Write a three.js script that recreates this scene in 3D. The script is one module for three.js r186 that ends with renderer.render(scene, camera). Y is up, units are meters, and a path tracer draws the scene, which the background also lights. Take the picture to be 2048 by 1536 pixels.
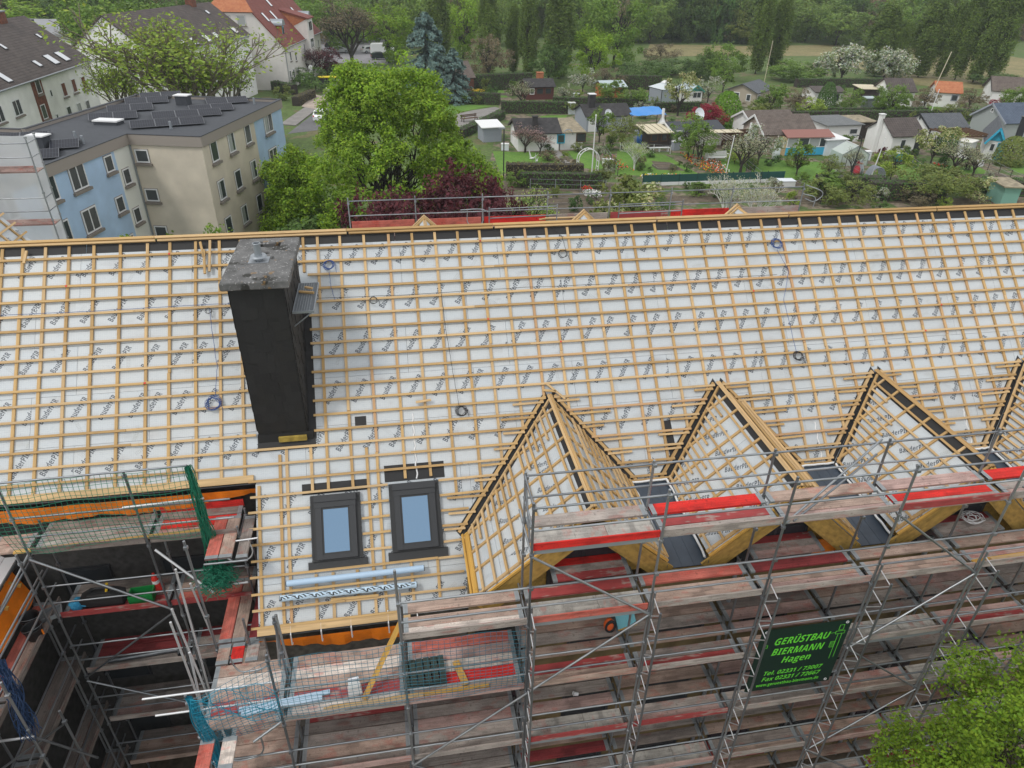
import * as THREE from 'three';
import { mergeGeometries } from 'three/addons/utils/BufferGeometryUtils.js';

// ---------- camera, sky, sun, exposure ----------
const scene = new THREE.Scene();
const D = Math.PI / 180;
const camera = new THREE.PerspectiveCamera(57.67, 4 / 3, 0.1, 3000);
{
  const yaw = 10.135 * D, pitch = 31.396 * D, roll = 1.1416 * D;
  const f = new THREE.Vector3(Math.sin(yaw) * Math.cos(pitch), -Math.sin(pitch), -Math.cos(yaw) * Math.cos(pitch));
  const r0 = new THREE.Vector3(Math.cos(yaw), 0, Math.sin(yaw)), u0 = new THREE.Vector3().crossVectors(r0, f);
  camera.position.set(0, 19.693, 16.742);
  camera.up.copy(r0).multiplyScalar(-Math.sin(roll)).addScaledVector(u0, Math.cos(roll));
  camera.lookAt(camera.position.clone().add(f));
}
const renderer = new THREE.WebGLRenderer({ antialias: true });
renderer.setSize(1024, 768);
renderer.toneMapping = THREE.LinearToneMapping;
renderer.toneMappingExposure = 0.92;
renderer.shadowMap.enabled = true;
{ // overcast sky: horizon made brighter than overhead to lift the upright walls, the same all round
  const w = 64, h = 32, d = new Float32Array(w * h * 4);
  for (let j = 0; j < h; j++) {
    const el = ((j + 0.5) / h - 0.5) * Math.PI, up = Math.max(0, Math.sin(el));
    const L = 1.28 * (1 - 0.17 * up);
    for (let i = 0; i < w; i++) { const k = (j * w + i) * 4; d[k] = L * 0.99; d[k + 1] = L; d[k + 2] = L * 1.015; d[k + 3] = 1; }
  }
  const t = new THREE.DataTexture(d, w, h, THREE.RGBAFormat, THREE.FloatType);
  t.mapping = THREE.EquirectangularReflectionMapping; t.magFilter = THREE.LinearFilter; t.minFilter = THREE.LinearFilter; t.needsUpdate = true;
  scene.background = t; scene.environment = t;
}
const sun = new THREE.DirectionalLight(new THREE.Color().setRGB(1, 0.965, 0.9), 1.5);
sun.name = 'sun'; sun.position.set(-34, 62, 12); sun.target.position.set(4, 0, -10);
sun.castShadow = true; sun.shadow.radius = 20; sun.shadow.mapSize.set(4096, 4096);
Object.assign(sun.shadow.camera, { left: -90, right: 90, top: 90, bottom: -90, near: 1, far: 300 });
scene.add(sun, sun.target);
scene.fog = new THREE.FogExp2(new THREE.Color().setRGB(0.72, 0.78, 0.84), 0.0003);

// ---------- helpers ----------
function rng(s) { let a = s >>> 0; return () => { a = (a + 0x6d2b79f5) | 0; let t = Math.imul(a ^ (a >>> 15), 1 | a); t = (t + Math.imul(t ^ (t >>> 7), 61 | t)) ^ t; return ((t ^ (t >>> 14)) >>> 0) / 4294967296; }; }
const V = (x, y, z) => new THREE.Vector3(x, y, z);
const taken = {};
function numbered(n) { const k = taken[n] || 0; taken[n] = k + 1; return k ? `${n}_${String(k).padStart(3, '0')}` : n; }
function finish(o) { o.castShadow = true; o.receiveShadow = true; return o; }
function thing(name, label, category, pos = [0, 0, 0], turn = 0, group, kind) {
  const o = new THREE.Group(); o.name = numbered(name); scene.add(o);
  o.position.set(...pos); o.rotation.y = turn; o.userData = { label, category };
  if (group) o.userData.group = group;
  if (kind) o.userData.kind = kind;
  return o;
}
function single(name, label, category, geo, mat, pos = [0, 0, 0], turn = 0, group) {
  const o = finish(new THREE.Mesh(geo, mat)); o.name = numbered(name); scene.add(o);
  o.position.set(...pos); o.rotation.y = turn; o.userData = { label, category }; if (group) o.userData.group = group;
  return o;
}
function struct(name, geo, mat) { const o = finish(new THREE.Mesh(geo, mat)); o.name = numbered(name); scene.add(o); o.userData = { kind: 'structure' }; return o; }
function part(name, geo, mat, parent, pos, label) {
  const o = finish(new THREE.Mesh(geo, mat)); o.name = name; parent.add(o); if (pos) o.position.set(...pos); if (label) o.userData.label = label; return o;
}
function holder(name, parent, pos, turn = 0) { const o = new THREE.Group(); o.name = name; parent.add(o); if (pos) o.position.set(...pos); o.rotation.y = turn; return o; }

// noise, periodic in whole numbers of cells
function hash(x, y, s) { let h = Math.imul(x, 374761393) ^ Math.imul(y, 668265263) ^ Math.imul(s, 2147483647 - 40503); h = Math.imul(h ^ (h >>> 13), 1274126177); return ((h ^ (h >>> 16)) >>> 0) / 4294967296; }
function vnoise(x, y, px, py, s) {
  const xi = Math.floor(x), yi = Math.floor(y), fx = x - xi, fy = y - yi, u = fx * fx * (3 - 2 * fx), v = fy * fy * (3 - 2 * fy);
  const m = (a, p) => ((a % p) + p) % p, h = (a, b) => hash(m(a, px), m(b, py), s);
  return (h(xi, yi) * (1 - u) + h(xi + 1, yi) * u) * (1 - v) + (h(xi, yi + 1) * (1 - u) + h(xi + 1, yi + 1) * u) * v;
}
function fbm(u, v, f, s, oct = 4, ar = 1) { let t = 0, a = 0.5, n = 0; for (let o = 0; o < oct; o++) { const fx = Math.round(f * ar), fy = f; t += a * vnoise(u * fx, v * fy, fx, fy, s + o); n += a; a *= 0.5; f *= 2; } return t / n; }
const enc = (c) => Math.round(255 * Math.min(1, Math.max(0, c <= 0.0031308 ? c * 12.92 : 1.055 * Math.pow(c, 1 / 2.4) - 0.055)));
function tex(w, h, fn, linear) { // fn(u,v) -> linear rgb
  const d = new Uint8Array(w * h * 4);
  for (let j = 0; j < h; j++) for (let i = 0; i < w; i++) { const c = fn(i / w, j / h), k = (j * w + i) * 4; for (let q = 0; q < 3; q++) d[k + q] = linear ? Math.round(255 * Math.min(1, Math.max(0, c[q]))) : enc(c[q]); d[k + 3] = 255; }
  const t = new THREE.DataTexture(d, w, h, THREE.RGBAFormat); t.wrapS = t.wrapT = THREE.RepeatWrapping; t.magFilter = THREE.LinearFilter; t.minFilter = THREE.LinearMipmapLinearFilter; t.generateMipmaps = true;
  if (!linear) t.colorSpace = THREE.SRGBColorSpace; t.needsUpdate = true; return t;
}
function mat(rgb, roughness = 0.8, more = {}) { const m = new THREE.MeshStandardMaterial({ roughness, ...more }); m.color.setRGB(...rgb); return m; }
const grey = (a) => [a, a, a];
const lerp3 = (a, b, t) => [a[0] + (b[0] - a[0]) * t, a[1] + (b[1] - a[1]) * t, a[2] + (b[2] - a[2]) * t];
const sstep = (a, b, x) => { const t = Math.min(1, Math.max(0, (x - a) / (b - a))); return t * t * (3 - 2 * t); };

// textures
const T = {};
T.wood = tex(512, 128, (u, v) => { // sawn softwood, grain along u
  let g = 0.8 + 0.3 * (fbm(u, v, 32, 3, 3, 0.15) - 0.5) + 0.22 * (fbm(u, v, 6, 9, 2, 0.7) - 0.5);
  for (let k = 0; k < 7; k++) { const du = u - hash(k, 1, 5), dv = v - hash(k, 2, 5); const r = Math.hypot(du * 46, dv * 11); if (r < 1) g *= 0.72 + 0.28 * r; }
  return [Math.min(1, g * 1.06), g * 1.0, g * 0.93];
});
T.plank = tex(1024, 256, (u, v) => { // weathered deck plank: grain, grey patches, reddish stains, knots, splashes
  let g = 0.78 + 0.5 * (fbm(u, v, 36, 13, 3, 0.12) - 0.5) + 0.6 * (fbm(u, v, 5, 19, 5, 1.8) - 0.5), c = [g, g * 0.97, g * 0.95];
  const red = sstep(0.56, 0.72, fbm(u, v, 4, 37, 5, 2.2)); c = [c[0] * (1 + 0.05 * red), c[1] * (1 - 0.24 * red), c[2] * (1 - 0.26 * red)];
  if (fbm(u, v, 60, 41, 2, 3) > 0.78) c = c.map((x) => x * 1.5); if (fbm(u, v, 44, 43, 2, 3) < 0.2) c = c.map((x) => x * 0.55);
  const d = sstep(0.6, 0.78, fbm(u, v, 3, 33, 5, 2)); c = c.map((x) => x * (1 - 0.35 * d));
  for (let k = 0; k < 9; k++) { const r = Math.hypot((u - hash(k, 6, 5)) * 90, (v - hash(k, 7, 5)) * 16); if (r < 1) c = c.map((x) => x * (0.55 + 0.45 * r)); }
  return c;
});
T.redplank = tex(512, 128, (u, v) => { // red paint rubbed down to grey wood
  const n = fbm(u, v, 6, 53, 5, 2), f = fbm(u, v, 30, 59, 2, 0.3), w = sstep(0.58, 0.76, n * 0.75 + f * 0.3), g = 0.8 + 0.35 * (fbm(u, v, 16, 61, 3, 1) - 0.5);
  const c = lerp3([0.34, 0.05, 0.05], [0.38, 0.27, 0.24], w); return c.map((x) => x * g);
});
T.fine = tex(256, 256, (u, v) => grey(0.86 + 0.28 * (fbm(u, v, 8, 71, 5) - 0.5)));
T.rough = tex(256, 256, (u, v) => grey(0.8 + 0.9 * (fbm(u, v, 10, 77, 5) - 0.5)));
T.bumpn = tex(256, 256, (u, v) => grey(fbm(u, v, 32, 81, 4)), true);
T.foilbump = tex(256, 256, (u, v) => grey(0.5 + 0.5 * (fbm(u, v, 6, 85, 3) - 0.5) + 0.2 * (Math.abs(Math.sin(u * 64 * Math.PI)) * Math.abs(Math.sin(v * 64 * Math.PI)))), true);
function rep(t, x, y) { const c = t.clone(); c.repeat.set(x, y); c.needsUpdate = true; return c; }

// geometry builders ------------------------------------------------------
const boxes = []; // unit boxes with the wood grain along x, taken from different places of the texture
for (let k = 0; k < 10; k++) {
  const g = new THREE.BoxGeometry(1, 1, 1), uv = g.attributes.uv, p = g.attributes.position, nn = g.attributes.normal, o = hash(k, 3, 7), o2 = hash(k, 4, 7);
  for (let i = 0; i < uv.count; i++) { const along = p.getX(i) + 0.5, n = Math.abs(nn.getY(i)) > 0.5 ? p.getZ(i) : p.getY(i); uv.setXY(i, Math.abs(nn.getX(i)) > 0.5 ? o + p.getZ(i) * 0.04 : o + along * 0.8, o2 + (n + 0.5) * 0.35); }
  boxes.push(g);
}
const rodGeo = new THREE.CylinderGeometry(1, 1, 1, 8).rotateZ(Math.PI / 2);
const br = rng(11);
const mx = new THREE.Matrix4();
// a bar from p to q, w wide and h high, its wide side facing away from n
function bar(name, p, q, w, h, m, parent, n = V(0, 1, 0), label) {
  const o = finish(new THREE.Mesh(boxes[Math.floor(br() * boxes.length)], m)); o.name = name; parent.add(o);
  const x = q.clone().sub(p), L = x.length(); x.divideScalar(L); const z = x.clone().cross(n).normalize(), y = z.clone().cross(x);
  mx.makeBasis(x, y, z); o.quaternion.setFromRotationMatrix(mx); o.position.copy(p).add(q).multiplyScalar(0.5); o.scale.set(L, h, w);
  if (label) o.userData.label = label; return o;
}
function rod(name, p, q, r, m, parent, label) {
  const o = finish(new THREE.Mesh(rodGeo, m)); o.name = name; parent.add(o);
  const x = q.clone().sub(p), L = x.length(); o.quaternion.setFromUnitVectors(V(1, 0, 0), x.divideScalar(L)); o.position.copy(p).add(q).multiplyScalar(0.5); o.scale.set(L, r, r);
  if (label) o.userData.label = label; return o;
}
function strip(g) { for (const k of Object.keys(g.attributes)) if (!['position', 'normal', 'uv', 'color'].includes(k)) g.deleteAttribute(k); return g.index ? g.toNonIndexed() : g; }
const merge = (a) => mergeGeometries(a.map(strip), false);
const gbox = (x0, y0, z0, x1, y1, z1) => { // box with uv in metres
  const g = new THREE.BoxGeometry(x1 - x0, y1 - y0, z1 - z0).translate((x0 + x1) / 2, (y0 + y1) / 2, (z0 + z1) / 2); return metreUV(g);
};
function metreUV(g) {
  g = g.index ? g.toNonIndexed() : g; const p = g.attributes.position, n = g.attributes.normal, uv = new Float32Array(p.count * 2);
  for (let i = 0; i < p.count; i++) { const ax = Math.abs(n.getX(i)), ay = Math.abs(n.getY(i)), az = Math.abs(n.getZ(i)); if (ay >= ax && ay >= az) { uv[2 * i] = p.getX(i); uv[2 * i + 1] = p.getZ(i); } else if (ax > az) { uv[2 * i] = p.getZ(i); uv[2 * i + 1] = p.getY(i); } else { uv[2 * i] = p.getX(i); uv[2 * i + 1] = p.getY(i); } }
  g.setAttribute('uv', new THREE.BufferAttribute(uv, 2)); return g;
}
function grod(p, q, r, n = 6) { const x = q.clone().sub(p), L = x.length(); const g = new THREE.CylinderGeometry(r, r, L, n, 1); g.applyQuaternion(new THREE.Quaternion().setFromUnitVectors(V(0, 1, 0), x.divideScalar(L))); g.translate((p.x + q.x) / 2, (p.y + q.y) / 2, (p.z + q.z) / 2); return g.toNonIndexed(); }
function gtube(pts, r, n = 6, seg = 0, closed = false) { return new THREE.TubeGeometry(new THREE.CatmullRomCurve3(pts, closed), seg || pts.length * 4, r, n, closed).toNonIndexed(); }
// prism over a flat polygon [[x,y]...] from z = h0 to z = h1 ; uv = x,y
function prism(poly, h0, h1, ou = 0, ov = 0, su = 1, sv = 1) {
  const P = poly.map((p) => new THREE.Vector2(p[0], p[1])); if (THREE.ShapeUtils.isClockWise(P)) P.reverse();
  const pos = [], uv = [], tri = THREE.ShapeUtils.triangulateShape(P, []);
  const put = (p, h) => { pos.push(p.x, p.y, h); uv.push((p.x + ou) * su, (p.y + ov) * sv); };
  for (const [a, b, c] of tri) { put(P[a], h1); put(P[b], h1); put(P[c], h1); put(P[c], h0); put(P[b], h0); put(P[a], h0); }
  for (let i = 0; i < P.length; i++) { const a = P[i], b = P[(i + 1) % P.length]; put(a, h0); put(b, h0); put(b, h1); put(a, h0); put(b, h1); put(a, h1); }
  const g = new THREE.BufferGeometry(); g.setAttribute('position', new THREE.Float32BufferAttribute(pos, 3)); g.setAttribute('uv', new THREE.Float32BufferAttribute(uv, 2)); g.computeVertexNormals(); return g;
}
function clip(poly, a, b, c) { // keep a*x + b*y + c >= 0
  const out = []; for (let i = 0; i < poly.length; i++) { const p = poly[i], q = poly[(i + 1) % poly.length], dp = a * p[0] + b * p[1] + c, dq = a * q[0] + b * q[1] + c; if (dp >= 0) out.push(p); if (dp * dq < 0) { const t = dp / (dp - dq); out.push([p[0] + (q[0] - p[0]) * t, p[1] + (q[1] - p[1]) * t]); } } return out;
}
// a flat frame of axes: local x, y on the slope, z away from it
function plane(origin, ex, ey) { const ez = ex.clone().cross(ey); const m = new THREE.Matrix4().makeBasis(ex, ey, ez).setPosition(origin); const q = new THREE.Quaternion().setFromRotationMatrix(m); return { m, q, ez, at: (x, y, h = 0) => V(x, y, h).applyMatrix4(m), put: (o) => { o.quaternion.copy(q); o.position.copy(origin); return o; } }; }

// ---------- materials of the house ----------
const M = {};
const wb = { map: T.wood };
M.batten = [[0.60, 0.415, 0.19], [0.54, 0.37, 0.17], [0.66, 0.48, 0.26], [0.50, 0.335, 0.15], [0.60, 0.44, 0.245]].map((c) => mat(c, 0.75, wb));
M.pink = [[0.60, 0.40, 0.21], [0.56, 0.36, 0.20]].map((c) => mat(c, 0.75, wb));
M.yellow = mat([0.66, 0.40, 0.09], 0.75, wb);
M.osb = mat([0.50, 0.31, 0.075], 0.8, { map: rep(tex(256, 256, (u, v) => { const n = fbm(u, v, 20, 91, 3, 2), m2 = fbm(u, v, 24, 97, 2, 0.5); return grey(0.72 + 0.5 * (n - 0.5) + 0.35 * (m2 - 0.5)); }), 1, 1) });
M.black = mat([0.018, 0.018, 0.019], 0.7);
M.membrane = mat([0.02, 0.021, 0.023], 0.55);
M.orange = mat([0.95, 0.24, 0.006], 0.6, { side: THREE.DoubleSide, map: T.fine });
M.redpaint = mat([0.6, 0.03, 0.02], 0.6);
M.zinc = mat([0.30, 0.33, 0.36], 0.45, { metalness: 0.5 });
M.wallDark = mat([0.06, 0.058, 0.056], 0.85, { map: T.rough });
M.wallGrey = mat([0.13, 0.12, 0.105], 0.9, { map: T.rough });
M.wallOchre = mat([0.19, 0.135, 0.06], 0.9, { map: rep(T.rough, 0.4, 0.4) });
M.glassDark = mat([0.03, 0.035, 0.04], 0.06);
M.frameGrey = mat([0.022, 0.024, 0.028], 0.5);
M.white = mat([0.72, 0.73, 0.74], 0.6);
// aluminium-faced insulation board with its diagonal print
function foilMap(seed, w, h, mw, mh, cells, angle) {
  const c = document.createElement('canvas'); c.width = w; c.height = h; const x = c.getContext('2d'), R = rng(seed), S = w / mw;
  x.fillStyle = '#e3e6e7'; x.fillRect(0, 0, w, h);
  for (let i = 0; i < 9000; i++) { const a = R(); x.fillStyle = a < 0.5 ? `rgba(255,255,255,${0.16 * R()})` : `rgba(140,152,166,${0.16 * R()})`; x.fillRect(R() * w, R() * h, 2 + R() * 26, 1 + R() * 5); }
  x.strokeStyle = 'rgba(110,125,145,0.26)'; x.lineWidth = 1;
  for (let i = 0; i < w; i += S * 0.045) { x.beginPath(); x.moveTo(i, 0); x.lineTo(i, h); x.stroke(); }
  for (let j = 0; j < h; j += S * 0.045) { x.beginPath(); x.moveTo(0, j); x.lineTo(w, j); x.stroke(); }
  for (let i = 0; i < 26; i++) { x.fillStyle = `rgba(${110 + R() * 60},${105 + R() * 40},${95 + R() * 40},${0.12 + 0.25 * R()})`; x.beginPath(); x.ellipse(R() * w, R() * h, 1 + R() * 7, 1 + R() * 3, R() * 3, 0, 7); x.fill(); }
  for (let i = 0; i < 7; i++) { x.strokeStyle = `rgba(130,135,145,${0.15 + 0.2 * R()})`; x.lineWidth = 1 + R() * 2; x.beginPath(); let px = R() * w, py = R() * h; x.moveTo(px, py); for (let k = 0; k < 6; k++) { px += (R() - 0.5) * 40; py += (R() - 0.5) * 14; x.lineTo(px, py); } x.stroke(); }
  for (let i = 0; i < 9; i++) { const px = R() * w, py = R() * h, a = R() * 6.3; x.save(); x.translate(px, py); x.rotate(a); x.fillStyle = `rgba(105,100,92,${0.07 + 0.1 * R()})`; for (let k = 0; k < 14; k++) x.fillRect(-0.045 * S + (k % 2) * 0.045 * S, (k >> 1) * 0.035 * S, 0.035 * S, 0.018 * S); x.restore(); }
  for (let i = 0; i < 22; i++) { const px = R() * w, py = R() * h, r = (0.04 + 0.16 * R()) * S, q = x.createRadialGradient(px, py, 0, px, py, r); const b = 0.05 + 0.09 * R(); q.addColorStop(0, `rgba(${130 + 30 * R()},${120 + 20 * R()},${105 + 20 * R()},${b})`); q.addColorStop(1, 'rgba(130,120,105,0)'); x.fillStyle = q; x.save(); x.translate(px, py); x.scale(1 + 1.5 * R(), 0.5 + 0.4 * R()); x.translate(-px, -py); x.fillRect(px - r, py - r, 2 * r, 2 * r); x.restore(); }
  const words = (cx, cy) => { for (const ox of [-w, 0, w]) for (const oy of [-h, 0, h]) { x.save(); x.translate(cx + ox, cy + oy); x.rotate(-angle); x.fillStyle = 'rgba(74,80,90,0.9)'; x.font = `bold ${Math.round(0.18 * S)}px sans-serif`; x.scale(0.66, 1); x.textBaseline = 'middle'; x.textAlign = 'center'; x.fillText('BauderPIR', 0, 0); x.restore(); } };
  for (let j = 0; j < cells[1]; j++) for (let i = 0; i < cells[0]; i++) words(((i + 0.5 + 0.06 * (R() - 0.5)) / cells[0]) * w, ((j + 0.5) / cells[1]) * h);
  const t = new THREE.CanvasTexture(c); t.colorSpace = THREE.SRGBColorSpace; t.wrapS = t.wrapT = THREE.RepeatWrapping; t.anisotropy = 8; t.needsUpdate = true; return t;
}
const FW = 2.4, FH = 2.24;
M.foil = [1, 2, 3, 4].map((s) => mat([[0.66, 0.69, 0.715], [0.645, 0.668, 0.685], [0.68, 0.70, 0.715], [0.648, 0.68, 0.71]][s - 1], 0.5, { map: foilMap(s, 1280, 1195, FW, FH, [4, 2], 59 * D), bumpMap: T.foilbump, bumpScale: 0.002 }));

// ---------- the apartment house under the new roof ----------
const Q = Math.SQRT1_2, RIDGE = 14;
const house = thing('apartment_house', 'apartment house whose steep roof is being re-covered, white boards under wooden battens', 'building');
const main = plane(V(0, RIDGE, 0), V(1, 0, 0), V(0, Q, -Q)); // local (x, -s, h)
const hr = rng(5), pick = (a) => a[Math.floor(hr() * a.length)];
const DORM = [3.35, 7.6, 11.9, 16.2, 20.5], DY = 10.92, HALF = 2.35, DROP = 2.17, TRO = 1.74, DF = 7.12;
const X0 = -14, X1 = 25.4;
// walls
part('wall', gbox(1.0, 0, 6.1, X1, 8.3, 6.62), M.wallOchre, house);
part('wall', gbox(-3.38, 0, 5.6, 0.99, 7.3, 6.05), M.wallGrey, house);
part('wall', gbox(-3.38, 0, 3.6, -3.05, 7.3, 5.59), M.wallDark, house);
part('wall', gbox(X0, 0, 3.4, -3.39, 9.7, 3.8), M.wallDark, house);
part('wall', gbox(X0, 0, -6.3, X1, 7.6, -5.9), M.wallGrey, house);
part('wall', gbox(X1 - 0.4, 0, -5.89, X1 - 0.01, 8, 6.09), M.wallGrey, house);
// roof deck and rear slope
const deckPoly = [[X0, -0.43], [X1, -0.43], [X1, -6.8], [1.3, -6.8], [1.3, -9.02], [-3.4, -9.02], [-3.4, -5.84], [X0, -5.84]];
const slope = main.put(part('roof_slope', prism(deckPoly, -0.42, -0.215), M.membrane, house));
{ const rear = plane(V(0, RIDGE, 0), V(-1, 0, 0), V(0, Q, Q)); rear.put(part('rear_roof_slope', prism([[-X1, -0.44], [-X0, -0.44], [-X0, -9], [-X1, -9]], -0.42, -0.08, 0, 0, 1 / FW, 1 / FH), M.foil[0], house)); }
// white insulation boards, laid in courses
function boards(target, frame, poly, u0, u1, v0, v1, bl, bh, h0, h1, seed, vOff) {
  const R = rng(seed); let row = 0;
  for (let v = v1; v > v0; v -= bh, row++) {
    let u = u0 - bl * (row % 2 ? 0.5 : 0.13);
    for (; u < u1; u += bl) {
      let p = [[u + 0.003, v - 0.003], [u + bl - 0.003, v - 0.003], [u + bl - 0.003, v - bh + 0.003], [u + 0.003, v - bh + 0.003]];
      for (const c of poly) { p = clip(p, ...c); if (p.length < 3) break; }
      if (p.length < 3) continue;
      const du = (R() - 0.5) * 0.34, dv = vOff + (R() - 0.5) * 0.05;
      const o = part('insulation_board', prism(p, h0, h1 + (R() - 0.5) * 0.004, du, dv, 1 / FW, 1 / FH), M.foil[Math.floor(R() * 4)], target);
      if (target === slope) continue; // children of the slope share its frame
      frame.put(o);
    }
  }
}
boards(slope, main, [[1, 0, -X0], [-1, 0, X1], [0, 1, 5.82], [0, -1, -0.25]], X0, X1, -5.82, -0.25, 2.4, 1.12, -0.21, -0.08, 31, 0.02);
boards(slope, main, [[1, 0, 3.4], [-1, 0, 1.29], [0, 1, 9.0], [0, -1, -5.82]], -3.4, 1.3, -9.0, -5.82, 2.4, 1.12, -0.21, -0.08, 37, 0.23);
boards(slope, main, [[1, 0, -1.295], [-1, 0, X1], [0, 1, 6.8], [0, -1, -5.82]], 1, X1, -6.8, -5.82, 2.4, 1.12, -0.21, -0.08, 38, 0.23);
// black strip and paired ridge battens
const rb = (name, x0, x1, s, w, h0, h1, m) => bar(name, V(x0, -s, (h0 + h1) / 2), V(x1, -s, (h0 + h1) / 2), w, h1 - h0, m, slope, V(0, 0, 1));
for (let x = X0; x < X1; x += 7) part('ridge_membrane', gbox(x, -0.28, -0.078, Math.min(x + 6.99, X1), -0.0, -0.068), M.black, slope);
{ let x = X0; while (x < X1) { const L = 3.2 + hr() * 1.6, e = Math.min(X1, x + L); rb('ridge_batten', x, e - 0.01, -0.01, 0.06, 0.0, 0.05, pick(M.batten)); rb('ridge_batten', x + 0.05, e, 0.055, 0.05, -0.03, 0.02, pick(M.batten)); x = e; } }
// counter battens up the slope (over the rafters), then battens along it
const CX = [-13.1, -12.5, -11.9, -11.3, -10.75, -10.2, -9.65, -9.2, -8.75, -8.33, -7.86, -7.37, -6.83, -6.27, -5.68, -5.19, -4.63, -4.1, -3.62, -2.72, -2.19, -1.84, -1.32, -0.75, -0.16, 0.41, 0.96, 1.53, 2.07, 2.64, 3.22, 3.78, 4.33, 4.91, 5.58, 6.03, 6.64, 7.3, 7.87, 8.4, 8.98, 9.58, 10.12, 10.69, 11.28, 11.85, 12.38, 12.98, 13.54, 14.19, 14.67, 15.16, 15.68, 16.21, 16.66, 17.2, 17.8, 18.4, 19, 19.6, 20.15, 20.75, 21.3, 21.9, 22.5, 23.05, 23.65, 24.2, 24.8];
const valley = (dx) => 4.36 + Math.abs(dx) / 0.773; // s at which a dormer meets the slope
const CH = [-3.5, -2.02, 1.0, 5.15]; // chimney x0, x1, s0 (back), s1 (front)
const WIN = [[-2.14, -1.28, 6.3, 7.66], [-0.44, 0.46, 6.2, 7.63]]; // roof windows
function cb(x, s0, s1) { for (let s = s0; s < s1 - 0.05;) { const e = Math.min(s1, s + 2.2 + hr() * 2.2); bar('counter_batten', V(x + (hr() - 0.5) * 0.02, -s, -0.06), V(x + (hr() - 0.5) * 0.02, -e + 0.006, -0.06), 0.062, 0.04, hr() < 0.3 && x > -3 ? pick(M.pink) : pick(M.batten), slope, V(0, 0, 1)); s = e; } }
for (const x of CX) {
  let end = x < -3.4 ? 5.8 : x < 0.9 ? 8.95 : 6.7;
  if (x > 0.9) { let d = 9; for (const c of DORM) d = Math.min(d, valley(x - c)); end = Math.min(6.55, Math.max(4.3, d - 0.12)); }
  let cuts = [];
  if (x > CH[0] && x < CH[1]) cuts.push([CH[2], CH[3]]);
  for (const w of WIN) if (x > w[0] - 0.12 && x < w[1] + 0.12) cuts.push([w[2] - 0.12, w[3] + 0.28]);
  let s = 0.1; for (const [a, b] of cuts) { cb(x, s, a); s = b; } cb(x, s, end);
}
for (const x of [-3.33, -2.87, -0.98]) cb(x, x < -3 ? 5.95 : 5.3, 8.95);
const rows = []; for (let k = 1; k <= 26; k++) rows.push(0.063 + 0.34 * k);
function run(x0, x1, s, ragged) {
  let x = x0; while (x < x1 - 0.02) { let e = Math.min(x1, x + 3.6 + hr() * 1.6); if (x1 - e < 0.5) e = x1; const j = () => (hr() - 0.5) * 0.016; bar('batten', V(x, -s + j(), -0.02), V(e - 0.008, -s + j(), -0.02), 0.052, 0.038, hr() < 0.12 && x > 2 ? pick(M.pink) : pick(M.batten), slope, V(0, 0, 1)); x = e; }
}
rows.forEach((s, k) => {
  let iv = s < 5.6 ? [[X0, X1]] : [[-3.5 - hr() * 0.05, s < 6.75 ? X1 : 1.2]];
  const cut = (a, b) => { iv = iv.flatMap(([p, q]) => (b <= p || a >= q ? [[p, q]] : [[p, a], [b, q]].filter(([m, n]) => n - m > 0.12))); };
  if (s > CH[2] - 0.05 && s < CH[3] - 0.05) cut(s < 4.95 ? -3.34 : -3.34, -2.1);
  for (const w of WIN) if (s > w[2] - 0.05 && s < w[3] + 0.18) cut(w[0] - 0.11, w[1] + 0.11);
  if (s > 4.4) for (const c of DORM) { const h = Math.min(HALF + 0.02, (s - 4.36) * 0.773); cut(c - h + 0.0, s > 6.75 ? c + 40 : c + h - 0.0); }
  for (const [a, b] of iv) run(a, b, s);
});
// short extra battens beside the valleys
for (const c of DORM) for (let s = 4.55; s < 7.3; s += 0.34) for (const d of [-1, 1]) {
  if (s > 6.6 && (d > 0 || c > 4)) continue;
  const h = (s - 4.36) * 0.773, a = c + d * (h + 0.02), L = 0.45 + hr() * 0.55, e = a + d * L; bar('valley_batten', V(a, -s - 0.03, -0.02), V(e, -s - 0.03 + (hr() - 0.5) * 0.03, -0.02), 0.05, 0.038, pick(M.batten), slope, V(0, 0, 1));
}
// black valley strips on the main slope
for (const c of DORM) for (const d of [-1, 1]) {
  const s1 = d < 0 && c < 4 ? 7.4 : 6.62, h1 = (s1 - 4.36) * 0.773; const n = V(0.79, -0.61, 0);
  part('valley_membrane', prism([[c, -4.52], [c + d * h1, -s1 - 0.12], [c + d * (h1 + 0.13), -s1 + 0.06], [c + d * 0.1, -4.3]], -0.079, -0.072), M.black, slope);
  bar('valley_board', V(c + d * 0.12, -4.42, -0.05), V(c + d * (h1 + 0.07), -s1 + 0.02, -0.05), 0.07, 0.05, pick(M.batten), slope, V(0, 0, 1));
}
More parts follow.
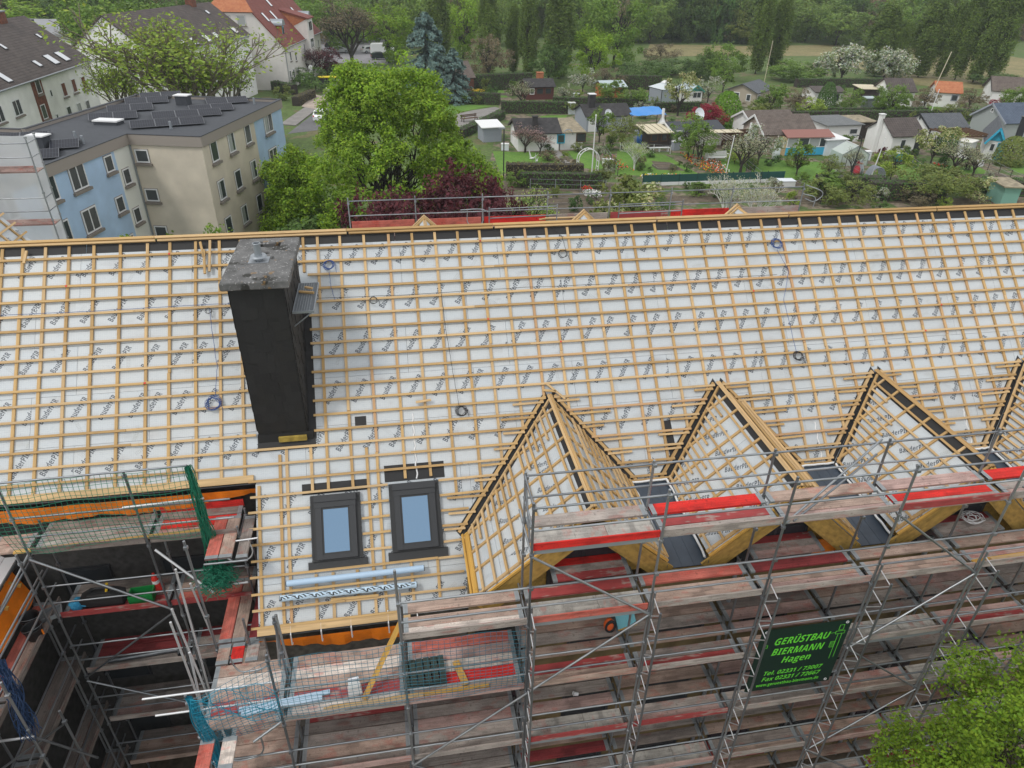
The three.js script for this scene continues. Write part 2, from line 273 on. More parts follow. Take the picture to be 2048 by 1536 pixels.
// eaves: wide board, dark drip edge, orange membrane hanging below
function eaves(x0, x1, s, hang, seed) {
  const R = rng(seed);
  for (let x = x0; x < x1;) { const e = Math.min(x1, x + 4.1); bar('eave_board', V(x, -s + 0.09, -0.045), V(e - 0.01, -s + 0.09, -0.045), 0.16, 0.06, M.batten[2], slope, V(0, 0, 1)); x = e; }
  part('drip_edge', gbox(x0 - 0.03, -s - 0.03, -0.3, x1 + 0.03, -s + 0.0, -0.06), M.frameGrey, slope);
  const y0 = RIDGE - (s + 0.22) * Q - 0.02, z0 = (s - 0.2) * Q + 0.13, pos = [], n = Math.round((x1 - x0) * 7);
  const row = (i, t) => { const x = x0 + ((x1 - x0) * i) / n, w = 0.03 * Math.sin(i * 0.9 + seed) + 0.025 * Math.sin(i * 2.3), hg = hang(x); return V(x, y0 - t * hg, z0 - 0.06 * t + w * t); };
  for (let i = 0; i < n; i++) for (let k = 0; k < 4; k++) { const a = row(i, k / 4), b = row(i + 1, k / 4), c = row(i + 1, (k + 1) / 4), d = row(i, (k + 1) / 4); for (const p of [a, d, c, a, c, b]) pos.push(p.x, p.y, p.z); }
  const g = new THREE.BufferGeometry(); g.setAttribute('position', new THREE.Float32BufferAttribute(pos, 3)); g.computeVertexNormals(); metreUV(g);
  part('membrane_sheet', g, M.orange, house);
}
eaves(X0, -3.42, 5.87, (x) => (x > -4.55 ? 0.3 - 0.1 * (x + 4.55) : 0.42 + 0.03 * Math.sin(x * 3)), 2);
eaves(-3.42, -0.25, 9.08, (x) => 0.06 + 0.36 * Math.sin(Math.min(1, (x + 3.4) / 1.6) * 1.57), 4);
for (let k = 0; k < 5; k++) { const x = -2.75 + k * 0.62 + (k > 2 ? 0.16 : 0); const a = part('gutter_hook', merge([grod(V(x, -8.85, -0.03), V(x, -9.12, -0.03), 0.016), grod(V(x, -9.12, -0.03), V(x, -9.32, -0.18), 0.016), grod(V(x, -9.32, -0.18), V(x, -9.3, -0.26), 0.018)]), mat([0.75, 0.76, 0.77], 0.4, { metalness: 0.4 }), slope); }
// narrow black patches taped on the boards
const patch = (x0, x1, s0, s1, turn = 0) => { const o = part('membrane_patch', gbox(-(x1 - x0) / 2, -(s1 - s0) / 2, 0, (x1 - x0) / 2, (s1 - s0) / 2, 0.006), M.black, slope, [(x0 + x1) / 2, -(s0 + s1) / 2, -0.079]); o.rotation.z = turn; };
patch(-1.2, -0.95, 4.57, 4.78); patch(-2.42, -0.98, 6.0, 6.24, 0.0); patch(-0.62, 0.72, 5.75, 6.12, 0.0); patch(6.08, 6.26, 5.25, 6.3, 0.04);
for (const [x, s0, s1] of [[5.62, 5.6, 6.75], [9.95, 5.6, 6.75], [14.1, 5.6, 6.75], [0.1, 4.6, 6.1]]) { const pts = []; for (let i = 0; i <= 14; i++) pts.push(V(x + 0.016 * Math.sin(i * 2.1), -(s0 + ((s1 - s0) * i) / 14), -0.077)); part('sealant_seam', gtube(pts, 0.018, 5), M.white, slope); }

// roof windows
M.pane = mat([0.20, 0.31, 0.44], 0.06, { metalness: 0.95 });
for (const [x0, x1, s0, s1] of WIN) {
  const w = holder('roof_window', slope); w.position.set((x0 + x1) / 2, -(s0 + s1) / 2, 0); w.userData.label = 'dark framed roof window with a bluish pane and wide apron';
  const W = (x1 - x0) / 2, H = (s1 - s0) / 2, fr = [];
  for (const d of [-1, 1]) part('flashing', gbox(d < 0 ? -W - 0.1 : W, -H, -0.08, d < 0 ? -W : W + 0.1, H + 0.02, 0.02), M.membrane, w);
  for (const d of [-1, 1]) { const cr = [gbox(d * (W + 0.085) - 0.02, -H, 0.0201, d * (W + 0.085) + 0.02, H, 0.022)]; for (let k = 0; k < 30; k++) cr.push(gbox(d * (W + 0.085) - 0.02, -H + k * ((2 * H) / 30), 0.02, d * (W + 0.085) + 0.02, -H + k * ((2 * H) / 30) + 0.022, 0.032)); part('crimped_edge', merge(cr), M.membrane, w); }
  part('frame', merge([gbox(-W, -H, -0.08, -W + 0.13, H - 0.26, 0.09), gbox(W - 0.13, -H, -0.08, W, H - 0.26, 0.09), gbox(-W + 0.13, -H, -0.08, W - 0.13, -H + 0.1, 0.085)]), M.frameGrey, w);
  part('hood', merge([gbox(-W - 0.01, H - 0.26, -0.08, W + 0.01, H - 0.14, 0.10), gbox(-W - 0.02, H - 0.138, -0.08, W + 0.02, H + 0.01, 0.125)]), M.frameGrey, w);
  part('sash', merge([gbox(-W + 0.131, -H + 0.101, 0, -W + 0.165, H - 0.262, 0.075), gbox(W - 0.165, -H + 0.101, 0, W - 0.131, H - 0.262, 0.075), gbox(-W + 0.166, -H + 0.101, 0, W - 0.166, -H + 0.135, 0.075), gbox(-W + 0.166, H - 0.3, 0, W - 0.166, H - 0.262, 0.075)]), M.membrane, w);
  part('pane', gbox(-W + 0.166, -H + 0.136, 0.02, W - 0.166, H - 0.301, 0.06), M.pane, w);
  part('apron', merge([gbox(-W - 0.11, -H - 0.03, -0.078, W + 0.11, -H - 0.002, 0.03), gbox(-W - 0.2, -H - 0.24, -0.05, W + 0.2, -H - 0.031, -0.025)]), M.membrane, w);
}

// ---------- chimney clad in dark slates ----------
{
  const c = holder('chimney', house), x0 = -3.28, x1 = -2.24, z0 = 1.25, z1 = 3.46, yb = 10.4, yt = 14.1;
  part('core', gbox(x0, 9.5, z0, x1, yt, z1), M.membrane, c);
  M.slate = [[0.012, 0.012, 0.013], [0.015, 0.015, 0.016], [0.010, 0.010, 0.011], [0.013, 0.0125, 0.0125]].map((k) => mat(k, 0.62, { map: T.fine, bumpMap: T.bumpn, bumpScale: 0.0015 }));
  const sl = (w, h) => { const s = new THREE.Shape(); s.moveTo(0, h); s.lineTo(w, h); s.lineTo(w, h * 0.28); s.quadraticCurveTo(w * 0.98, 0.0, w * 0.62, 0); s.lineTo(0, 0); s.closePath(); return new THREE.ExtrudeGeometry(s, { depth: 0.008, bevelEnabled: false, curveSegments: 5 }); };
  const sg = sl(0.34, 0.43), edge = sl(0.2, 0.43), R = rng(8);
  const face = (fx, wide, low) => { // fx(u, v) -> object placed on the face
    let row = 0; for (let y = yt - 0.06; y > low; y -= 0.25, row++) for (let u = row % 2 ? -0.14 : 0; u < wide - 0.08; u += 0.285) { const uu = Math.max(0, u), ww = Math.min(0.34, wide - uu, u < 0 ? 0.2 : 1); fx(uu, y - 0.36, ww, R, Math.round(u / 0.285) % 2 ? 0.009 : 0); }
  };
  face((u, y, w, R2, lift) => { const o = part('slate', w < 0.25 ? edge : sg, M.slate[Math.floor(R2() * 4)], c, [x0 + u, y, z1 + 0.012 + lift]); o.rotation.x = -0.028; o.scale.x = w / (w < 0.25 ? 0.2 : 0.34); }, x1 - x0, yb + 0.25);
  face((u, y, w, R2, lift) => { if (y + 0.1 < RIDGE - (z1 - u) - 0.1) return; const o = part('slate', w < 0.25 ? edge : sg, M.slate[Math.floor(R2() * 4)], c, [x1 + 0.012 + lift, y, z1 - u]); o.rotation.order = 'YXZ'; o.rotation.y = Math.PI / 2; o.rotation.x = -0.028; o.scale.x = w / (w < 0.25 ? 0.2 : 0.34); }, z1 - z0, yb);
  face((u, y, w, R2, lift) => { if (y + 0.1 < RIDGE - (z0 + u) - 0.1) return; const o = part('slate', w < 0.25 ? edge : sg, M.slate[Math.floor(R2() * 4)], c, [x0 - 0.012 - lift, y, z0 + u]); o.rotation.order = 'YXZ'; o.rotation.y = -Math.PI / 2; o.rotation.x = -0.028; o.scale.x = w / (w < 0.25 ? 0.2 : 0.34); }, z1 - z0, yb);
  const capTex = tex(512, 512, (u, v) => { const n = fbm(u, v, 9, 101, 5), m = sstep(0.6, 0.7, fbm(u, v, 5, 107, 4)), l = sstep(0.72, 0.78, fbm(u, v, 11, 113, 3)); let k = lerp3(grey(0.07 + 0.11 * n), [0.03, 0.03, 0.026], m); if (fbm(u, v, 60, 117, 2) > 0.76) k = grey(0.3); k = lerp3(k, [0.26, 0.15, 0.05], l * 0.5); return k; });
  const cap = new THREE.MeshStandardMaterial({ map: rep(capTex, 0.55, 0.55), roughness: 0.95, bumpMap: rep(T.rough, 2, 2), bumpScale: 0.012 });
  const bar4 = []; // cap slab with a slot and a round flue hole left open
  const cx0 = -3.38, cx1 = -2.13, cz0 = 1.12, cz1 = 3.58, y0 = 14.11, y1 = 14.28;
  const sh = new THREE.Shape([[cx0, cz0], [cx1, cz0], [cx1, cz1], [cx0, cz1]].map((p) => new THREE.Vector2(...p)));
  const hole = new THREE.Path([[-2.96, 1.4], [-2.46, 1.4], [-2.46, 1.66], [-2.96, 1.66]].map((p) => new THREE.Vector2(...p))); sh.holes.push(hole);
  const ring = new THREE.Path(); ring.absarc(-2.7, 2.02, 0.075, 0, Math.PI * 2); sh.holes.push(ring);
  const cg = new THREE.ExtrudeGeometry(sh, { depth: y1 - y0 - 0.04, bevelEnabled: true, bevelSize: 0.02, bevelThickness: 0.02, bevelSegments: 1 }); cg.rotateX(Math.PI / 2); cg.translate(0, y1 - 0.02, 0); metreUV(cg);
  part('cap', metreUV(cg), cap, c);
  part('flue_plate', gbox(-3.0, y1, 2.28, -2.6, y1 + 0.012, 2.62), M.zinc, c);
  part('flue_cowl', new THREE.CylinderGeometry(0.15, 0.17, 0.03, 20).translate(-2.8, y1 + 0.1, 2.45), M.zinc, c);
  part('flue_pipe', new THREE.LatheGeometry([[0.075, 0], [0.075, 0.34], [0.082, 0.34], [0.082, 0.36], [0.062, 0.36], [0.062, 0.05]].map((p) => new THREE.Vector2(...p)), 20).translate(-2.8, y1 + 0.012, 2.45), M.zinc, c);
  part('apron', merge([gbox(x0 - 0.02, 10.36, z1, x1 + 0.12, 10.62, z1 + 0.03)]), M.black, c);
  main.put(part('apron', gbox(-3.33, -5.2, -0.076, -2.08, -4.8, -0.066), M.black, c)); main.put(part('apron', gbox(-2.23, -5.0, -0.076, -2.06, -1.6, -0.064), M.black, c));
  part('mineral_wool', gbox(-2.86, 10.44, z1 + 0.04, -2.26, 10.56, z1 + 0.1), mat([0.42, 0.30, 0.06], 0.95, { map: T.rough }), c);
  // grated step on the side of the chimney
  const gr = []; const gx0 = -2.2, gx1 = -1.78, gz0 = 1.65, gz1 = 3.15, gy = 13.35; gr.push(gbox(gx0, gy, gz0, gx0 + 0.02, gy + 0.05, gz1), gbox(gx1, gy, gz0, gx1 + 0.02, gy + 0.05, gz1), gbox(gx0 + 0.02, gy, gz0, gx1, gy + 0.05, gz0 + 0.02), gbox(gx0 + 0.02, gy, gz1 - 0.02, gx1, gy + 0.05, gz1));
  for (let k = 1; k < 42; k++) gr.push(gbox(gx0 + 0.02, gy + 0.012, gz0 + k * 0.035, gx1, gy + 0.045, gz0 + k * 0.035 + 0.009)); for (let k = 1; k < 7; k++) gr.push(gbox(gx0 + 0.02 + k * 0.052, gy + 0.014, gz0 + 0.02, gx0 + 0.028 + k * 0.052, gy + 0.047, gz1 - 0.02));
  gr.push(grod(V(gx1, gy, gz1 - 0.1), V(x1, gy - 0.35, gz1 - 0.1), 0.015), grod(V(gx1, gy, gz0 + 0.1), V(x1, gy - 0.35, gz0 + 0.1), 0.015));
  part('step_grate', merge(gr), M.zinc, c);
  const off = thing('batten_offcut', 'two short wooden offcuts lying on the chimney grating', 'offcut', [-2.02, 13.4, 2.1]); bar('piece', V(-0.12, 0.03, 0.1), V(0.2, 0.03, 0.2), 0.05, 0.04, M.batten[0], off); bar('piece', V(0.0, 0.075, -0.02), V(0.16, 0.075, 0.06), 0.05, 0.04, M.batten[2], off);
}

// ---------- dormers ----------
const SL = Math.hypot(HALF, DROP), ex = HALF / SL, ey = DROP / SL;
M.trough = mat([0.045, 0.062, 0.088], 0.5, { map: T.fine });
function dormer(cx, leftFull, ztip, zend, flip, simple, label) {
  const g = holder('dormer', house); g.userData.label = label; const R = rng(Math.round(cx * 100) + 900), zd = flip ? -1 : 1;
  for (const side of [-1, 1]) {
    const full = side < 0 ? leftFull : false, vm = (full ? HALF : TRO) / ex, fr = plane(V(cx, DY, 0), V(0, 0, -side), V(-side * ex, ey, 0)); // local x = -side*z, y = up slope
    const Zx = (z) => -side * z, zv = (v) => RIDGE - DY + v * ey; // z where the slope meets the main roof
    // outline in (z, v)
    const out = [[zv(0), 0], [DF, 0], [DF, vm], [zv(vm), vm]];
    const loc = out.map(([z, v]) => [Zx(z), -v]);
    fr.put(part('roof_slope', prism([[zv(0.3), 0.3], [DF, 0.3], [DF, vm], [zv(vm), vm]].map(([z, v]) => [Zx(z), -v]), -0.3, -0.2), M.osb, g));
    const cl = [[0, -1, -0.19]]; { const P = loc, cw = THREE.ShapeUtils.isClockWise(P.map((p) => new THREE.Vector2(...p))); for (let i = 0; i < P.length; i++) { let a = P[i], b = P[(i + 1) % P.length]; if (cw) [a, b] = [b, a]; const nx = -(b[1] - a[1]), ny = b[0] - a[0]; cl.push([nx, ny, -(nx * a[0] + ny * a[1])]); } }
    const xs = loc.map((p) => p[0]); boards(g, fr, cl, Math.min(...xs), Math.max(...xs), -vm, -0.19, 2.4, 1.12, -0.195, -0.08, 77 + cx * 10 + side, 0.3);
    const bp = (v, z, h) => fr.at(Zx(z), -v, h);
    // black strips along ridge and valley
    fr.put(part('ridge_membrane', prism([[Zx(zv(0.0)), 0], [Zx(DF), 0], [Zx(DF), cx > 11 && cx < 13 && side < 0 ? -0.36 : -0.22], [Zx(zv(0.22)), cx > 11 && cx < 13 && side < 0 ? -0.36 : -0.22]], -0.079, -0.072), M.black, g));
    fr.put(part('valley_membrane', prism([[Zx(zv(0)), 0], [Zx(zv(vm)), -vm], [Zx(zv(vm) + 0.22), -vm], [Zx(zv(0) + 0.22), -0.0]], -0.0785, -0.071), M.black, g));
    // counter battens up the slope
    for (let z = 3.5 + R() * 0.2; z < DF - 0.25; z += 0.58 + (R() - 0.5) * 0.08) { const v1 = Math.min(vm - 0.02, (z - zv(0)) / ey - 0.1); if (v1 > 0.25) bar('counter_batten', bp(0.08, z, -0.06), bp(v1, z, -0.06), 0.06, 0.04, pick(M.batten), g, fr.ez); }
    bar('counter_batten', bp(0.05, DF - 0.06, -0.06), bp(vm, DF - 0.06, -0.06), 0.07, 0.04, pick(M.batten), g, fr.ez);
    bar('valley_board', bp(0.1, zv(0) + 0.16, -0.055), bp(vm, zv(vm) + 0.12, -0.055), 0.06, 0.045, pick(M.batten), g, fr.ez);
    bar('ridge_batten', bp(0.06, zv(0) + 0.02, -0.02), bp(0.06, DF, -0.02), 0.055, 0.04, pick(M.batten), g, fr.ez);
    // battens along the slope
    for (let v = 0.3; v < vm; v += 0.325) { const a = zv(v) + 0.08 + R() * 0.1; bar('batten', bp(v, a, -0.02), bp(v, DF - 0.02 + R() * 0.04, -0.02), 0.05, 0.038, pick(M.batten), g, fr.ez); if (v > 0.6 && R() < 0.85) bar('batten', bp(v - 0.16, a - 0.05, -0.02), bp(v - 0.16, a + 0.45 + R() * 0.5, -0.02), 0.05, 0.038, pick(M.batten), g, fr.ez); }
    if (full) { bar('eave_board', bp(vm + 0.02, zv(vm) - 0.02, -0.16), bp(vm + 0.02, DF + 0.05, -0.16), 0.05, 0.3, M.yellow, g, fr.ez); bar('eave_board', bp(vm - 0.08, zv(vm), -0.055), bp(vm - 0.08, DF, -0.055), 0.12, 0.045, M.yellow, g, fr.ez); }
    // verge: deep board-faced edge seen from the front
    const n = fr.ez; bar('verge_board', bp(0, DF + 0.02, -0.36), bp(vm + (full ? 0.05 : 0.25), DF + 0.02, -0.36), 0.045, 0.42, M.osb, g, fr.ez); bar('verge_batten', bp(0.02, DF + 0.03, -0.1), bp(vm, DF + 0.03, -0.1), 0.05, 0.05, M.yellow, g, fr.ez);
    if (side > 0 && cx > 7 && cx < 8) for (let k = 0; k < 5; k++) bar('stacked_batten', bp(0.2 + k * 0.075, zv(0.2) + 0.5 + R() * 0.3, 0.03 + 0.045 * (k % 3)), bp(0.25 + k * 0.075, DF - R() * 0.2, 0.03 + 0.045 * (k % 3)), 0.06, 0.04, pick(M.batten), g, fr.ez);
  }
  // gable wall
  part('gable_wall', prism([[cx - (leftFull ? HALF : TRO + 0.1) , DY - 0.62 - (leftFull ? DROP : TRO * DROP / HALF)], [cx + TRO + 0.1, DY - 0.62 - TRO * DROP / HALF], [cx + TRO * 0.98, DY - 0.44 - TRO * DROP / HALF], [cx, DY - 0.42], [cx - (leftFull ? HALF * 0.98 : TRO * 0.98), DY - 0.44 - (leftFull ? DROP : TRO * DROP / HALF)]], 6.63, 6.7), M.osb, g);
  const w = part('window', gbox(cx - 0.75, 8.15, 6.7, cx + 0.75, 9.5, 6.74), M.frameGrey, g); part('pane', merge([gbox(cx - 0.68, 8.22, 6.741, cx - 0.03, 9.43, 6.746), gbox(cx + 0.03, 8.22, 6.741, cx + 0.68, 9.43, 6.746)]), M.glassDark, w);
}
dormer(DORM[0], true, 0, 0, false, false, 'first gabled dormer beside the roof windows, both batten-covered slopes in view');
dormer(DORM[1], false, 0, 0, false, false, 'gabled dormer with a stack of spare battens along its ridge');
dormer(DORM[2], false, 0, 0, false, false, 'gabled dormer with a broad black strip below its ridge');
dormer(DORM[3], false, 0, 0, false, false, 'gabled dormer cut off by the edge of the picture');
dormer(DORM[4], false, 0, 0, false, false, 'gabled dormer beyond the edge of the picture');
// troughs between dormers
for (let i = 0; i < 5; i++) {
  const a = DORM[i] + TRO, b = i < 4 ? DORM[i + 1] - TRO : DORM[i] + 2.6, yr = 9.22, yf = 9.0, zr = 4.74, zf = DF + 0.04;
  const t = holder('valley_trough', house), pl = plane(V(0, yr, zr), V(1, 0, 0), V(0, yr - yf, zr - zf).normalize());
  const L = Math.hypot(yr - yf, zr - zf); pl.put(part('lining', gbox(a - 0.06, -L, 0, b + 0.06, 0.03, 0.02), M.trough, t));
  for (const [x, d] of [[a, 1], [b, -1]]) pl.put(part('upstand', prism([[0, -L], [0, 0.02], [0.012, 0.02], [0.012, -L]].map(([u, v]) => [x + u * d - 0.07 * d, v]), 0.02, 0.12), M.trough, t));
  for (const f of [0.36, 0.7]) pl.put(part('lap', gbox(a + (b - a) * f, -L, 0.02, a + (b - a) * f + 0.02, 0, 0.026), M.trough, t));
  const R = rng(60 + i); // white sealant round the trough
  const seam = (p, q) => { const pts = []; for (let k = 0; k <= 12; k++) pts.push(p.clone().lerp(q, k / 12).add(V((R() - 0.5) * 0.04, 0.0, (R() - 0.5) * 0.03))); const gsm = gtube(pts, 0.03, 5); part('sealant_seam', gsm, M.white, t); };
  seam(V(a - 0.05, yr + 0.07, zr - 0.04), V(b + 0.05, yr + 0.07, zr - 0.04)); seam(V(a - 0.04, yr + 0.08, zr), V(a - 0.04, yf + 0.1, zf - 0.1)); seam(V(b + 0.04, yr + 0.08, zr), V(b + 0.04, yf + 0.1, zf - 0.1));
  part('trough_front', gbox(a - 0.35, 8.6, DF - 0.02, b + 0.35, 8.97, DF + 0.03), M.osb, t);
  part('trough_body', gbox(a - 0.3, 8.65, 4.9, b + 0.3, 8.95, DF - 0.03), M.osb, t);
}
// rear dormers: only their gable tips rise past the ridge line
for (const cx of [1.05, 6.8, 12.7]) {
  const g = holder('rear_dormer', house), top = 11.93, zf = -7.2;
  for (const side of [-1, 1]) { const fr = plane(V(cx, top, 0), V(0, 0, -side), V(-side * ex, ey, 0)), X = (z) => -side * z; fr.put(part('roof_slope', prism([[X(zf), 0], [X(-2.1), 0], [X(-4.0), -2.2], [X(zf), -2.2]], -0.25, -0.08, 0, 0, 1 / FW, 1 / FH), M.foil[1], g)); for (let z = zf; z < -5; z += 0.5) bar('counter_batten', fr.at(X(z), 0, -0.05), fr.at(X(z), -2.2, -0.05), 0.06, 0.04, pick(M.batten), g, fr.ez); bar('verge_batten', fr.at(X(zf - 0.03), 0.06, 0.03), fr.at(X(zf - 0.03), -2.2, 0.03), 0.09, 0.06, M.batten[2], g, fr.ez); bar('verge_batten', fr.at(X(zf + 0.16), 0.02, 0.02), fr.at(X(zf + 0.16), -2.2, 0.02), 0.06, 0.05, M.batten[0], g, fr.ez); for (let v = 0.05; v < 2.2; v += 0.3) bar('batten', fr.at(X(zf - 0.06), -v, -0.01), fr.at(X(-4.2), -v, -0.01), 0.05, 0.04, pick(M.batten), g, fr.ez); }
}
// rear wing, its batten-covered slope showing over the ridge
{
  const g = holder('rear_wing', house), sx = 0.602, sy = 0.799, fr = plane(V(-12.5, 13.46 + 1.9 * 1.327, 0), V(0, 0, -1), V(-sx, sy, 0)), zE = -4.1; // faces +x
  fr.put(part('roof_slope', prism([[1.0, 0], [-zE, 0], [-zE, -6], [1.0, -6]], -0.2, -0.08, 0, 0, 1 / FW, 1 / FH), M.foil[0], g));
  for (let z = 1.1; z < -zE; z += 0.55) bar('counter_batten', fr.at(z, -0.05, -0.06), fr.at(z, -6, -0.06), 0.06, 0.04, pick(M.batten), g, fr.ez);
  for (let v = 0.1; v < 6; v += 0.34) bar('batten', fr.at(1.0, -v, -0.02), fr.at(-zE + 0.1, -v, -0.02), 0.05, 0.04, pick(M.batten), g, fr.ez);
}
// the wing on the far side of the recess: metal-edged eaves running towards us
{
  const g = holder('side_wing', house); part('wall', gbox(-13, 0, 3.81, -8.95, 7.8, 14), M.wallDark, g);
  const fr = plane(V(-8.75, 8.55, 0), V(0, 0, -1), V(-Q, Q, 0)); fr.put(part('roof_slope', prism([[-4.3, 0], [-4.3, 5], [-14, 5], [-14, 0]], -0.3, 0), M.white, g));
  for (let z = 4.3; z < 13; z += 3) part('eave_flashing', gbox(-8.83, 8.5, z, -8.5, 8.54, z + 2.985), mat([0.6, 0.62, 0.64], 0.4, { metalness: 0.3 }), g);
  part('eave_board', gbox(-8.78, 8.3, 4.3, -8.62, 8.498, 13), M.zinc, g);
  for (let k = 0; k < 9; k++) bar('rafter_end', V(-8.7, 8.25, 4.75 + k * 0.62), V(-8.38, 8.12, 4.75 + k * 0.62), 0.06, 0.08, M.yellow, g);
  const pos = []; const row = (i, t) => { const z = 4.5 + i * 0.12; return V(-8.6 + 0.2 * t + 0.03 * Math.sin(i * 0.8) * t, 8.3 - t * (0.75 + 0.05 * Math.sin(i * 0.37)), z); };
  for (let i = 0; i < 66; i++) for (let k = 0; k < 4; k++) { const a = row(i, k / 4), b = row(i + 1, k / 4), c = row(i + 1, (k + 1) / 4), d = row(i, (k + 1) / 4); for (const p of [a, d, c, a, c, b]) pos.push(p.x, p.y, p.z); }
  const mg = new THREE.BufferGeometry(); mg.setAttribute('position', new THREE.Float32BufferAttribute(pos, 3)); mg.computeVertexNormals(); metreUV(mg); part('membrane_sheet', mg, M.orange, g);
}
// windows in the walls behind the scaffold
for (let k = 0; k < 9; k++) for (const y of [0.9, 3.6, 6.2]) { const x = 1.7 + k * 2.1; const w = part('window', gbox(x - 0.6, y, 6.621, x + 0.6, y + 1.4, 6.65), M.frameGrey, house); part('pane', gbox(x - 0.53, y + 0.07, 6.651, x + 0.53, y + 1.33, 6.655), M.glassDark, w); }
for (const x of [-7.6, -5.4]) for (const y of [0.9, 3.6, 6.2]) { const w = part('window', gbox(x - 0.55, y, 3.801, x + 0.55, y + 1.4, 3.83), M.frameGrey, house); part('pane', gbox(x - 0.5, y + 0.05, 3.831, x + 0.5, y + 1.35, 3.834), M.glassDark, w); }
for (const x of [2.2, 6.9, 11.6, 16]) part('downpipe', new THREE.CylinderGeometry(0.05, 0.05, 8.6, 10).translate(x, 4.3, 6.74), M.zinc, house);

// ---------- scaffolding ----------
M.steel = [[0.36, 0.385, 0.41], [0.29, 0.31, 0.335], [0.44, 0.465, 0.49]].map((c) => mat(c, 0.42, { metalness: 0.75, map: T.rough }));
M.bright = mat([0.62, 0.63, 0.65], 0.38, { metalness: 0.5 });
M.plate = mat([0.33, 0.36, 0.38], 0.55, { metalness: 0.3, map: T.fine });
const pm = (c) => mat(c, 0.85, { map: T.plank });
M.pk = { g: pm([0.44, 0.395, 0.365]), b: pm([0.48, 0.36, 0.30]), d: pm([0.28, 0.245, 0.225]), p: pm([0.52, 0.365, 0.335]), w: pm([0.78, 0.70, 0.64]), r: mat([1.15, 1.15, 1.15], 0.75, { map: T.redplank }), R: pm([0.74, 0.028, 0.02]), o: pm([0.62, 0.17, 0.13]), m: pm([0.30, 0.045, 0.05]), y: mat([0.62, 0.40, 0.13], 0.75, wb), P: pm([0.46, 0.45, 0.42]) };
const sr = rng(21);
const anyPlank = () => M.pk['gggbbbddpgrbpbgm'[Math.floor(sr() * 16)]];
const st = () => M.steel[Math.floor(sr() * 3)];
const TR = 0.025;
const plateGeo = boxes[0];
function plank(parent, p, q, w, m, n = V(0, 1, 0), plates = true) { // wooden deck plank with a metal shoe at each end
  const o = bar('plank', p, q, w, 0.045, m, parent, n), L = o.scale.x;
  if (plates) for (const e of [-1, 1]) { const a = part('end_plate', plateGeo, M.plate, o); a.position.set(e * (0.5 - 0.045 / L), 0, 0); a.scale.set(0.09 / L, 1.14, 1.012); }
  return o;
}
function standard(parent, x, z, y0, y1, levels) {
  const g = [new THREE.CylinderGeometry(TR, TR, y1 - y0, 9, 1).translate(0, (y0 + y1) / 2, 0)];
  for (const y of levels) if (y > y0 + 0.05 && y < y1) { g.push(new THREE.CylinderGeometry(TR * 1.75, TR * 1.75, 0.05, 8).translate(0, y - 0.05, 0)); if (y + 0.95 < y1) g.push(new THREE.BoxGeometry(0.075, 0.06, 0.07).translate(0.01, y + 1.0, 0.02)); }
  return part('standard', merge(g), st(), parent, [x, 0, z]);
}
const rail = (parent, a, b) => rod('guard_rail', a, b, 0.021, st(), parent);
const LV = [11.0, 9.15, 7.25, 5.37, 3.5, 1.63];
const XS = [-2.74, -0.41, 1.92, 4.25, 6.58, 8.91, 11.24, 13.57, 15.9, 18.23, 20.56, 22.89];
const ZO = 8.25, ZI = 7.42;
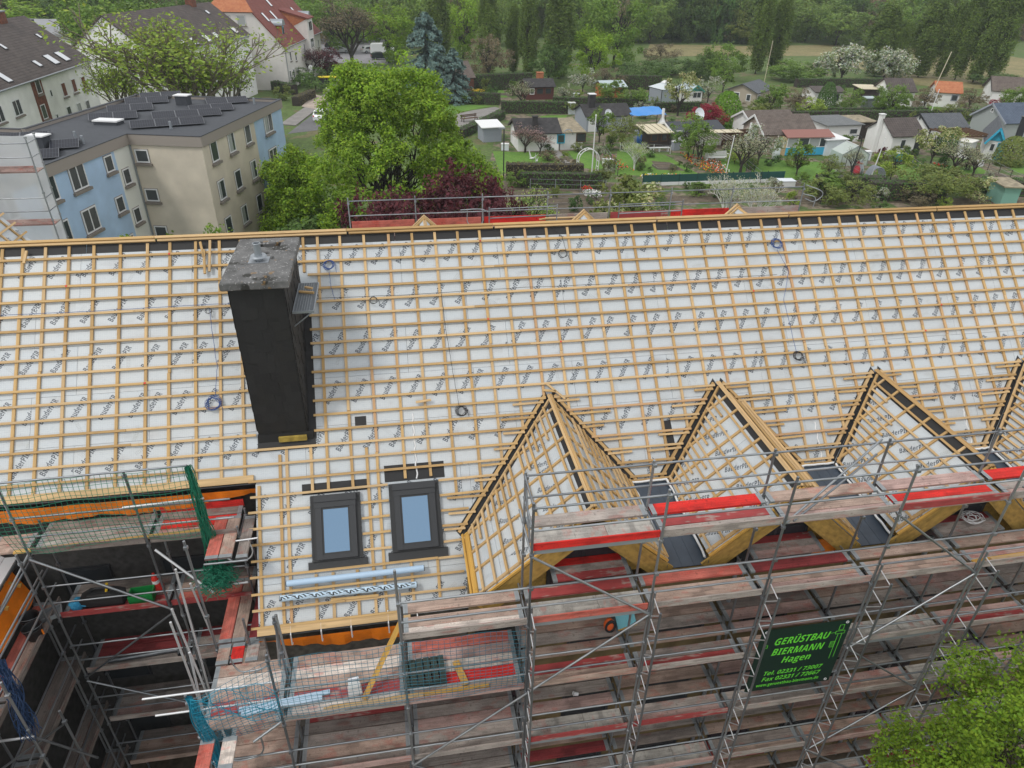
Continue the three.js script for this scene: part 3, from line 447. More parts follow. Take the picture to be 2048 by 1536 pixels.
{
  const s = thing('facade_scaffold', 'long steel scaffold with grey and red planks standing in front of the dormers', 'scaffold', [0, 0, 0]);
  const toe = (x0, x1, y, m, z = ZO - 0.03) => bar('toe_board', V(x0 + 0.03, y + 0.1, z), V(x1 - 0.03, y + 0.1, z), 0.03, 0.15, m, s);
  XS.forEach((x, i) => {
    const topO = x > 1 ? LV[0] + 1.12 : x > -1 ? 10.95 : 9.25;
    standard(s, x, ZO, 0, topO, LV); standard(s, x + 0.02, ZI, 0, x > 1 ? LV[0] + 1.1 : LV[1] + (x > -1 ? 0 : 0.1), LV);
    for (const y of LV) if (y < topO - 0.5 && !(x < -1 && y > 8)) rod('transom', V(x, y - 0.06, ZI - 0.35), V(x, y - 0.06, ZO), 0.022, st(), s);
    if (x > 1) for (const y of [0.55, 1.05]) if (i === 2) rod('guard_rail', V(x, LV[0] + y, ZI), V(x, LV[0] + y, ZO), 0.021, st(), s);
    if (x > 1) { // lattice girder standing out from the standard
      const zz = 8.62, g = [grod(V(0, 0, 0), V(0, 9.7, 0), 0.024), grod(V(0, 0, 0.36), V(0, 9.55, 0.36), 0.024)]; const l = holder('lattice_girder', s, [x + 0.03, 0, ZO + 0.06]);
      part('chord', g[0], st(), l); part('chord', g[1], st(), l);
      const zig = []; for (let y = 0.1; y < 9.4; y += 0.56) { zig.push(grod(V(0, y, 0), V(0, y + 0.42, 0.36), 0.013, 5), grod(V(0, y + 0.42, 0.36), V(0, y + 0.5, 0), 0.013, 5)); }
      const lm = part('lattice_rods', merge(zig), M.bright, l); lm.userData.kind = 'stuff';
    }
  });
  const L0 = [['g', 'P', 'P', 'R'], ['R', 'r', 'g', 'g'], ['b', 'b', 'p', 'g'], ['p', 'R', 'g', 'r'], ['R', 'g', 'p', 'g'], ['g', 'r', 'g', 'g'], ['b', 'g', 'g', 'g'], ['g', 'g', 'b', 'g'], ['b', 'p', 'g', 'g']];
  const L1 = [['b', 'b', 'w', 'g'], ['r', 'P', 'P', 'o'], ['o', 'b', 'b', 'g'], ['m', 'b', 'p', 'g'], ['b', 'b', 'b', 'g'], ['b', 'p', 'g', 'g'], ['g', 'r', 'g', 'g'], ['g', 'g', 'g', 'g'], ['b', 'g', 'p', 'g'], ['g', 'b', 'g', 'g']];
  for (let i = 0; i < XS.length - 1; i++) LV.forEach((y, k) => {
    const x0 = XS[i], x1 = XS[i + 1]; if (k === 0 && i < 2) return; if (k === 1 && i < 1) return;
    let c; if (k === 0) c = L0[i - 2]; else if (k === 1) c = L1[i - 1]; else c = null;
    const C = (q) => (c ? M.pk[c[q]] : anyPlank());
    const dy = () => y + (sr() - 0.5) * 0.012, P = (z0, z1, m, a = x0 + 0.05, b = x1 - 0.05) => plank(s, V(a, dy(), (z0 + z1) / 2), V(b, dy(), (z0 + z1) / 2), z1 - z0 - 0.006, m);
    if (k < 2) P(7.36, 7.64, C(0));
    else if (i >= 2) { P(6.7, 6.95, C(0)); P(6.98, 7.25, C(0)); P(7.33, 7.58, C(0)); }
    if (c && c[1] === 'P' || (!c && i >= 2 && (i * 7 + k) % 4 === 1)) { // plywood panel deck in two sheets
      const m = (x0 + x1) / 2 + 0.25; for (const [a, b] of [[x0 + 0.06, m - 0.004], [m + 0.004, x1 - 0.06]]) bar('deck_panel', V(a, y, 7.98), V(b, y, 7.98), 0.46, 0.04, M.pk.P, s); bar('deck_frame', V(x0 + 0.05, y - 0.03, 8.215), V(x1 - 0.05, y - 0.03, 8.215), 0.02, 0.09, M.plate, s);
    } else if (i >= 2 || k < 2) { P(7.74, 7.975, C(1)); P(7.98, 8.21, C(2)); }
    else if (k === 2) { let z = 6.78; for (const q of (i === 0 ? ['b', 'w', 'b', 'r', 'w'] : ['o', 'p', 'w', 'R', 'b'])) { P(z, z + 0.268, M.pk[q]); z += 0.283; } }
    else { for (const z of [6.78, 7.06, 7.34, 7.64, 7.93]) P(z, z + 0.26, anyPlank()); }
    toe(x0, x1, y, c ? M.pk[c[3]] : M.pk['gggrbp'[Math.floor(sr() * 6)]]);
    for (const h of [0.5, 1.0]) if (!(k === 2 && false)) rail(s, V(x0, y + h, ZO), V(x1, y + h, ZO));
    if (k === 0) for (const h of [0.52, 1.02]) rail(s, V(x0, y + h, ZI), V(x1, y + h, ZI));
  });
  for (const [c, q] of [[3.35, ['R', 'g', 'r']], [7.6, ['r', 'g', 'p']], [11.9, ['m', 'g', 'g']], [16.2, ['g', 'b', 'g']]]) q.forEach((k, n) => plank(s, V(c - 0.75, LV[1] + 0.03 - n * 0.01, 6.84 + n * 0.185), V(c + 0.85, LV[1] + 0.03 - n * 0.01, 6.84 + n * 0.185), 0.175, M.pk[k]));
  const brace = (i, a, j, b, z = ZO + 0.05) => rod('brace', V(XS[i], LV[a] - 0.05, z), V(XS[j], LV[b] - 0.05, z), 0.024, st(), s);
  brace(2, 0, 3, 1); brace(3, 1, 2, 2); brace(2, 2, 1, 3); brace(1, 3, 2, 4); brace(2, 4, 3, 5); brace(5, 0, 6, 1); brace(6, 1, 5, 2); brace(5, 2, 6, 3); brace(6, 3, 5, 4); brace(5, 4, 6, 5);
  rod('brace', V(6.6, 11.05, ZO), V(8.75, 12.1, ZI), 0.022, st(), s); rod('brace', V(6.75, 11.08, ZO), V(8.75, 11.75, ZI), 0.022, st(), s); rod('brace', V(11.4, 11.3, ZO), V(13.4, 11.95, ZI), 0.022, st(), s);
  // gate-shaped end frame at the left end of the top deck
  rod('end_frame', V(1.92, 11.0, ZI + 0.1), V(1.92, 12.0, ZI + 0.15), 0.018, st(), s); rod('end_frame', V(1.92, 11.05, ZO - 0.2), V(1.92, 11.9, ZI + 0.2), 0.018, st(), s);
  // lower deck to the corner, planks laid across
  for (let k = 2; k < 6; k++) { const y = LV[k]; ['b', 'w', 'b', 'r', 'b'].forEach((q, j) => plank(s, V(-4.22, y + 0.006, 6.92 + j * 0.283), V(-2.8, y + 0.006, 6.92 + j * 0.283), 0.268, k === 2 ? M.pk[q] : anyPlank())); for (const h of [0.5, 1]) if (k > 2) rail(s, V(-4.25, y + h, ZO), V(-2.74, y + h, ZO)); }
  standard(s, -4.25, ZO, 0, 8.45, LV); standard(s, -4.3, 6.3, 0, 10.3, LV); standard(s, -3.62, 6.35, 0, 8.1, LV);
  for (const y of LV.slice(2)) { plank(s, V(-4.1, y - 0.06, 8.33), V(-4.1, y - 0.06, 9.0), 0.25, M.pk.o); plank(s, V(-3.7, y - 0.06, 8.33), V(-3.7, y - 0.06, 8.95), 0.25, M.pk.w); break; }
  // loose tubes stood upright at the corner
  [[-4.42, 6.7, 10.0, -4.46, 6.9], [-4.5, 6.1, 9.0, -4.36, 5.9], [-4.62, 6.9, 9.2, -4.25, 7.3], [-4.2, 7.7, 8.9, -4.38, 7.9], [-4.48, 7.4, 9.4, -4.4, 7.5]].forEach(([x, z, y, x2, z2]) => rod('loose_tube', V(x, y, z), V(x2, y - 3.4 - sr(), z2), 0.022, M.bright, s));
  for (const [y, x0, x1] of [[8.5, -4.95, -2.74], [8.0, -4.85, -2.74]]) rod('guard_rail', V(x0, y, ZO), V(x1, y - 0.0, ZO), 0.021, M.bright, s);
  // bent end guards
  for (const [x, y, z] of [[-3.4, 8.05, 7.2], [-3.55, 6.9, 8.3]]) part('end_guard', gtube([V(x - 0.35, y, z), V(x - 0.3, y - 0.3, z + 0.02), V(x - 0.2, y - 0.42, z + 0.05), V(x + 0.25, y - 0.38, z + 0.05), V(x + 0.35, y - 0.25, z + 0.03), V(x + 0.36, y + 0.1, z)], 0.017, 7, 30), M.steel[2], s);
  rod('brace', V(-3.3, 7.05, 8.4), V(-2.74, 7.35, 8.25), 0.026, M.steel[2], s);
  const a = part('end_frame', merge([grod(V(-2.95, 7.3, 6.95), V(-2.86, 8.55, 6.75), 0.035), grod(V(-2.95, 7.3, 6.95), V(-2.62, 6.7, 7.4), 0.028), grod(V(-2.86, 8.55, 6.75), V(-2.7, 7.0, 7.2), 0.025)]), M.steel[2], s);
}
{
  const s = thing('recess_scaffold', 'narrow scaffold hung with green netting in the dark recess of the facade', 'scaffold', [0, 0, 0]);
  const XR = [-7.8, -5.53, -3.72], zo = 5.0, zi = 4.32, LR = LV.slice(1);
  for (const x of XR) { standard(s, x, zo, 0, x > -4 ? 9.4 : 11.05, LV); standard(s, x + 0.03, zi, 0, x > -4 ? 9.3 : 9.5, LV); for (const y of LR) rod('transom', V(x, y - 0.06, zi), V(x, y - 0.06, zo), 0.021, st(), s); }
  LR.forEach((y, k) => {
    for (let i = 0; i < 2; i++) {
      const x0 = XR[i] + 0.05, x1 = XR[i + 1] - 0.05; const c = k === 0 ? [['g', 'P', 'd'], ['R', 'p', 'd']][i] : k === 1 ? [['g', 'r', 'r'], ['b', 'o', 'r']][i] : k === 2 ? [['m', 'g', 'g'], ['g', 'g', 'g']][i] : null;
      const C = (q) => (c ? M.pk[c[q]] : anyPlank());
      plank(s, V(x0, y, 4.18), V(x1, y + 0.004, 4.18), 0.26, k === 2 ? M.pk.m : M.pk.d); plank(s, V(x0, y, 4.47), V(x1, y, 4.47), 0.28, C(0)); plank(s, V(x0, y, 4.77), V(x1, y, 4.77), 0.28, C(1));
      bar('toe_board', V(x0, y + 0.08, zo - 0.04), V(x1, y + 0.08, zo - 0.04), 0.03, 0.15, C(2), s);
      for (const h of [0.5, 1.0]) rail(s, V(XR[i], y + h, zo), V(XR[i + 1], y + h, zo));
    }
  });
  rail(s, V(-8.6, 11.03, zo), V(-4.36, 11.08, zo)); rod('guard_rail', V(-5.75, 10.2, zo + 0.03), V(-4.2, 10.25, zo + 0.03), 0.024, M.bright, s);
  rod('brace', V(-7.8, 9.1, zo + 0.05), V(-5.45, 7.2, zo + 0.05), 0.026, st(), s); rod('brace', V(-5.5, 7.1, zo + 0.05), V(-7.8, 5.3, zo + 0.05), 0.024, st(), s); rod('brace', V(-7.8, 5.2, zo + 0.05), V(-5.0, 3.4, zo + 0.05), 0.024, st(), s);
  rod('brace', V(-5.4, 9.05, zo + 0.08), V(-4.35, 8.05, zo + 0.5), 0.028, M.bright, s); rod('brace', V(-7.8, 9.2, zo), V(-8.6, 8.0, zo + 0.6), 0.024, st(), s);
  bar('loose_board', V(-8.1, 9.22, 4.92), V(-4.4, 9.24, 4.84), 0.1, 0.03, M.pk.y, s, V(0, 1, 0));
  // second pair of standards just right of the middle one
  standard(s, -5.2, 5.25, 0, 8.2, LV); const lg = []; for (let y = 0.3; y < 7.8; y += 0.75) lg.push(grod(V(-5.3, y, 5.12), V(-5.2, y + 0.45, 5.25), 0.012, 5)); part('lattice_rods', merge(lg), M.bright, s).userData.kind = 'stuff';
  // deck running along the side wall
  LV.slice(1).forEach((y, k) => {
    const z1 = k === 0 ? 5.68 : 6.22; plank(s, V(-4.15, y + 0.03, 4.42), V(-4.15, y + 0.03, z1), 0.25, k < 2 ? M.pk.o : anyPlank()); plank(s, V(-3.88, y + 0.03, 4.42), V(-3.88, y + 0.03, z1), 0.25, k < 2 ? M.pk.b : anyPlank()); plank(s, V(-3.57, y - 0.02, 4.42), V(-3.57, y - 0.02, z1), 0.22, k === 1 ? M.pk.m : M.pk.d);
    if (k > 0) { const q = ['b', 'R', 'g']; [-4.12, -3.84, -3.54].forEach((x, j) => plank(s, V(x, y + 0.03, 6.27), V(x, y + 0.03, 6.76), 0.24, M.pk[q[j]])); }
    rod('transom', V(-4.3, y - 0.06, z1 + 0.03), V(-3.45, y - 0.06, z1 + 0.03), 0.024, st(), s);
    if (k === 0) { rod('transom', V(-4.6, y - 1.15, 5.25), V(-3.7, y - 1.15, 5.25), 0.03, M.bright, s); }
  });
  bar('toe_board', V(-5.5, 9.25, 4.06), V(-3.75, 9.25, 4.06), 0.03, 0.18, M.pk.R, s);
  // bent guard rail above the corner
  part('end_guard', gtube([V(-4.35, 9.0, 5.2), V(-4.15, 9.12, 5.2), V(-3.3, 9.2, 5.2)], 0.02, 7, 20), M.bright, s); part('end_guard', gtube([V(-4.05, 9.1, 5.2), V(-4.0, 8.8, 5.25), V(-3.85, 8.68, 5.28), V(-3.55, 8.72, 5.28), V(-3.46, 8.85, 5.25), V(-3.5, 9.17, 5.2)], 0.017, 7, 26), M.bright, s);
}
{
  const s = thing('side_scaffold', 'scaffold with planks running towards us along the side wing with orange membrane', 'scaffold', [0, 0, 0]);
  for (const z of [4.45, 7.0, 9.5]) { standard(s, -7.93, z + (z < 5 ? 0.7 : 0), 0, 9.35, LV); standard(s, -8.5, z, 0, 7.4, LV); for (const y of LV.slice(2)) rod('transom', V(-8.52, y - 0.06, z), V(-7.93, y - 0.06, z), 0.021, st(), s); }
  LV.slice(2).forEach((y, k) => {
    for (const [a, b] of [[4.47, 6.95], [7.02, 9.47]]) { plank(s, V(-8.35, y, a), V(-8.35, y, b), 0.25, k === 0 ? M.pk.o : M.pk.d); plank(s, V(-8.08, y, a), V(-8.08, y, b), 0.25, k === 0 ? M.pk.b : M.pk.d); bar('toe_board', V(-7.95, y + 0.08, a), V(-7.95, y + 0.08, b), 0.03, 0.15, M.pk.d, s); }
    for (const h of [0.5, 1.0]) rail(s, V(-7.93, y + h, 4.4), V(-7.93, y + h, 9.5));
  });
  rail(s, V(-7.95, 8.85, 4.6), V(-7.95, 8.85, 9.5)); rail(s, V(-7.95, 8.35, 4.6), V(-7.95, 8.35, 9.5));
  rod('brace', V(-7.88, 7.2, 8.6), V(-7.88, 5.3, 6.2), 0.024, st(), s); rod('brace', V(-7.88, 5.3, 8.4), V(-7.88, 3.5, 6.2), 0.024, st(), s);
  standard(s, -7.45, 7.6, 0, 8.6, LV); standard(s, -7.3, 6.9, 0, 6.7, LV); rod('transom', V(-8.5, 7.0, 7.62), V(-7.4, 7.0, 7.62), 0.026, M.bright, s); rod('brace', V(-7.45, 7.0, 7.6), V(-6.9, 5.3, 7.1), 0.024, st(), s);
  for (let k = 0; k < 2; k++) plank(s, V(-8.62, 9.2 - 0.03, 4.5 + k * 0.27), V(-7.86, 9.2 - 0.03, 4.48 + k * 0.27), 0.25, M.pk.b);
}
// rear scaffold behind the ridge
{
  const s = thing('rear_scaffold', 'far side scaffold showing its rails and red toe boards over the ridge', 'scaffold', [0, 0, 0]); const z0 = -8.2, y = 11.2, xs = [-1.55, 0.8, 3.23, 5.66, 8.05, 10.45, 12.93, 15.87];
  for (const x of xs) { standard(s, x, z0, 0, 12.4, [11.2, 9.3, 7.4, 5.5, 3.6, 1.7]); standard(s, x, z0 + 0.72, 0, 11.3, []); rod('transom', V(x, y - 0.06, z0), V(x, y - 0.06, z0 + 0.72), 0.022, st(), s); }
  const col = ['o', 'o', 'R', 'g', 'r', 'R', 'g', 'p'];
  for (let i = 0; i < xs.length - 1; i++) { plank(s, V(xs[i] + 0.05, y, z0 + 0.2), V(xs[i + 1] - 0.05, y, z0 + 0.2), 0.28, anyPlank(), V(0, 1, 0), false); plank(s, V(xs[i] + 0.05, y, z0 + 0.5), V(xs[i + 1] - 0.05, y, z0 + 0.5), 0.28, anyPlank(), V(0, 1, 0), false); bar('toe_board', V(xs[i] + 0.06, y + 0.19, z0 + 0.04), V(xs[i + 1] - 0.06, y + 0.19, z0 + 0.04), 0.03, 0.34, M.pk[col[i]], s); for (const h of [0.55, 1.08]) rail(s, V(xs[i], y + h, z0), V(xs[i + 1], y + h, z0)); }
  for (const [a, b] of [[2, 3], [4, 5]]) { rail(s, V(xs[a] + 0.15, y + 0.85, z0 + 0.72), V(xs[b] + 0.2, y + 0.88, z0 + 0.72)); rail(s, V(xs[a] + 0.15, y + 0.52, z0 + 0.72), V(xs[b] + 0.2, y + 0.55, z0 + 0.72)); rod('standard', V(xs[a] + 0.15, y - 0.1, z0 + 0.72), V(xs[a] + 0.15, y + 0.92, z0 + 0.72), TR, st(), s); rod('standard', V(xs[b] + 0.2, y - 0.1, z0 + 0.72), V(xs[b] + 0.2, y + 0.95, z0 + 0.72), TR, st(), s); }
  part('end_guard', gtube([V(2.35, y + 0.85, z0 + 0.7), V(3.1, y + 0.85, z0 + 0.7), V(3.35, y + 0.75, z0 + 0.7)], 0.018, 6, 16), M.steel[2], s); part('end_guard', gtube([V(2.6, y + 0.83, z0 + 0.7), V(2.6, y + 0.4, z0 + 0.7), V(2.7, y + 0.3, z0 + 0.7), V(3.05, y + 0.3, z0 + 0.7), V(3.15, y + 0.4, z0 + 0.7), V(3.15, y + 0.84, z0 + 0.7)], 0.018, 6, 30), M.steel[2], s);
  part('end_guard', gtube([V(15.95, 12.35, z0), V(16.5, 12.15, z0 + 0.3), V(16.55, 12.0, z0 + 0.3), V(16.3, 11.75, z0 + 0.2), V(15.95, 11.85, z0 + 0.1)], 0.018, 6, 30), M.steel[2], s); part('end_guard', gtube([V(15.7, 12.1, z0 + 0.3), V(16.2, 11.95, z0 + 0.4), V(16.2, 11.6, z0 + 0.4)], 0.018, 6, 20), M.steel[2], s);
}
// sheeted scaffold on the far side of the rear wing
{
  const s = thing('sheeted_scaffold', 'scaffold tower wrapped in pale translucent sheeting beside the blue wall', 'scaffold', [0, 0, 0]); const z0 = -12;
  const ys = [12.85, 10.85, 8.85, 6.85];
  for (const [x, z] of [[-12.95, z0], [-15.4, z0], [-17.8, z0], [-12.95, z0 - 0.75], [-15.4, z0 - 0.75], [-17.8, z0 - 0.75]]) standard(s, x, z, 0, 13.8, ys);
  for (const y of ys) { for (const [a, b] of [[-17.8, -15.4], [-15.4, -12.95]]) { plank(s, V(a, y - 0.25, z0 - 0.2), V(b, y - 0.25, z0 - 0.2), 0.3, M.pk.p, V(0, 1, 0), false); plank(s, V(a, y - 0.25, z0 - 0.52), V(b, y - 0.25, z0 - 0.52), 0.3, M.pk.g, V(0, 1, 0), false); bar('toe_board', V(a, y - 0.1, z0 + 0.0), V(b, y - 0.1, z0 + 0.0), 0.03, 0.2, M.pk.p, s); for (const h of [0.3, 0.8]) rail(s, V(a, y + h, z0), V(b, y + h, z0)); } for (const h of [0.3, 0.8]) rail(s, V(-12.95, y + h, z0), V(-12.95, y + h, z0 - 0.75)); }
  const sheet = new THREE.MeshPhysicalMaterial({ roughness: 0.8, transmission: 0.75, thickness: 0, side: THREE.DoubleSide }); sheet.color.setRGB(0.8, 0.82, 0.84);
  for (const [a, b] of [[-17.8, -15.42], [-15.38, -13.0]]) { const g = new THREE.PlaneGeometry(b - a, 8, 18, 30), p = g.attributes.position; for (let i = 0; i < p.count; i++) p.setZ(i, 0.05 * Math.sin(p.getX(i) * 5 + p.getY(i) * 1.3) + 0.03 * Math.sin(p.getY(i) * 4)); g.computeVertexNormals(); part('sheeting', g, sheet, s, [(a + b) / 2, 9.75, z0 - 0.85]); }
}

// ---------- netting ----------
function cords(lines, r) { return merge(lines.map((pts) => new THREE.TubeGeometry(new THREE.CatmullRomCurve3(pts), Math.max(2, Math.round(pts.length * 1.2)), r, 3, false))); }
function netting(S, nu, nv, r) { // S(u, v) -> point
  const L = []; for (let i = 0; i <= nu; i++) { const a = []; for (let j = 0; j <= nv; j += 1) a.push(S(i / nu, j / nv)); L.push(a); } for (let j = 0; j <= nv; j++) { const a = []; for (let i = 0; i <= nu; i += 1) a.push(S(i / nu, j / nv)); L.push(a); } return cords(L, r);
}
M.netGreen = mat([0.012, 0.19, 0.11], 0.7); M.netBlue = mat([0.03, 0.17, 0.24], 0.7); M.netTurq = mat([0.015, 0.28, 0.42], 0.7);
const wob = (a, b) => 0.5 * Math.sin(a * 7.1 + b * 3.3) + 0.5 * Math.sin(a * 13.7 - b * 8.1);
{
  const n = thing('green_net', 'green safety net stretched over the recess scaffold and bunched at its end', 'net', [0, 0, 0]);
  part('mesh_field', netting((u, v) => V(-8.0 + 3.66 * u, 11.02 + 0.05 * u - 1.75 * v - 0.08 * Math.sin(u * 9) * v, 5.03 + 0.10 * Math.sin(v * 3.14) + 0.05 * wob(u * 1.4, v)), 36, 17, 0.005), M.netGreen, n);
  const R = rng(41), L = []; for (let i = 0; i < 70; i++) { const a = [], o = R(), q = R(); for (let j = 0; j <= 12; j++) { const t = j / 12, w = 0.06 + 0.26 * t; a.push(V(-4.36 + (t < 0.75 ? 0.02 : 0.02) + w * (o - 0.4) + 0.04 * Math.sin(t * 12 + o * 20), 11.08 - 3.0 * t, 5.03 + w * (q - 0.5) + 0.05 * Math.sin(t * 9 + q * 20))); } L.push(a); }
  part('bunch', cords(L, 0.007), M.netGreen, n);
  const H = []; for (let i = 0; i < 190; i++) { const a = []; let x = -4.28 + (R() - 0.5) * 0.5, y = 8.08 + R() * 0.3, z = 5.25 + (R() - 0.5) * 0.4; for (let j = 0; j < 7; j++) { a.push(V(x, y, z)); x += (R() - 0.5) * 0.28; y = Math.max(7.96, Math.min(8.5 - Math.abs(x + 4.28) * 0.6, y + (R() - 0.5) * 0.2)); z += (R() - 0.5) * 0.24; } H.push(a); }
  part('heap', cords(H, 0.008), M.netGreen, n);
}
{
  const n = thing('blue_net', 'blue grey safety net along the front of the lower deck', 'net', [0, 0, 0]);
  const top = (x) => (x > -2.74 ? 9.12 - 0.02 * Math.sin(x * 4) : 9.12 + (x + 2.74) * 0.55), bot = (x) => (x > -2.74 ? 7.42 : 7.42 + (x + 2.74) * 0.25 - 0.1);
  part('mesh_field', netting((u, v) => { const x = -4.15 + 6.0 * u; return V(x, top(x) + (bot(x) - top(x)) * v, ZO + 0.03 + 0.09 * Math.sin(v * 3.14) * (x < -2.74 ? 1.8 : 1) + 0.03 * wob(u * 2, v)); }, 56, 17, 0.0042), M.netBlue, n);
}
{
  const n = thing('turquoise_net', 'bright turquoise net bunched and hanging from the corner tube', 'net', [0, 0, 0]), R = rng(43), L = [];
  for (let i = 0; i < 44; i++) { const a = [], o = R(), q = R(); for (let j = 0; j <= 12; j++) { const t = j / 12, w = 0.06 + 0.13 * Math.sin(t * 3); a.push(V(-4.2 + 0.18 * t + w * (o - 0.5) + 0.03 * Math.sin(t * 14 + o * 20), 8.45 - 2.6 * t, ZO + 0.04 + w * (q - 0.5))); } L.push(a); }
  part('bunch', cords(L, 0.0065), M.netTurq, n);
  part('mesh_field', netting((u, v) => V(-4.15 + 1.45 * u, 8.45 + 0.12 * u - (0.55 + 0.5 * u) * v + 0.1 * Math.sin(v * 5 + u * 4), ZO + 0.1 + 0.1 * wob(u, v)), 12, 9, 0.006), M.netTurq, n);
}
{
  const n = thing('dark_blue_net', 'dark blue net bundled on the guard rail in the lower corner by the side wing', 'net', [0, 0, 0]), R = rng(47), L = [];
  for (let i = 0; i < 50; i++) { const a = [], o = R(), q = R(); for (let j = 0; j <= 10; j++) { const t = j / 10, w = 0.08 + 0.2 * t; a.push(V(-7.75 + 0.28 * t + w * (o - 0.5) + 0.05 * Math.sin(t * 11 + o * 30), 8.35 - 1.3 * t + 0.12 * Math.sin(t * 7 + q * 25), 7.0 + 0.6 * t + w * (q - 0.5) + 0.05 * Math.sin(t * 13 + q * 18))); } L.push(a); }
  part('bunch', cords(L, 0.008), mat([0.012, 0.04, 0.11], 0.7), n);
}

// ---------- sign ----------
{
  const c = document.createElement('canvas'); c.width = c.height = 1024; const x = c.getContext('2d'); x.fillStyle = '#0d2a22'; x.fillRect(0, 0, 1024, 1024);
  const g = '#6ad83a'; x.fillStyle = g; x.textBaseline = 'alphabetic';
  const line = (t, cx, y, size, w, it = true) => { x.save(); x.font = `${it ? 'italic ' : ''}bold ${size}px sans-serif`; const m = x.measureText(t).width; x.translate(cx, y); x.scale(w / m, 1); x.textAlign = 'center'; x.fillText(t, 0, 0); x.restore(); };
  line('GERÜSTBAU', 490, 262, 150, 640); line('BIERMANN', 480, 432, 150, 610); line('Hagen', 500, 580, 140, 350);
  line('Tel. 02331 / 73007', 510, 768, 92, 700); line('Fax 02331 / 72667', 510, 872, 92, 700); line('www.geruestbau-biermann.de', 500, 962, 70, 760, false);
  x.strokeStyle = g; x.lineWidth = 6; x.strokeRect(905, 70, 50, 80); x.strokeRect(880, 165, 105, 45); x.strokeRect(862, 330, 50, 92); x.beginPath(); x.moveTo(915, 215); x.lineTo(915, 620); x.moveTo(960, 215); x.lineTo(960, 600); x.moveTo(880, 185); x.lineTo(820, 185); x.stroke(); x.strokeRect(60, 250, 50, 40); x.beginPath(); x.moveTo(85, 210); x.lineTo(85, 560); x.stroke(); for (let k = 0; k < 4; k++) { x.beginPath(); x.moveTo(868, 345 + k * 20); x.lineTo(906, 345 + k * 20); x.stroke(); }
  const t = new THREE.CanvasTexture(c); t.colorSpace = THREE.SRGBColorSpace; t.anisotropy = 8;
  const s = thing('company_sign', 'dark green company board with bright green lettering hung on the scaffold', 'sign', [7.77, 6.15, ZO + 0.04]);
  part('panel', gbox(-1.0, 0, 0, 1.0, 2.0, 0.006), mat([0.006, 0.02, 0.015], 0.5), s); const f = part('print', new THREE.PlaneGeometry(1.99, 1.99).translate(0, 1, 0.009), mat([1, 1, 1], 0.55, { map: t }), s);
  for (const [px, py] of [[-0.9, 1.93], [0.9, 1.93], [-0.9, 0.07], [0.9, 0.07]]) part('cable_tie', new THREE.TorusGeometry(0.03, 0.006, 6, 10).translate(px, py, 0.01), M.white, s);
}

// ---------- ground ----------
T.grass = tex(512, 512, (u, v) => { const n = fbm(u, v, 6, 201, 5), f = fbm(u, v, 64, 207, 2), d = sstep(0.58, 0.72, fbm(u, v, 9, 211, 4)); let c = lerp3([0.06, 0.11, 0.022], [0.11, 0.16, 0.04], n); c = lerp3(c, [0.15, 0.12, 0.065], d * 0.75); return c.map((x) => x * (0.65 + 0.7 * f)); });
T.lawn = tex(512, 512, (u, v) => { const n = fbm(u, v, 7, 221, 5), f = fbm(u, v, 70, 227, 2); return lerp3([0.075, 0.18, 0.02], [0.135, 0.245, 0.036], n).map((x) => x * (0.7 + 0.6 * f)); });
T.soil = tex(256, 256, (u, v) => { const n = fbm(u, v, 10, 231, 5), f = fbm(u, v, 50, 233, 2); return lerp3([0.06, 0.045, 0.03], [0.15, 0.12, 0.085], n).map((x) => x * (0.6 + 0.8 * f)); });
T.meadow = tex(256, 256, (u, v) => { const n = fbm(u, v, 8, 241, 5), f = fbm(u, v, 50, 243, 2); return lerp3([0.15, 0.15, 0.055], [0.27, 0.22, 0.11], n).map((x) => x * (0.7 + 0.6 * f)); });
T.asphalt = tex(256, 256, (u, v) => { const n = fbm(u, v, 5, 251, 5), f = fbm(u, v, 90, 253, 2); return grey((0.10 + 0.06 * n) * (0.75 + 0.5 * f)).map((x, i) => x * [1, 1, 1.05][i]); });
M.grass = mat([1, 1, 1], 1, { map: rep(T.grass, 0.06, 0.06) }); M.gardenGround = mat([1, 1, 1], 1, { map: rep(tex(512, 512, (u, v) => { const n = fbm(u, v, 12, 261, 5), f = fbm(u, v, 60, 263, 3), d = sstep(0.42, 0.6, fbm(u, v, 22, 267, 4)); return lerp3(lerp3([0.05, 0.085, 0.02], [0.09, 0.14, 0.035], n), lerp3([0.10, 0.08, 0.055], [0.22, 0.18, 0.13], f), d).map((x) => x * (0.6 + 0.8 * f)); }), 0.05, 0.05) }); M.lawn = mat([1, 1, 1], 1, { map: rep(T.lawn, 0.12, 0.12) }); M.soil = mat([1, 1, 1], 1, { map: rep(T.soil, 0.25, 0.25) }); M.meadow = mat([1, 1, 1], 1, { map: rep(T.meadow, 0.05, 0.05) }); M.asphalt = mat([1, 1, 1], 0.9, { map: rep(T.asphalt, 0.2, 0.2) }); M.paving = mat([1.75, 1.65, 1.5], 0.9, { map: rep(T.asphalt, 0.35, 0.35) });
{
  const g = new THREE.PlaneGeometry(1600, 1600, 100, 100).rotateX(-Math.PI / 2), p = g.attributes.position;
  for (let i = 0; i < p.count; i++) { const z = p.getZ(i); if (z < -230) p.setY(i, 26 * sstep(-230, -420, z) + 30 * sstep(-420, -1200, z)); }
  g.computeVertexNormals(); struct('ground', metreUV(g), M.grass);
}
function sheet(name, pts, y, m, th = 0.03) { const g = prism(pts.map(([x, z]) => [x, -z]), -th, 0); g.rotateX(-Math.PI / 2); g.translate(0, y, 0); return struct(name, metreUV(g), m); }
sheet('building_site_ground', [[-30, 30], [40, 30], [40, -11], [-30, -11]], 0.02, M.soil);
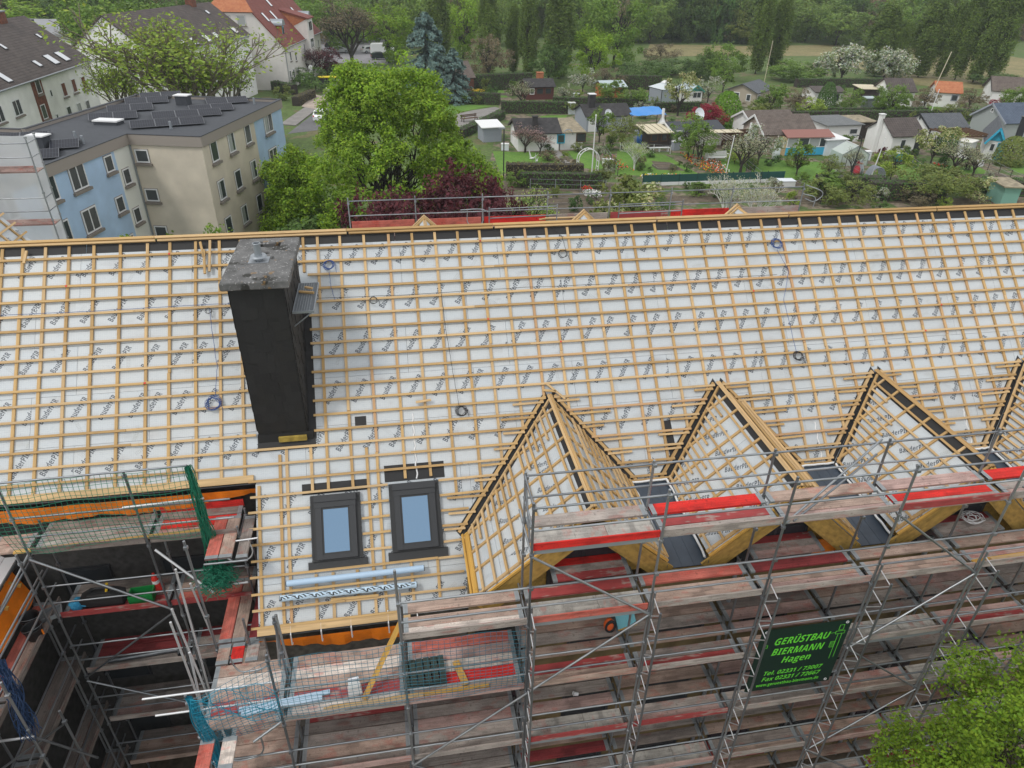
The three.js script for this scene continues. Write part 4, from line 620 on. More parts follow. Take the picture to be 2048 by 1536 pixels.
sheet('street', [[-12.62, -79.57], [-7.78, -82.24], [-2.24, -112.21], [-0.60, -131.58], [-7.23, -131.83], [-8.07, -106.14]], 0.02, M.asphalt);
sheet('parking_area', [[-13.10, -150.59], [1.08, -147.80], [4.64, -228.70], [-18.02, -227.64]], 0.024, mat([1.9, 1.85, 1.9], 0.9, { map: rep(T.asphalt, 0.2, 0.2) }));
sheet('pavement', [[-14.18, -85.34], [-12.02, -84.51], [-8.39, -106.16], [-7.01, -125.42], [-6.49, -138.77], [-7.89, -131.85], [-9.82, -109.12]], 0.14, M.paving, 0.14);
sheet('forecourt', [[-12.46, -98.09], [-10.19, -95.91], [-8.65, -105.25], [-11.42, -109.21]], 0.146, mat([3.0, 2.5, 2.0], 0.9, { map: rep(T.asphalt, 0.3, 0.3) }));
sheet('path', [[8.83, -82.84], [10.37, -91.31], [12.89, -93.89], [16.71, -96.52], [17.29, -95.22], [15.62, -91.71], [12.75, -86.67], [9.85, -79.52]], 0.024, M.paving);
sheet('lawn', [[8.43, -94.61], [10.02, -99.55], [16.44, -97.39], [12.56, -94.32], [9.86, -91.35], [8.23, -87.74]], 0.02, M.lawn);
sheet('lawn', [[-11.56, -141.88], [-1.04, -143.10], [-0.60, -131.58], [-7.23, -131.83], [-11.92, -132.01]], 0.02, M.lawn);
sheet('meadow', [[62.96, -161.16], [108.81, -160.63], [100.72, -114.22], [122.57, -104.17], [162.40, -146.77], [160.69, -180.14], [127.01, -186.48], [98.13, -183.65], [73.75, -188.58]], 0.03, M.meadow);
sheet('garden_ground', [[12.30, -68.53], [77.87, -54.93], [63.28, -39.60], [7.84, -45.53]], 0.012, M.gardenGround); sheet('garden_ground', [[16.80, -92.01], [101.59, -79.86], [79.95, -57.12], [12.33, -68.78]], 0.012, M.gardenGround); sheet('garden_ground', [[19.02, -115.38], [119.69, -98.89], [102.28, -80.59], [16.98, -93.20]], 0.012, M.gardenGround);
sheet('garden_path', [[19.36, -67.11], [20.20, -67.29], [20.15, -58.03], [19.19, -57.50]], 0.03, M.paving);
sheet('lane', [[10.58, -51.36], [23.00, -48.30], [44.08, -46.00], [62.69, -42.60], [61.06, -40.80], [42.92, -44.12], [22.34, -46.23], [10.27, -49.35]], 0.03, M.soil);
for (const l of [[[12.19, -67.78], [18.95, -66.64], [18.88, -58.58], [11.61, -58.06]], [[21.22, -67.19], [23.75, -66.20], [23.40, -58.12], [20.75, -59.25]], [[27.45, -67.13], [32.41, -64.13], [33.20, -54.03], [23.79, -56.00]], [[43.07, -61.16], [49.43, -58.89], [49.17, -52.38], [40.42, -51.31], [39.06, -55.48]], [[38.27, -61.62], [41.43, -60.37], [38.50, -55.54], [36.26, -55.77]], [[57.73, -56.92], [61.53, -57.71], [59.01, -49.37], [53.35, -49.77]], [[62.55, -56.44], [67.15, -54.84], [65.14, -48.72], [59.68, -47.95]], [[72.01, -56.68], [74.15, -55.30], [70.48, -51.23], [69.59, -52.39]], [[18.63, -112.65], [20.55, -113.64], [20.03, -104.91], [17.89, -104.56]], [[45.04, -108.52], [47.70, -105.76], [46.72, -94.05], [40.63, -93.19]], [[46.61, -80.50], [50.27, -80.21], [48.41, -76.32], [44.90, -76.61]], [[22.26, -88.91], [26.51, -89.36], [25.28, -85.71], [22.03, -85.96]], [[87.66, -92.16], [90.62, -92.41], [87.34, -86.95], [84.53, -86.74]]]) sheet('lawn', l, 0.02, M.lawn);
for (const l of [[[11.64, -54.90], [22.77, -52.60], [22.37, -49.57], [10.63, -51.71]], [[29.75, -61.50], [31.73, -60.62], [32.16, -56.82], [29.29, -57.53]], [[15.92, -48.08], [24.42, -46.49], [22.98, -42.35], [13.92, -43.38]], [[40.33, -51.13], [49.45, -50.95], [48.07, -48.80], [39.39, -49.35]], [[61.19, -52.18], [64.98, -52.22], [63.52, -47.54], [60.49, -47.48]]]) sheet('garden_bed', l, 0.024, M.soil);

// ---------- neighbouring buildings ----------
M.parapet = mat([0.30, 0.265, 0.235], 0.85); M.roofFelt = mat([0.055, 0.062, 0.075], 0.8, { map: rep(T.fine, 0.5, 0.5) }); M.blueWall = mat([0.45, 0.62, 0.84], 0.9, { map: rep(T.fine, 0.15, 0.15) }); M.beigeWall = mat([0.71, 0.635, 0.52], 0.9, { map: rep(T.fine, 0.15, 0.15) }); M.paleWall = mat([0.72, 0.73, 0.68], 0.9); M.whiteWall = mat([0.90, 0.90, 0.89], 0.9, { map: rep(T.fine, 0.12, 0.12) }); M.creamWall = mat([0.78, 0.75, 0.72], 0.9, { map: rep(T.fine, 0.12, 0.12) }); M.sill = mat([0.22, 0.195, 0.17], 0.8); M.glass = mat([0.05, 0.06, 0.065], 0.08); M.curtain = mat([0.34, 0.36, 0.36], 0.5); M.brickWall = mat([0.20, 0.075, 0.045], 0.9, { map: rep(T.rough, 0.5, 0.5) });
const tileTex = (a, b, s) => tex(256, 256, (u, v) => { const r = (v * 16) % 1, c = (u * 16 + (Math.floor(v * 16) % 2) * 0) % 1, n = fbm(u, v, 8, s, 4), k = hash(Math.floor(u * 16), Math.floor(v * 16), s); return lerp3(a, b, n * 0.6 + k * 0.4); });
const tileBump = tex(256, 256, (u, v) => { const r = (v * 16) % 1, c = (u * 16) % 1; return grey(0.15 + 0.55 * (1 - r) + 0.3 * Math.sin(c * Math.PI)); }, true);
const tiles = (a, b, s, size = 5) => mat([1, 1, 1], 0.8, { map: rep(tileTex(a, b, s), 1 / size, 1 / size), bumpMap: rep(tileBump, 1 / size, 1 / size), bumpScale: 0.05 });
M.tileDark = tiles([0.045, 0.035, 0.033], [0.10, 0.08, 0.072], 301); M.tileRed = tiles([0.14, 0.028, 0.022], [0.22, 0.06, 0.042], 303); M.tileOrange = tiles([0.34, 0.10, 0.04], [0.48, 0.20, 0.09], 305, 4); M.tileBrown = tiles([0.07, 0.052, 0.045], [0.16, 0.13, 0.11], 307, 4); M.tileSlate = tiles([0.06, 0.068, 0.08], [0.115, 0.125, 0.14], 309, 4); M.tileGrey = tiles([0.10, 0.11, 0.115], [0.18, 0.19, 0.195], 311, 4);
// a window on a wall: group at the middle of the opening, local z out of the wall
function windowAt(parent, pos, turn, w, h, o = {}) {
  const g = holder('window', parent, pos, turn), d = o.deep ?? 0.02;
  part('reveal', merge([gbox(-w / 2 - 0.04, -h / 2 - 0.04, 0.004, w / 2 + 0.04, h / 2 + 0.04, 0.012)]), o.reveal || M.sill, g);
  part('frame', merge([gbox(-w / 2, -h / 2, 0.012, -w / 2 + 0.07, h / 2, d + 0.04), gbox(w / 2 - 0.07, -h / 2, 0.012, w / 2, h / 2, d + 0.04), gbox(-w / 2 + 0.07, h / 2 - 0.07, 0.012, w / 2 - 0.07, h / 2, d + 0.04), gbox(-w / 2 + 0.07, -h / 2, 0.012, w / 2 - 0.07, -h / 2 + 0.08, d + 0.04), ...(o.mull ? [gbox(-0.035, -h / 2 + 0.08, 0.012, 0.035, h / 2 - 0.07, d + 0.038)] : [])]), o.frame || M.white, g);
  part('pane', gbox(-w / 2 + 0.07, -h / 2 + 0.08, 0.013, w / 2 - 0.07, h / 2 - 0.07, d + 0.012), o.pane || M.glass, g);
  if (o.curtain) part('curtain', gbox(-w / 2 + 0.08, -h / 2 + 0.09, d + 0.0125, -w / 2 + 0.08 + (w - 0.16) * o.curtain, h / 2 - 0.08, d + 0.014), M.curtain, g);
  if (o.sill !== false) part('sill', gbox(-w / 2 - 0.12, -h / 2 - 0.2, 0.004, w / 2 + 0.12, -h / 2 - 0.045, 0.16), M.sill, g);
  return g;
}
{ // flat-roofed blue and beige block with a wall recess round each window
  const b = thing('flat_roofed_block', 'flat roofed apartment block in pale blue and beige with solar panels on top', 'building', [-11.4, 0, -30.3], -14.5 * D);
  const H = 9.72, R = rng(71);
  part('wall', gbox(-11.5, 0, -8.0, 0, H, 0), M.beigeWall, b, null, 'beige rendered wall'); part('wall', gbox(-11.5, 0, -13.3, 0, H, -8.001), M.blueWall, b, null, 'pale blue rendered wall');
  part('wall', gbox(-14, 0, 0.001, -4.7, H, 1.7), M.paleWall, b, null, 'off white rendered wall'); part('wall', gbox(-14, 0, 1.701, -4.7, H, 18), M.blueWall, b, null, 'pale blue rendered wall');
  part('roof', gbox(-11.4, H, -13.2, -0.1, H + 0.12, -0.1), M.roofFelt, b); part('roof', gbox(-13.9, H, -0.099, -4.8, H + 0.12, 17.9), M.roofFelt, b);
  const rim = (x0, z0, x1, z1) => part('parapet', gbox(x0, H - 0.32, z0, x1, H + 0.3, z1), M.parapet, b);
  const cap = (x0, z0, x1, z1) => part('coping', gbox(x0, H + 0.301, z0, x1, H + 0.34, z1), M.roofFelt, b);
  for (const f of [rim, cap]) { const e = f === cap ? 0.02 : 0; f(-0.1 - e, -13.4 - e, 0.12 + e, 0.12 + e); f(-4.6, -0.1 - e, -0.101 - e, 0.12 + e); f(-4.7 - 0.1 - e, 0.121 + e, -4.58 + e, 18.1); f(-11.6, -13.4 - e, -0.101 - e, -13.2 + e); f(-11.62 - e, -13.1, -11.4 + e, -0.2); f(-14.1 - e, -0.2, -13.9 + e, 18); f(-13.89, -0.2 - e, -11.65, 0 + e); }
  part('downpipe', new THREE.CylinderGeometry(0.05, 0.05, H, 8).translate(-4.62, H / 2, 0.06), M.zinc, b);
  for (const y of [8.8, 6.34, 3.88, 1.42]) {
    for (const z of [-1.45, -4.02, -6.7]) windowAt(b, [0, y, z], Math.PI / 2, 0.95, 1.25, { deep: 0.01, curtain: R() < 0.6 ? 0.3 + 0.6 * R() : 0, mull: false });
    windowAt(b, [0, y, -10.45], Math.PI / 2, 1.5, 1.3, { mull: true, curtain: R() < 0.6 ? 0.4 : 0 });
    if (y > 3) { windowAt(b, [-4.0, y - 0.1, 0], 0, 0.85, 0.8, {}); }
    windowAt(b, [-4.7, y, 2.45], Math.PI / 2, 0.8, 0.95, {}); windowAt(b, [-4.7, y - 1.12, 1.05], Math.PI / 2, 0.75, 0.95, {});
    windowAt(b, [-4.7, y, 5.45], Math.PI / 2, 1.35, 1.35, { mull: true }); windowAt(b, [-4.7, y, 8.0], Math.PI / 2, 1.35, 1.35, { mull: true }); windowAt(b, [-4.7, y, 11.2], Math.PI / 2, 1.35, 1.35, { mull: true });
  }
  // solar panels in short tilted rows
  const cell = tex(128, 128, (u, v) => ((u * 10) % 1 < 0.07 || (v * 6) % 1 < 0.05 ? [0.10, 0.11, 0.13] : [0.008, 0.010, 0.018])); M.pv = new THREE.MeshPhysicalMaterial({ roughness: 0.4, specularIntensity: 0.25, map: cell }); M.pvFrame = mat([0.22, 0.23, 0.25], 0.4, { metalness: 0.6 });
  const pvGeo = new THREE.BoxGeometry(1.44, 0.03, 1.16), frGeo = merge([gbox(-0.74, -0.02, -0.6, 0.74, 0.012, -0.581), gbox(-0.74, -0.02, 0.581, 0.74, 0.012, 0.6), gbox(-0.74, -0.02, -0.58, -0.721, 0.012, 0.58), gbox(0.721, -0.02, -0.58, 0.74, 0.012, 0.58)]);
  const rowsPV = [[-5.54, -1.89, 3], [-5.75, -4.98, 3], [-4.46, -7.73, 2], [-4.67, -10.82, 2], [-9.5, -3.71, 2], [-10.01, -6.71, 2], [-10.44, -9.72, 2], [-10.6, -12.1, 2], [-6.9, 4.1, 1], [-6.5, 6.5, 1], [-11.2, 3.2, 2], [-10.8, 6.2, 2], [-10.5, 9.4, 2], [-6.8, 9.6, 1]];
  rowsPV.forEach(([x, z, n]) => { for (let k = 0; k < n; k++) for (const side of [0, 1]) { const p = holder('solar_panel', b); p.rotation.order = 'YXZ'; p.rotation.y = 31 * D; const c = Math.cos(31 * D), s = Math.sin(31 * D), u = 0.75 + k * 1.5, w = side ? -1.7 : -0.5; p.position.set(x + u * c + w * s, H + 0.36, z - u * s + w * c); p.rotation.x = side ? -0.2 : 0.2; part('cells', pvGeo, M.pv, p); part('frame', frGeo, M.pvFrame, p); } });
  for (const [x, z] of [[-6.5, -10.9], [-7.9, 3.4]]) { const v = holder('roof_vent', b, [x, H + 0.12, z]); part('shaft', gbox(-0.45, 0, -0.35, 0.45, 0.65, 0.35), M.roofFelt, v); part('lid', gbox(-0.55, 0.651, -0.42, 0.55, 0.72, 0.42), M.white, v); }
  { const v = holder('roof_hatch', b, [-7.9, H + 0.12, -3.4]); part('kerb', gbox(-0.8, 0, -0.42, 0.8, 0.2, 0.42), M.roofFelt, v); part('dome', gbox(-0.85, 0.201, -0.46, 0.85, 0.29, 0.46), M.white, v); }
  for (const [x, z] of [[-3.2, -2.6], [-6.1, 2.2], [-1.5, -12], [-7.2, 1.2]]) part('vent_pipe', new THREE.CylinderGeometry(0.08, 0.1, 0.5, 8).translate(x, H + 0.35, z), M.zinc, b);
}
// pitched-roof house: local x across, local -z along the ridge, base corner at the near right eave
function rowHouse(o) {
  const b = thing(o.name, o.label, 'building', [o.x, 0, o.z], o.turn), { w, l, eave, ridge } = o, ov = o.ov ?? 0.35;
  const hip = o.hip || 0, hy = o.hipY || ridge; // half hip at the near gable
  const prof = hip ? [[-w, 0], [0, 0], [0, eave], [-(hy - eave) / ((ridge - eave) / (w / 2)), hy], [-w + (hy - eave) / ((ridge - eave) / (w / 2)), hy], [-w, eave]] : [[-w, 0], [0, 0], [0, eave], [-w / 2, ridge], [-w, eave]];
  part('wall', metreUV(prism(prof, -l, 0)), o.wall, b);
  const sl = Math.hypot(w / 2, ridge - eave), a = Math.atan2(ridge - eave, w / 2), ext = ov / Math.cos(a);
  for (const s of [1, -1]) { const fr = s > 0 ? plane(V(-w / 2, ridge + 0.22, 0), V(0, 0, -1), V(-Math.cos(a), Math.sin(a), 0)) : plane(V(-w / 2, ridge + 0.22, 0), V(0, 0, 1), V(Math.cos(a), Math.sin(a), 0)); const X = (z) => (s > 0 ? -z : z), hv = hip ? (ridge - hy) / Math.sin(a) : 0;
    const pts = hip ? [[X(-hip), 0], [X(0.2), -hv], [X(0.2), -sl - ext], [X(-l - 0.2), -sl - ext], [X(-l - 0.2), 0]] : [[X(0.2), 0], [X(0.2), -sl - ext], [X(-l - 0.2), -sl - ext], [X(-l - 0.2), 0]]; fr.put(part('roof', prism(pts, -0.16, 0), o.roof, b)); }
  if (hip) { const hw = (ridge - hy) / Math.tan(a), g = new THREE.BufferGeometry().setFromPoints([V(-w / 2 - hw - 0.25, hy + 0.12, 0.35), V(-w / 2 + hw + 0.25, hy + 0.12, 0.35), V(-w / 2, ridge + 0.22, -hip)]); g.computeVertexNormals(); part('hip_roof', metreUV(g), o.hipMat || o.roof, b).material.side = THREE.DoubleSide; }
  part('gutter', new THREE.CylinderGeometry(0.08, 0.08, l + 0.4, 8).rotateX(Math.PI / 2).translate(ov + 0.06, eave - 0.1, -l / 2), M.zinc, b); part('downpipe', new THREE.CylinderGeometry(0.05, 0.05, eave, 8).translate(0.08, eave / 2, -0.25), M.zinc, b);
  for (const [z, v, ww, hh] of o.skylights || []) { const fr = plane(V(-w / 2, ridge + 0.22, 0), V(0, 0, -1), V(-Math.cos(a), Math.sin(a), 0)); const k = part('roof_window', gbox(z - ww / 2, -v - hh / 2, 0, z + ww / 2, -v + hh / 2, 0.08), M.frameGrey, b); fr.put(k); part('pane', gbox(z - ww / 2 + 0.08, -v - hh / 2 + 0.08, 0.081, z + ww / 2 - 0.08, -v + hh / 2 - 0.08, 0.09), M.skyPane, k); }
  for (const [z, h] of o.chimneys || []) { const c = holder('chimney', b, [-w / 2, ridge, z]); part('stack', gbox(-0.5, -0.8, -0.7, 0.5, h, 0.7), M.brickWall, c); part('cap', gbox(-0.58, h, -0.78, 0.58, h + 0.12, 0.78), M.zinc, c); }
  for (const k of o.windows || []) windowAt(b, [0, k[1], k[0]], Math.PI / 2, k[2], k[3], { mull: k[2] > 1.1, sill: k[2] > 0.6, pane: k[4] === 'b' ? M.brickWall : M.glass, curtain: k[4] === 'c' ? 0.9 : 0, reveal: M.white });
  return b;
}
M.skyPane = mat([0.62, 0.64, 0.66], 0.12, { metalness: 1 });

{
  const W = []; for (const [z, y, w, h, c] of [[23.4, 7.1, 1.5, 1.35], [28.5, 8.2, 1.0, 1.35], [28.1, 5.9, 1.0, 1.35], [30.7, 7.2, 0.5, 0.7], [33.8, 7.1, 1.05, 1.35, 'b'], [36.4, 7.1, 1.05, 1.35, 'b'], [39, 7.0, 1.05, 1.35, 'b'], [30.5, 4.9, 0.5, 0.7], [33.5, 4.8, 1.05, 1.35], [36.1, 4.7, 1.05, 1.35, 'c'], [38.4, 4.6, 1.05, 1.35], [23.4, 4.2, 1.5, 1.35], [20, 7.1, 1.5, 1.35]]) W.push([-z, y, w, h, c]);
  const b = rowHouse({ name: 'row_house', label: 'long white house with a dark tiled roof and a brick stair panel', x: -34.6, z: -35, turn: -2.3 * D, w: 11, l: 42, eave: 9, ridge: 13.2, wall: M.whiteWall, roof: M.tileDark, windows: W, chimneys: [[-36.5, 0.9]], skylights: [[23.8, 6.3, 1.0, 1.3], [31.5, 5.9, 0.8, 0.9], [34.8, 5.9, 1.3, 1.4], [37.5, 5.9, 1.3, 1.4], [38.9, 2.9, 0.6, 0.7], [30.4, 3.2, 0.6, 0.8]] });
  part('stair_panel', gbox(-0.05, 0, -29.4, 0.03, 9, -27.2), M.brickWall, b, null, 'red brick stair panel');
  const W2 = [[18.7, 7.5], [22, 6.3, 1], [18.3, 4.7], [22.1, 3.5, 1], [16.2, 3.6], [12, 7.2], [8, 7.2], [12, 4.4], [8, 4.4], [4, 7.2], [4, 4.4], [12, 1.6]].map(([z, y, n]) => [-z, y, n ? 0.7 : 1.3, 1.35, n ? 'c' : 0]);
  const b2 = rowHouse({ name: 'row_house', label: 'white house with a dark roof and a row of skylights behind the sparse tree', x: -27.4, z: -83, turn: -13.8 * D, w: 11, l: 29, eave: 8.7, ridge: 12.9, wall: M.whiteWall, roof: M.tileDark, windows: W2, chimneys: [[-23, 1.0]], skylights: [[25.8, 5.9, 1.3, 1.3], [18.8, 6.2, 1.3, 1.3], [15.5, 6.3, 1.3, 1.3], [11.5, 6.3, 1.3, 1.3], [8.5, 6.3, 1.3, 1.3], [24.6, 1.9, 0.8, 0.8]] });
  windowAt(b2, [-4, 5.6, 0], 0, 1.0, 1.2, {}); part('canopy', gbox(0.01, 2.6, -22.8, 1.4, 2.7, -20.6), M.frameGrey, b2); part('door', gbox(0.005, 0, -22.2, 0.06, 2.1, -21.2), M.frameGrey, b2);
  const W3 = [[3.4, 4.9], [1.7, 2.2], [7, 4.5], [4.2, 2.1], [14.1, 5.1], [22.8, 4.7], [7.3, 2], [25, 2], [26.5, 4.7]].map(([z, y]) => [-z, y, 0.85, 1.4, 0]);
  const b3 = rowHouse({ name: 'row_house', label: 'cream house with a steep red tiled roof, half hip and dormers', x: -15.7, z: -114, turn: -7.6 * D, w: 16, l: 29, eave: 6.6, ridge: 15.7, hip: 5, hipY: 11.5, hipMat: M.tileOrange, wall: M.creamWall, roof: M.tileRed, windows: W3, skylights: [[3.8, 7.0, 1.0, 1.7], [8.9, 7.0, 1.0, 1.7], [23, 7.4, 1.0, 1.9], [12.5, 4.7, 1.1, 1.7]] });
  windowAt(b3, [-6.2, 10.4, 0], 0, 1.4, 1.4, { frame: M.white, pane: M.curtain }); windowAt(b3, [-8.6, 10.4, 0], 0, 1.4, 1.4, { pane: M.curtain });
  M.blueFrame = mat([0.12, 0.38, 0.52], 0.5);
  for (const z of [-5.5, -26]) { const d = holder('dormer', b3, [-1.2, 7.2, z]); part('cheek', prism([[-2.4, 0], [0, 0], [0, 2.2], [-2.4, 2.5]], -0.7, 0.7), M.tileOrange, d); part('dormer_roof', new THREE.CylinderGeometry(0.95, 0.95, 2.9, 14, 1, false, 0, Math.PI).rotateZ(Math.PI / 2).rotateX(-Math.PI / 2 + Math.PI / 2).translate(-1.2, 2.2, 0), M.zinc, d); part('window', gbox(0.005, 0.2, -0.5, 0.06, 2.1, 0.5), M.blueFrame, d); part('pane', gbox(0.061, 0.35, -0.38, 0.07, 1.9, 0.38), M.glass, d); }
  { const d = holder('projecting_bay', b3, [0, 0, -17]); part('wall', prism([[-4, 0], [0.9, 0], [0.9, 9.8], [-4, 9.8]], -2.2, 2.2), M.creamWall, d); part('bay_roof', prism([[-7, 12.1], [1.2, 9.9], [1.2, 9.7], [-7, 11.9]], -2.5, 2.5), M.tileRed, d); part('cheek', prism([[-6.6, 11.7], [0.85, 9.75], [-2.4, 8.2]], 2.201, 2.26), M.tileOrange, d); for (const y of [8.4, 5.6]) { const w = part('window', gbox(0.905, y - 0.7, -1.3, 0.96, y + 0.9, 1.3), M.white, d); part('pane', merge([gbox(0.961, y - 0.6, -1.2, 0.965, y + 0.8, -0.05), gbox(0.961, y - 0.6, 0.05, 0.965, y + 0.8, 1.2)]), M.glass, d); } }
  const b4 = thing('flat_hall', 'low grey flat roofed hall with black vent boxes at the upper left corner', 'building', [-68, 0, -128], -8 * D);
  part('wall', gbox(-26, 0, -30, 16, 7, 0), M.paleWall, b4); part('roof', gbox(-26.4, 7.001, -30.4, 16.4, 7.4, 0.4), mat([0.30, 0.31, 0.33], 0.9, { map: rep(T.fine, 0.1, 0.1) }), b4); for (const [x, z] of [[4, -8], [9, -13], [1, -4]]) part('vent_box', gbox(x, 7.41, z, x + 2.4, 9, z + 2), M.frameGrey, b4); for (let k = 0; k < 6; k++) windowAt(b4, [-20 + k * 6, 4, 0], 0, 3, 1.4, { mull: true });
}

// ---------- plants ----------
function leafCloud(n, put, leaf, seed, tint = 0.3, blossom = 0, bcol = [1, 1, 1], two = true) { // put(R) -> [pos, out]
  const R = rng(seed), pos = [], col = [];
  const t = V(), b = V(), nn = V();
  for (let i = 0; i < n; i++) {
    const [p, o, grp] = put(R, i); nn.set(R() - 0.5, R() - 0.35, R() - 0.5).normalize().multiplyScalar(1.1).add(o).normalize();
    t.set(R() - 0.5, R() - 0.5, R() - 0.5).cross(nn).normalize(); b.crossVectors(nn, t);
    const s = leaf * (0.55 + 0.75 * R()), w = s * (0.42 + 0.25 * R()), bend = s * 0.22 * (R() - 0.3);
    const P = (u, v, h) => [p.x + t.x * u + b.x * v + nn.x * h, p.y + t.y * u + b.y * v + nn.y * h, p.z + t.z * u + b.z * v + nn.z * h];
    const A = P(-s, 0, 0), B = P(0, w, bend), C = P(s, 0, 0), E = P(0, -w, bend); pos.push(...A, ...E, ...B, ...E, ...C, ...B);
    const g = 1 + tint * (R() - 0.5) * 1.6 + (grp || 0), h = (R() - 0.5) * tint * 0.7; let c = [g * (1 + h), g, g * (1 - h)]; if (blossom && R() < blossom) c = bcol.map((x) => x * (0.85 + 0.3 * R()));
    for (let k = 0; k < 6; k++) col.push(...c);
  }
  const g = new THREE.BufferGeometry(); g.setAttribute('position', new THREE.Float32BufferAttribute(pos, 3)); g.setAttribute('color', new THREE.Float32BufferAttribute(col, 3)); g.computeVertexNormals(); return g;
}
// crown in the box x,z -1..1, y 0..2, made of uneven clumps
function crown(n, leaf, seed, o = {}) {
  const R = rng(seed * 7 + 1), C = [], K = o.clumps || 14, cr = o.cr || 0.4;
  for (let k = 0; k < K; k++) { // lobes, each set with smaller tufts
    const a = R() * 6.283, y = o.flat ? Math.pow(R(), 0.7) : R() * 1.9 - 0.95, rr = 0.4 + 0.38 * Math.sqrt(R()), q = Math.sqrt(Math.max(0, 1 - y * y)) * rr, lob = V(Math.cos(a) * q, y * rr, Math.sin(a) * q), lr = cr * (0.65 + 0.6 * R()), tone = (R() - 0.5) * 0.3;
    for (let m = 0; m < 11; m++) { const d = V(R() - 0.5, R() - 0.42, R() - 0.5).normalize().addScaledVector(lob, 0.7).normalize(); C.push([lob.clone().addScaledVector(d, lr * (0.55 + 0.5 * R())), lr * (0.24 + 0.3 * R()), tone + (R() - 0.5) * 0.25]); }
  }
  return leafCloud(n, (r) => { const [c, q, gq] = C[Math.floor(r() * C.length)], d = V(r() - 0.5, r() - 0.5, r() - 0.5).normalize(); const p = d.clone().multiplyScalar(q * (0.35 + 0.75 * r())).add(c); const out = p.clone().add(d.multiplyScalar(0.6)).normalize(); p.y += 1; return [p, out, gq]; }, leaf, seed, o.tint ?? 0.3, o.blossom, o.bcol);
}
// limbs: recursive, unit height 1 ; returns geometry and the twig ends
function limbs(seed, depth, spread, o = {}) {
  const R = rng(seed), gs = [], tips = [];
  const go = (p, d, len, r, k) => {
    const q = p.clone().addScaledVector(d, len); const g = new THREE.CylinderGeometry(r * 0.72, r, len, k < 2 ? 7 : 4, 1, true); g.applyQuaternion(new THREE.Quaternion().setFromUnitVectors(V(0, 1, 0), d)); g.translate((p.x + q.x) / 2, (p.y + q.y) / 2, (p.z + q.z) / 2); gs.push(g);
    if (k >= depth) { tips.push([q, d]); return; }
    if (k >= depth - 2) tips.push([q.clone().lerp(p, 0.4), d]);
    const m = k === 0 ? (o.first || 5) : 2 + (R() < 0.45 ? 1 : 0);
    for (let i = 0; i < m; i++) { const a = (i / m) * 6.283 + R() * 1.5, sp = spread * (0.6 + 0.7 * R()); const x = V(1, 0, 0).cross(d).normalize(); if (x.lengthSq() < 0.01) x.set(1, 0, 0); const y = d.clone().cross(x); const nd = d.clone().addScaledVector(x, Math.cos(a) * sp).addScaledVector(y, Math.sin(a) * sp).add(V(0, o.up ?? 0.12, 0)).normalize(); go(k === 0 && i > 1 ? p.clone().lerp(q, 0.55 + 0.45 * R()) : q, nd, len * (k === 0 ? (o.l1 || 0.62) : 0.74) * (0.75 + 0.5 * R()), r * 0.66, k + 1); }
  };
  go(V(0, 0, 0), V(o.lean || 0.02, 1, 0.02).normalize(), o.trunk || 0.3, o.r || 0.028, 0);
  return { geo: mergeGeometries(gs.map(strip)), tips };
}
const leafMat = (c, tr = 0.4) => { const m = new THREE.MeshPhysicalMaterial({ roughness: 0.8, vertexColors: true, side: THREE.DoubleSide, transmission: tr, thickness: 0, specularIntensity: 0.35 }); m.color.setRGB(...c); return m; };
M.leaf = { street: leafMat([0.185, 0.30, 0.022]), bright: leafMat([0.245, 0.385, 0.03]), mid: leafMat([0.175, 0.285, 0.045]), dark: leafMat([0.115, 0.20, 0.045]), olive: leafMat([0.212, 0.260, 0.065]), poplar: leafMat([0.15, 0.225, 0.04]), fresh: leafMat([0.20, 0.30, 0.06]), purple: leafMat([0.130, 0.033, 0.042]), crimson: leafMat([0.330, 0.028, 0.053]), spruce: leafMat([0.130, 0.201, 0.183], 0.05), conifer: leafMat([0.071, 0.118, 0.047], 0.05), blossom: leafMat([0.224, 0.283, 0.118]), brown: leafMat([0.224, 0.189, 0.112]), lime: leafMat([0.295, 0.401, 0.059]), hedge: leafMat([0.088, 0.177, 0.041]), hedgeBrown: leafMat([0.189, 0.171, 0.083]), thuja: leafMat([0.153, 0.307, 0.024]) };
M.bark = mat([0.055, 0.045, 0.036], 0.95, { map: rep(T.rough, 3, 3) }); M.barkPale = mat([0.17, 0.14, 0.11], 0.95); M.limewash = mat([0.6, 0.6, 0.58], 0.9);
const PR = {};
PR.round = [1, 2, 3].map((s) => crown(8500, 0.042, s, { clumps: 17, cr: 0.42 }));
PR.loose = [4, 5].map((s) => crown(4200, 0.04, s, { clumps: 16, cr: 0.4 }));
PR.small = [6, 7, 8].map((s) => crown(2100, 0.07, s, { clumps: 11, cr: 0.42 }));
PR.flower = [9, 10].map((s) => crown(2600, 0.055, s, { clumps: 12, cr: 0.4, blossom: 0.5, bcol: [2.7, 2.2, 4.6] }));
PR.whitebush = [11].map((s) => crown(6500, 0.042, s, { clumps: 20, cr: 0.34, blossom: 0.55, bcol: [2.9, 2.4, 4.8], flat: true }));
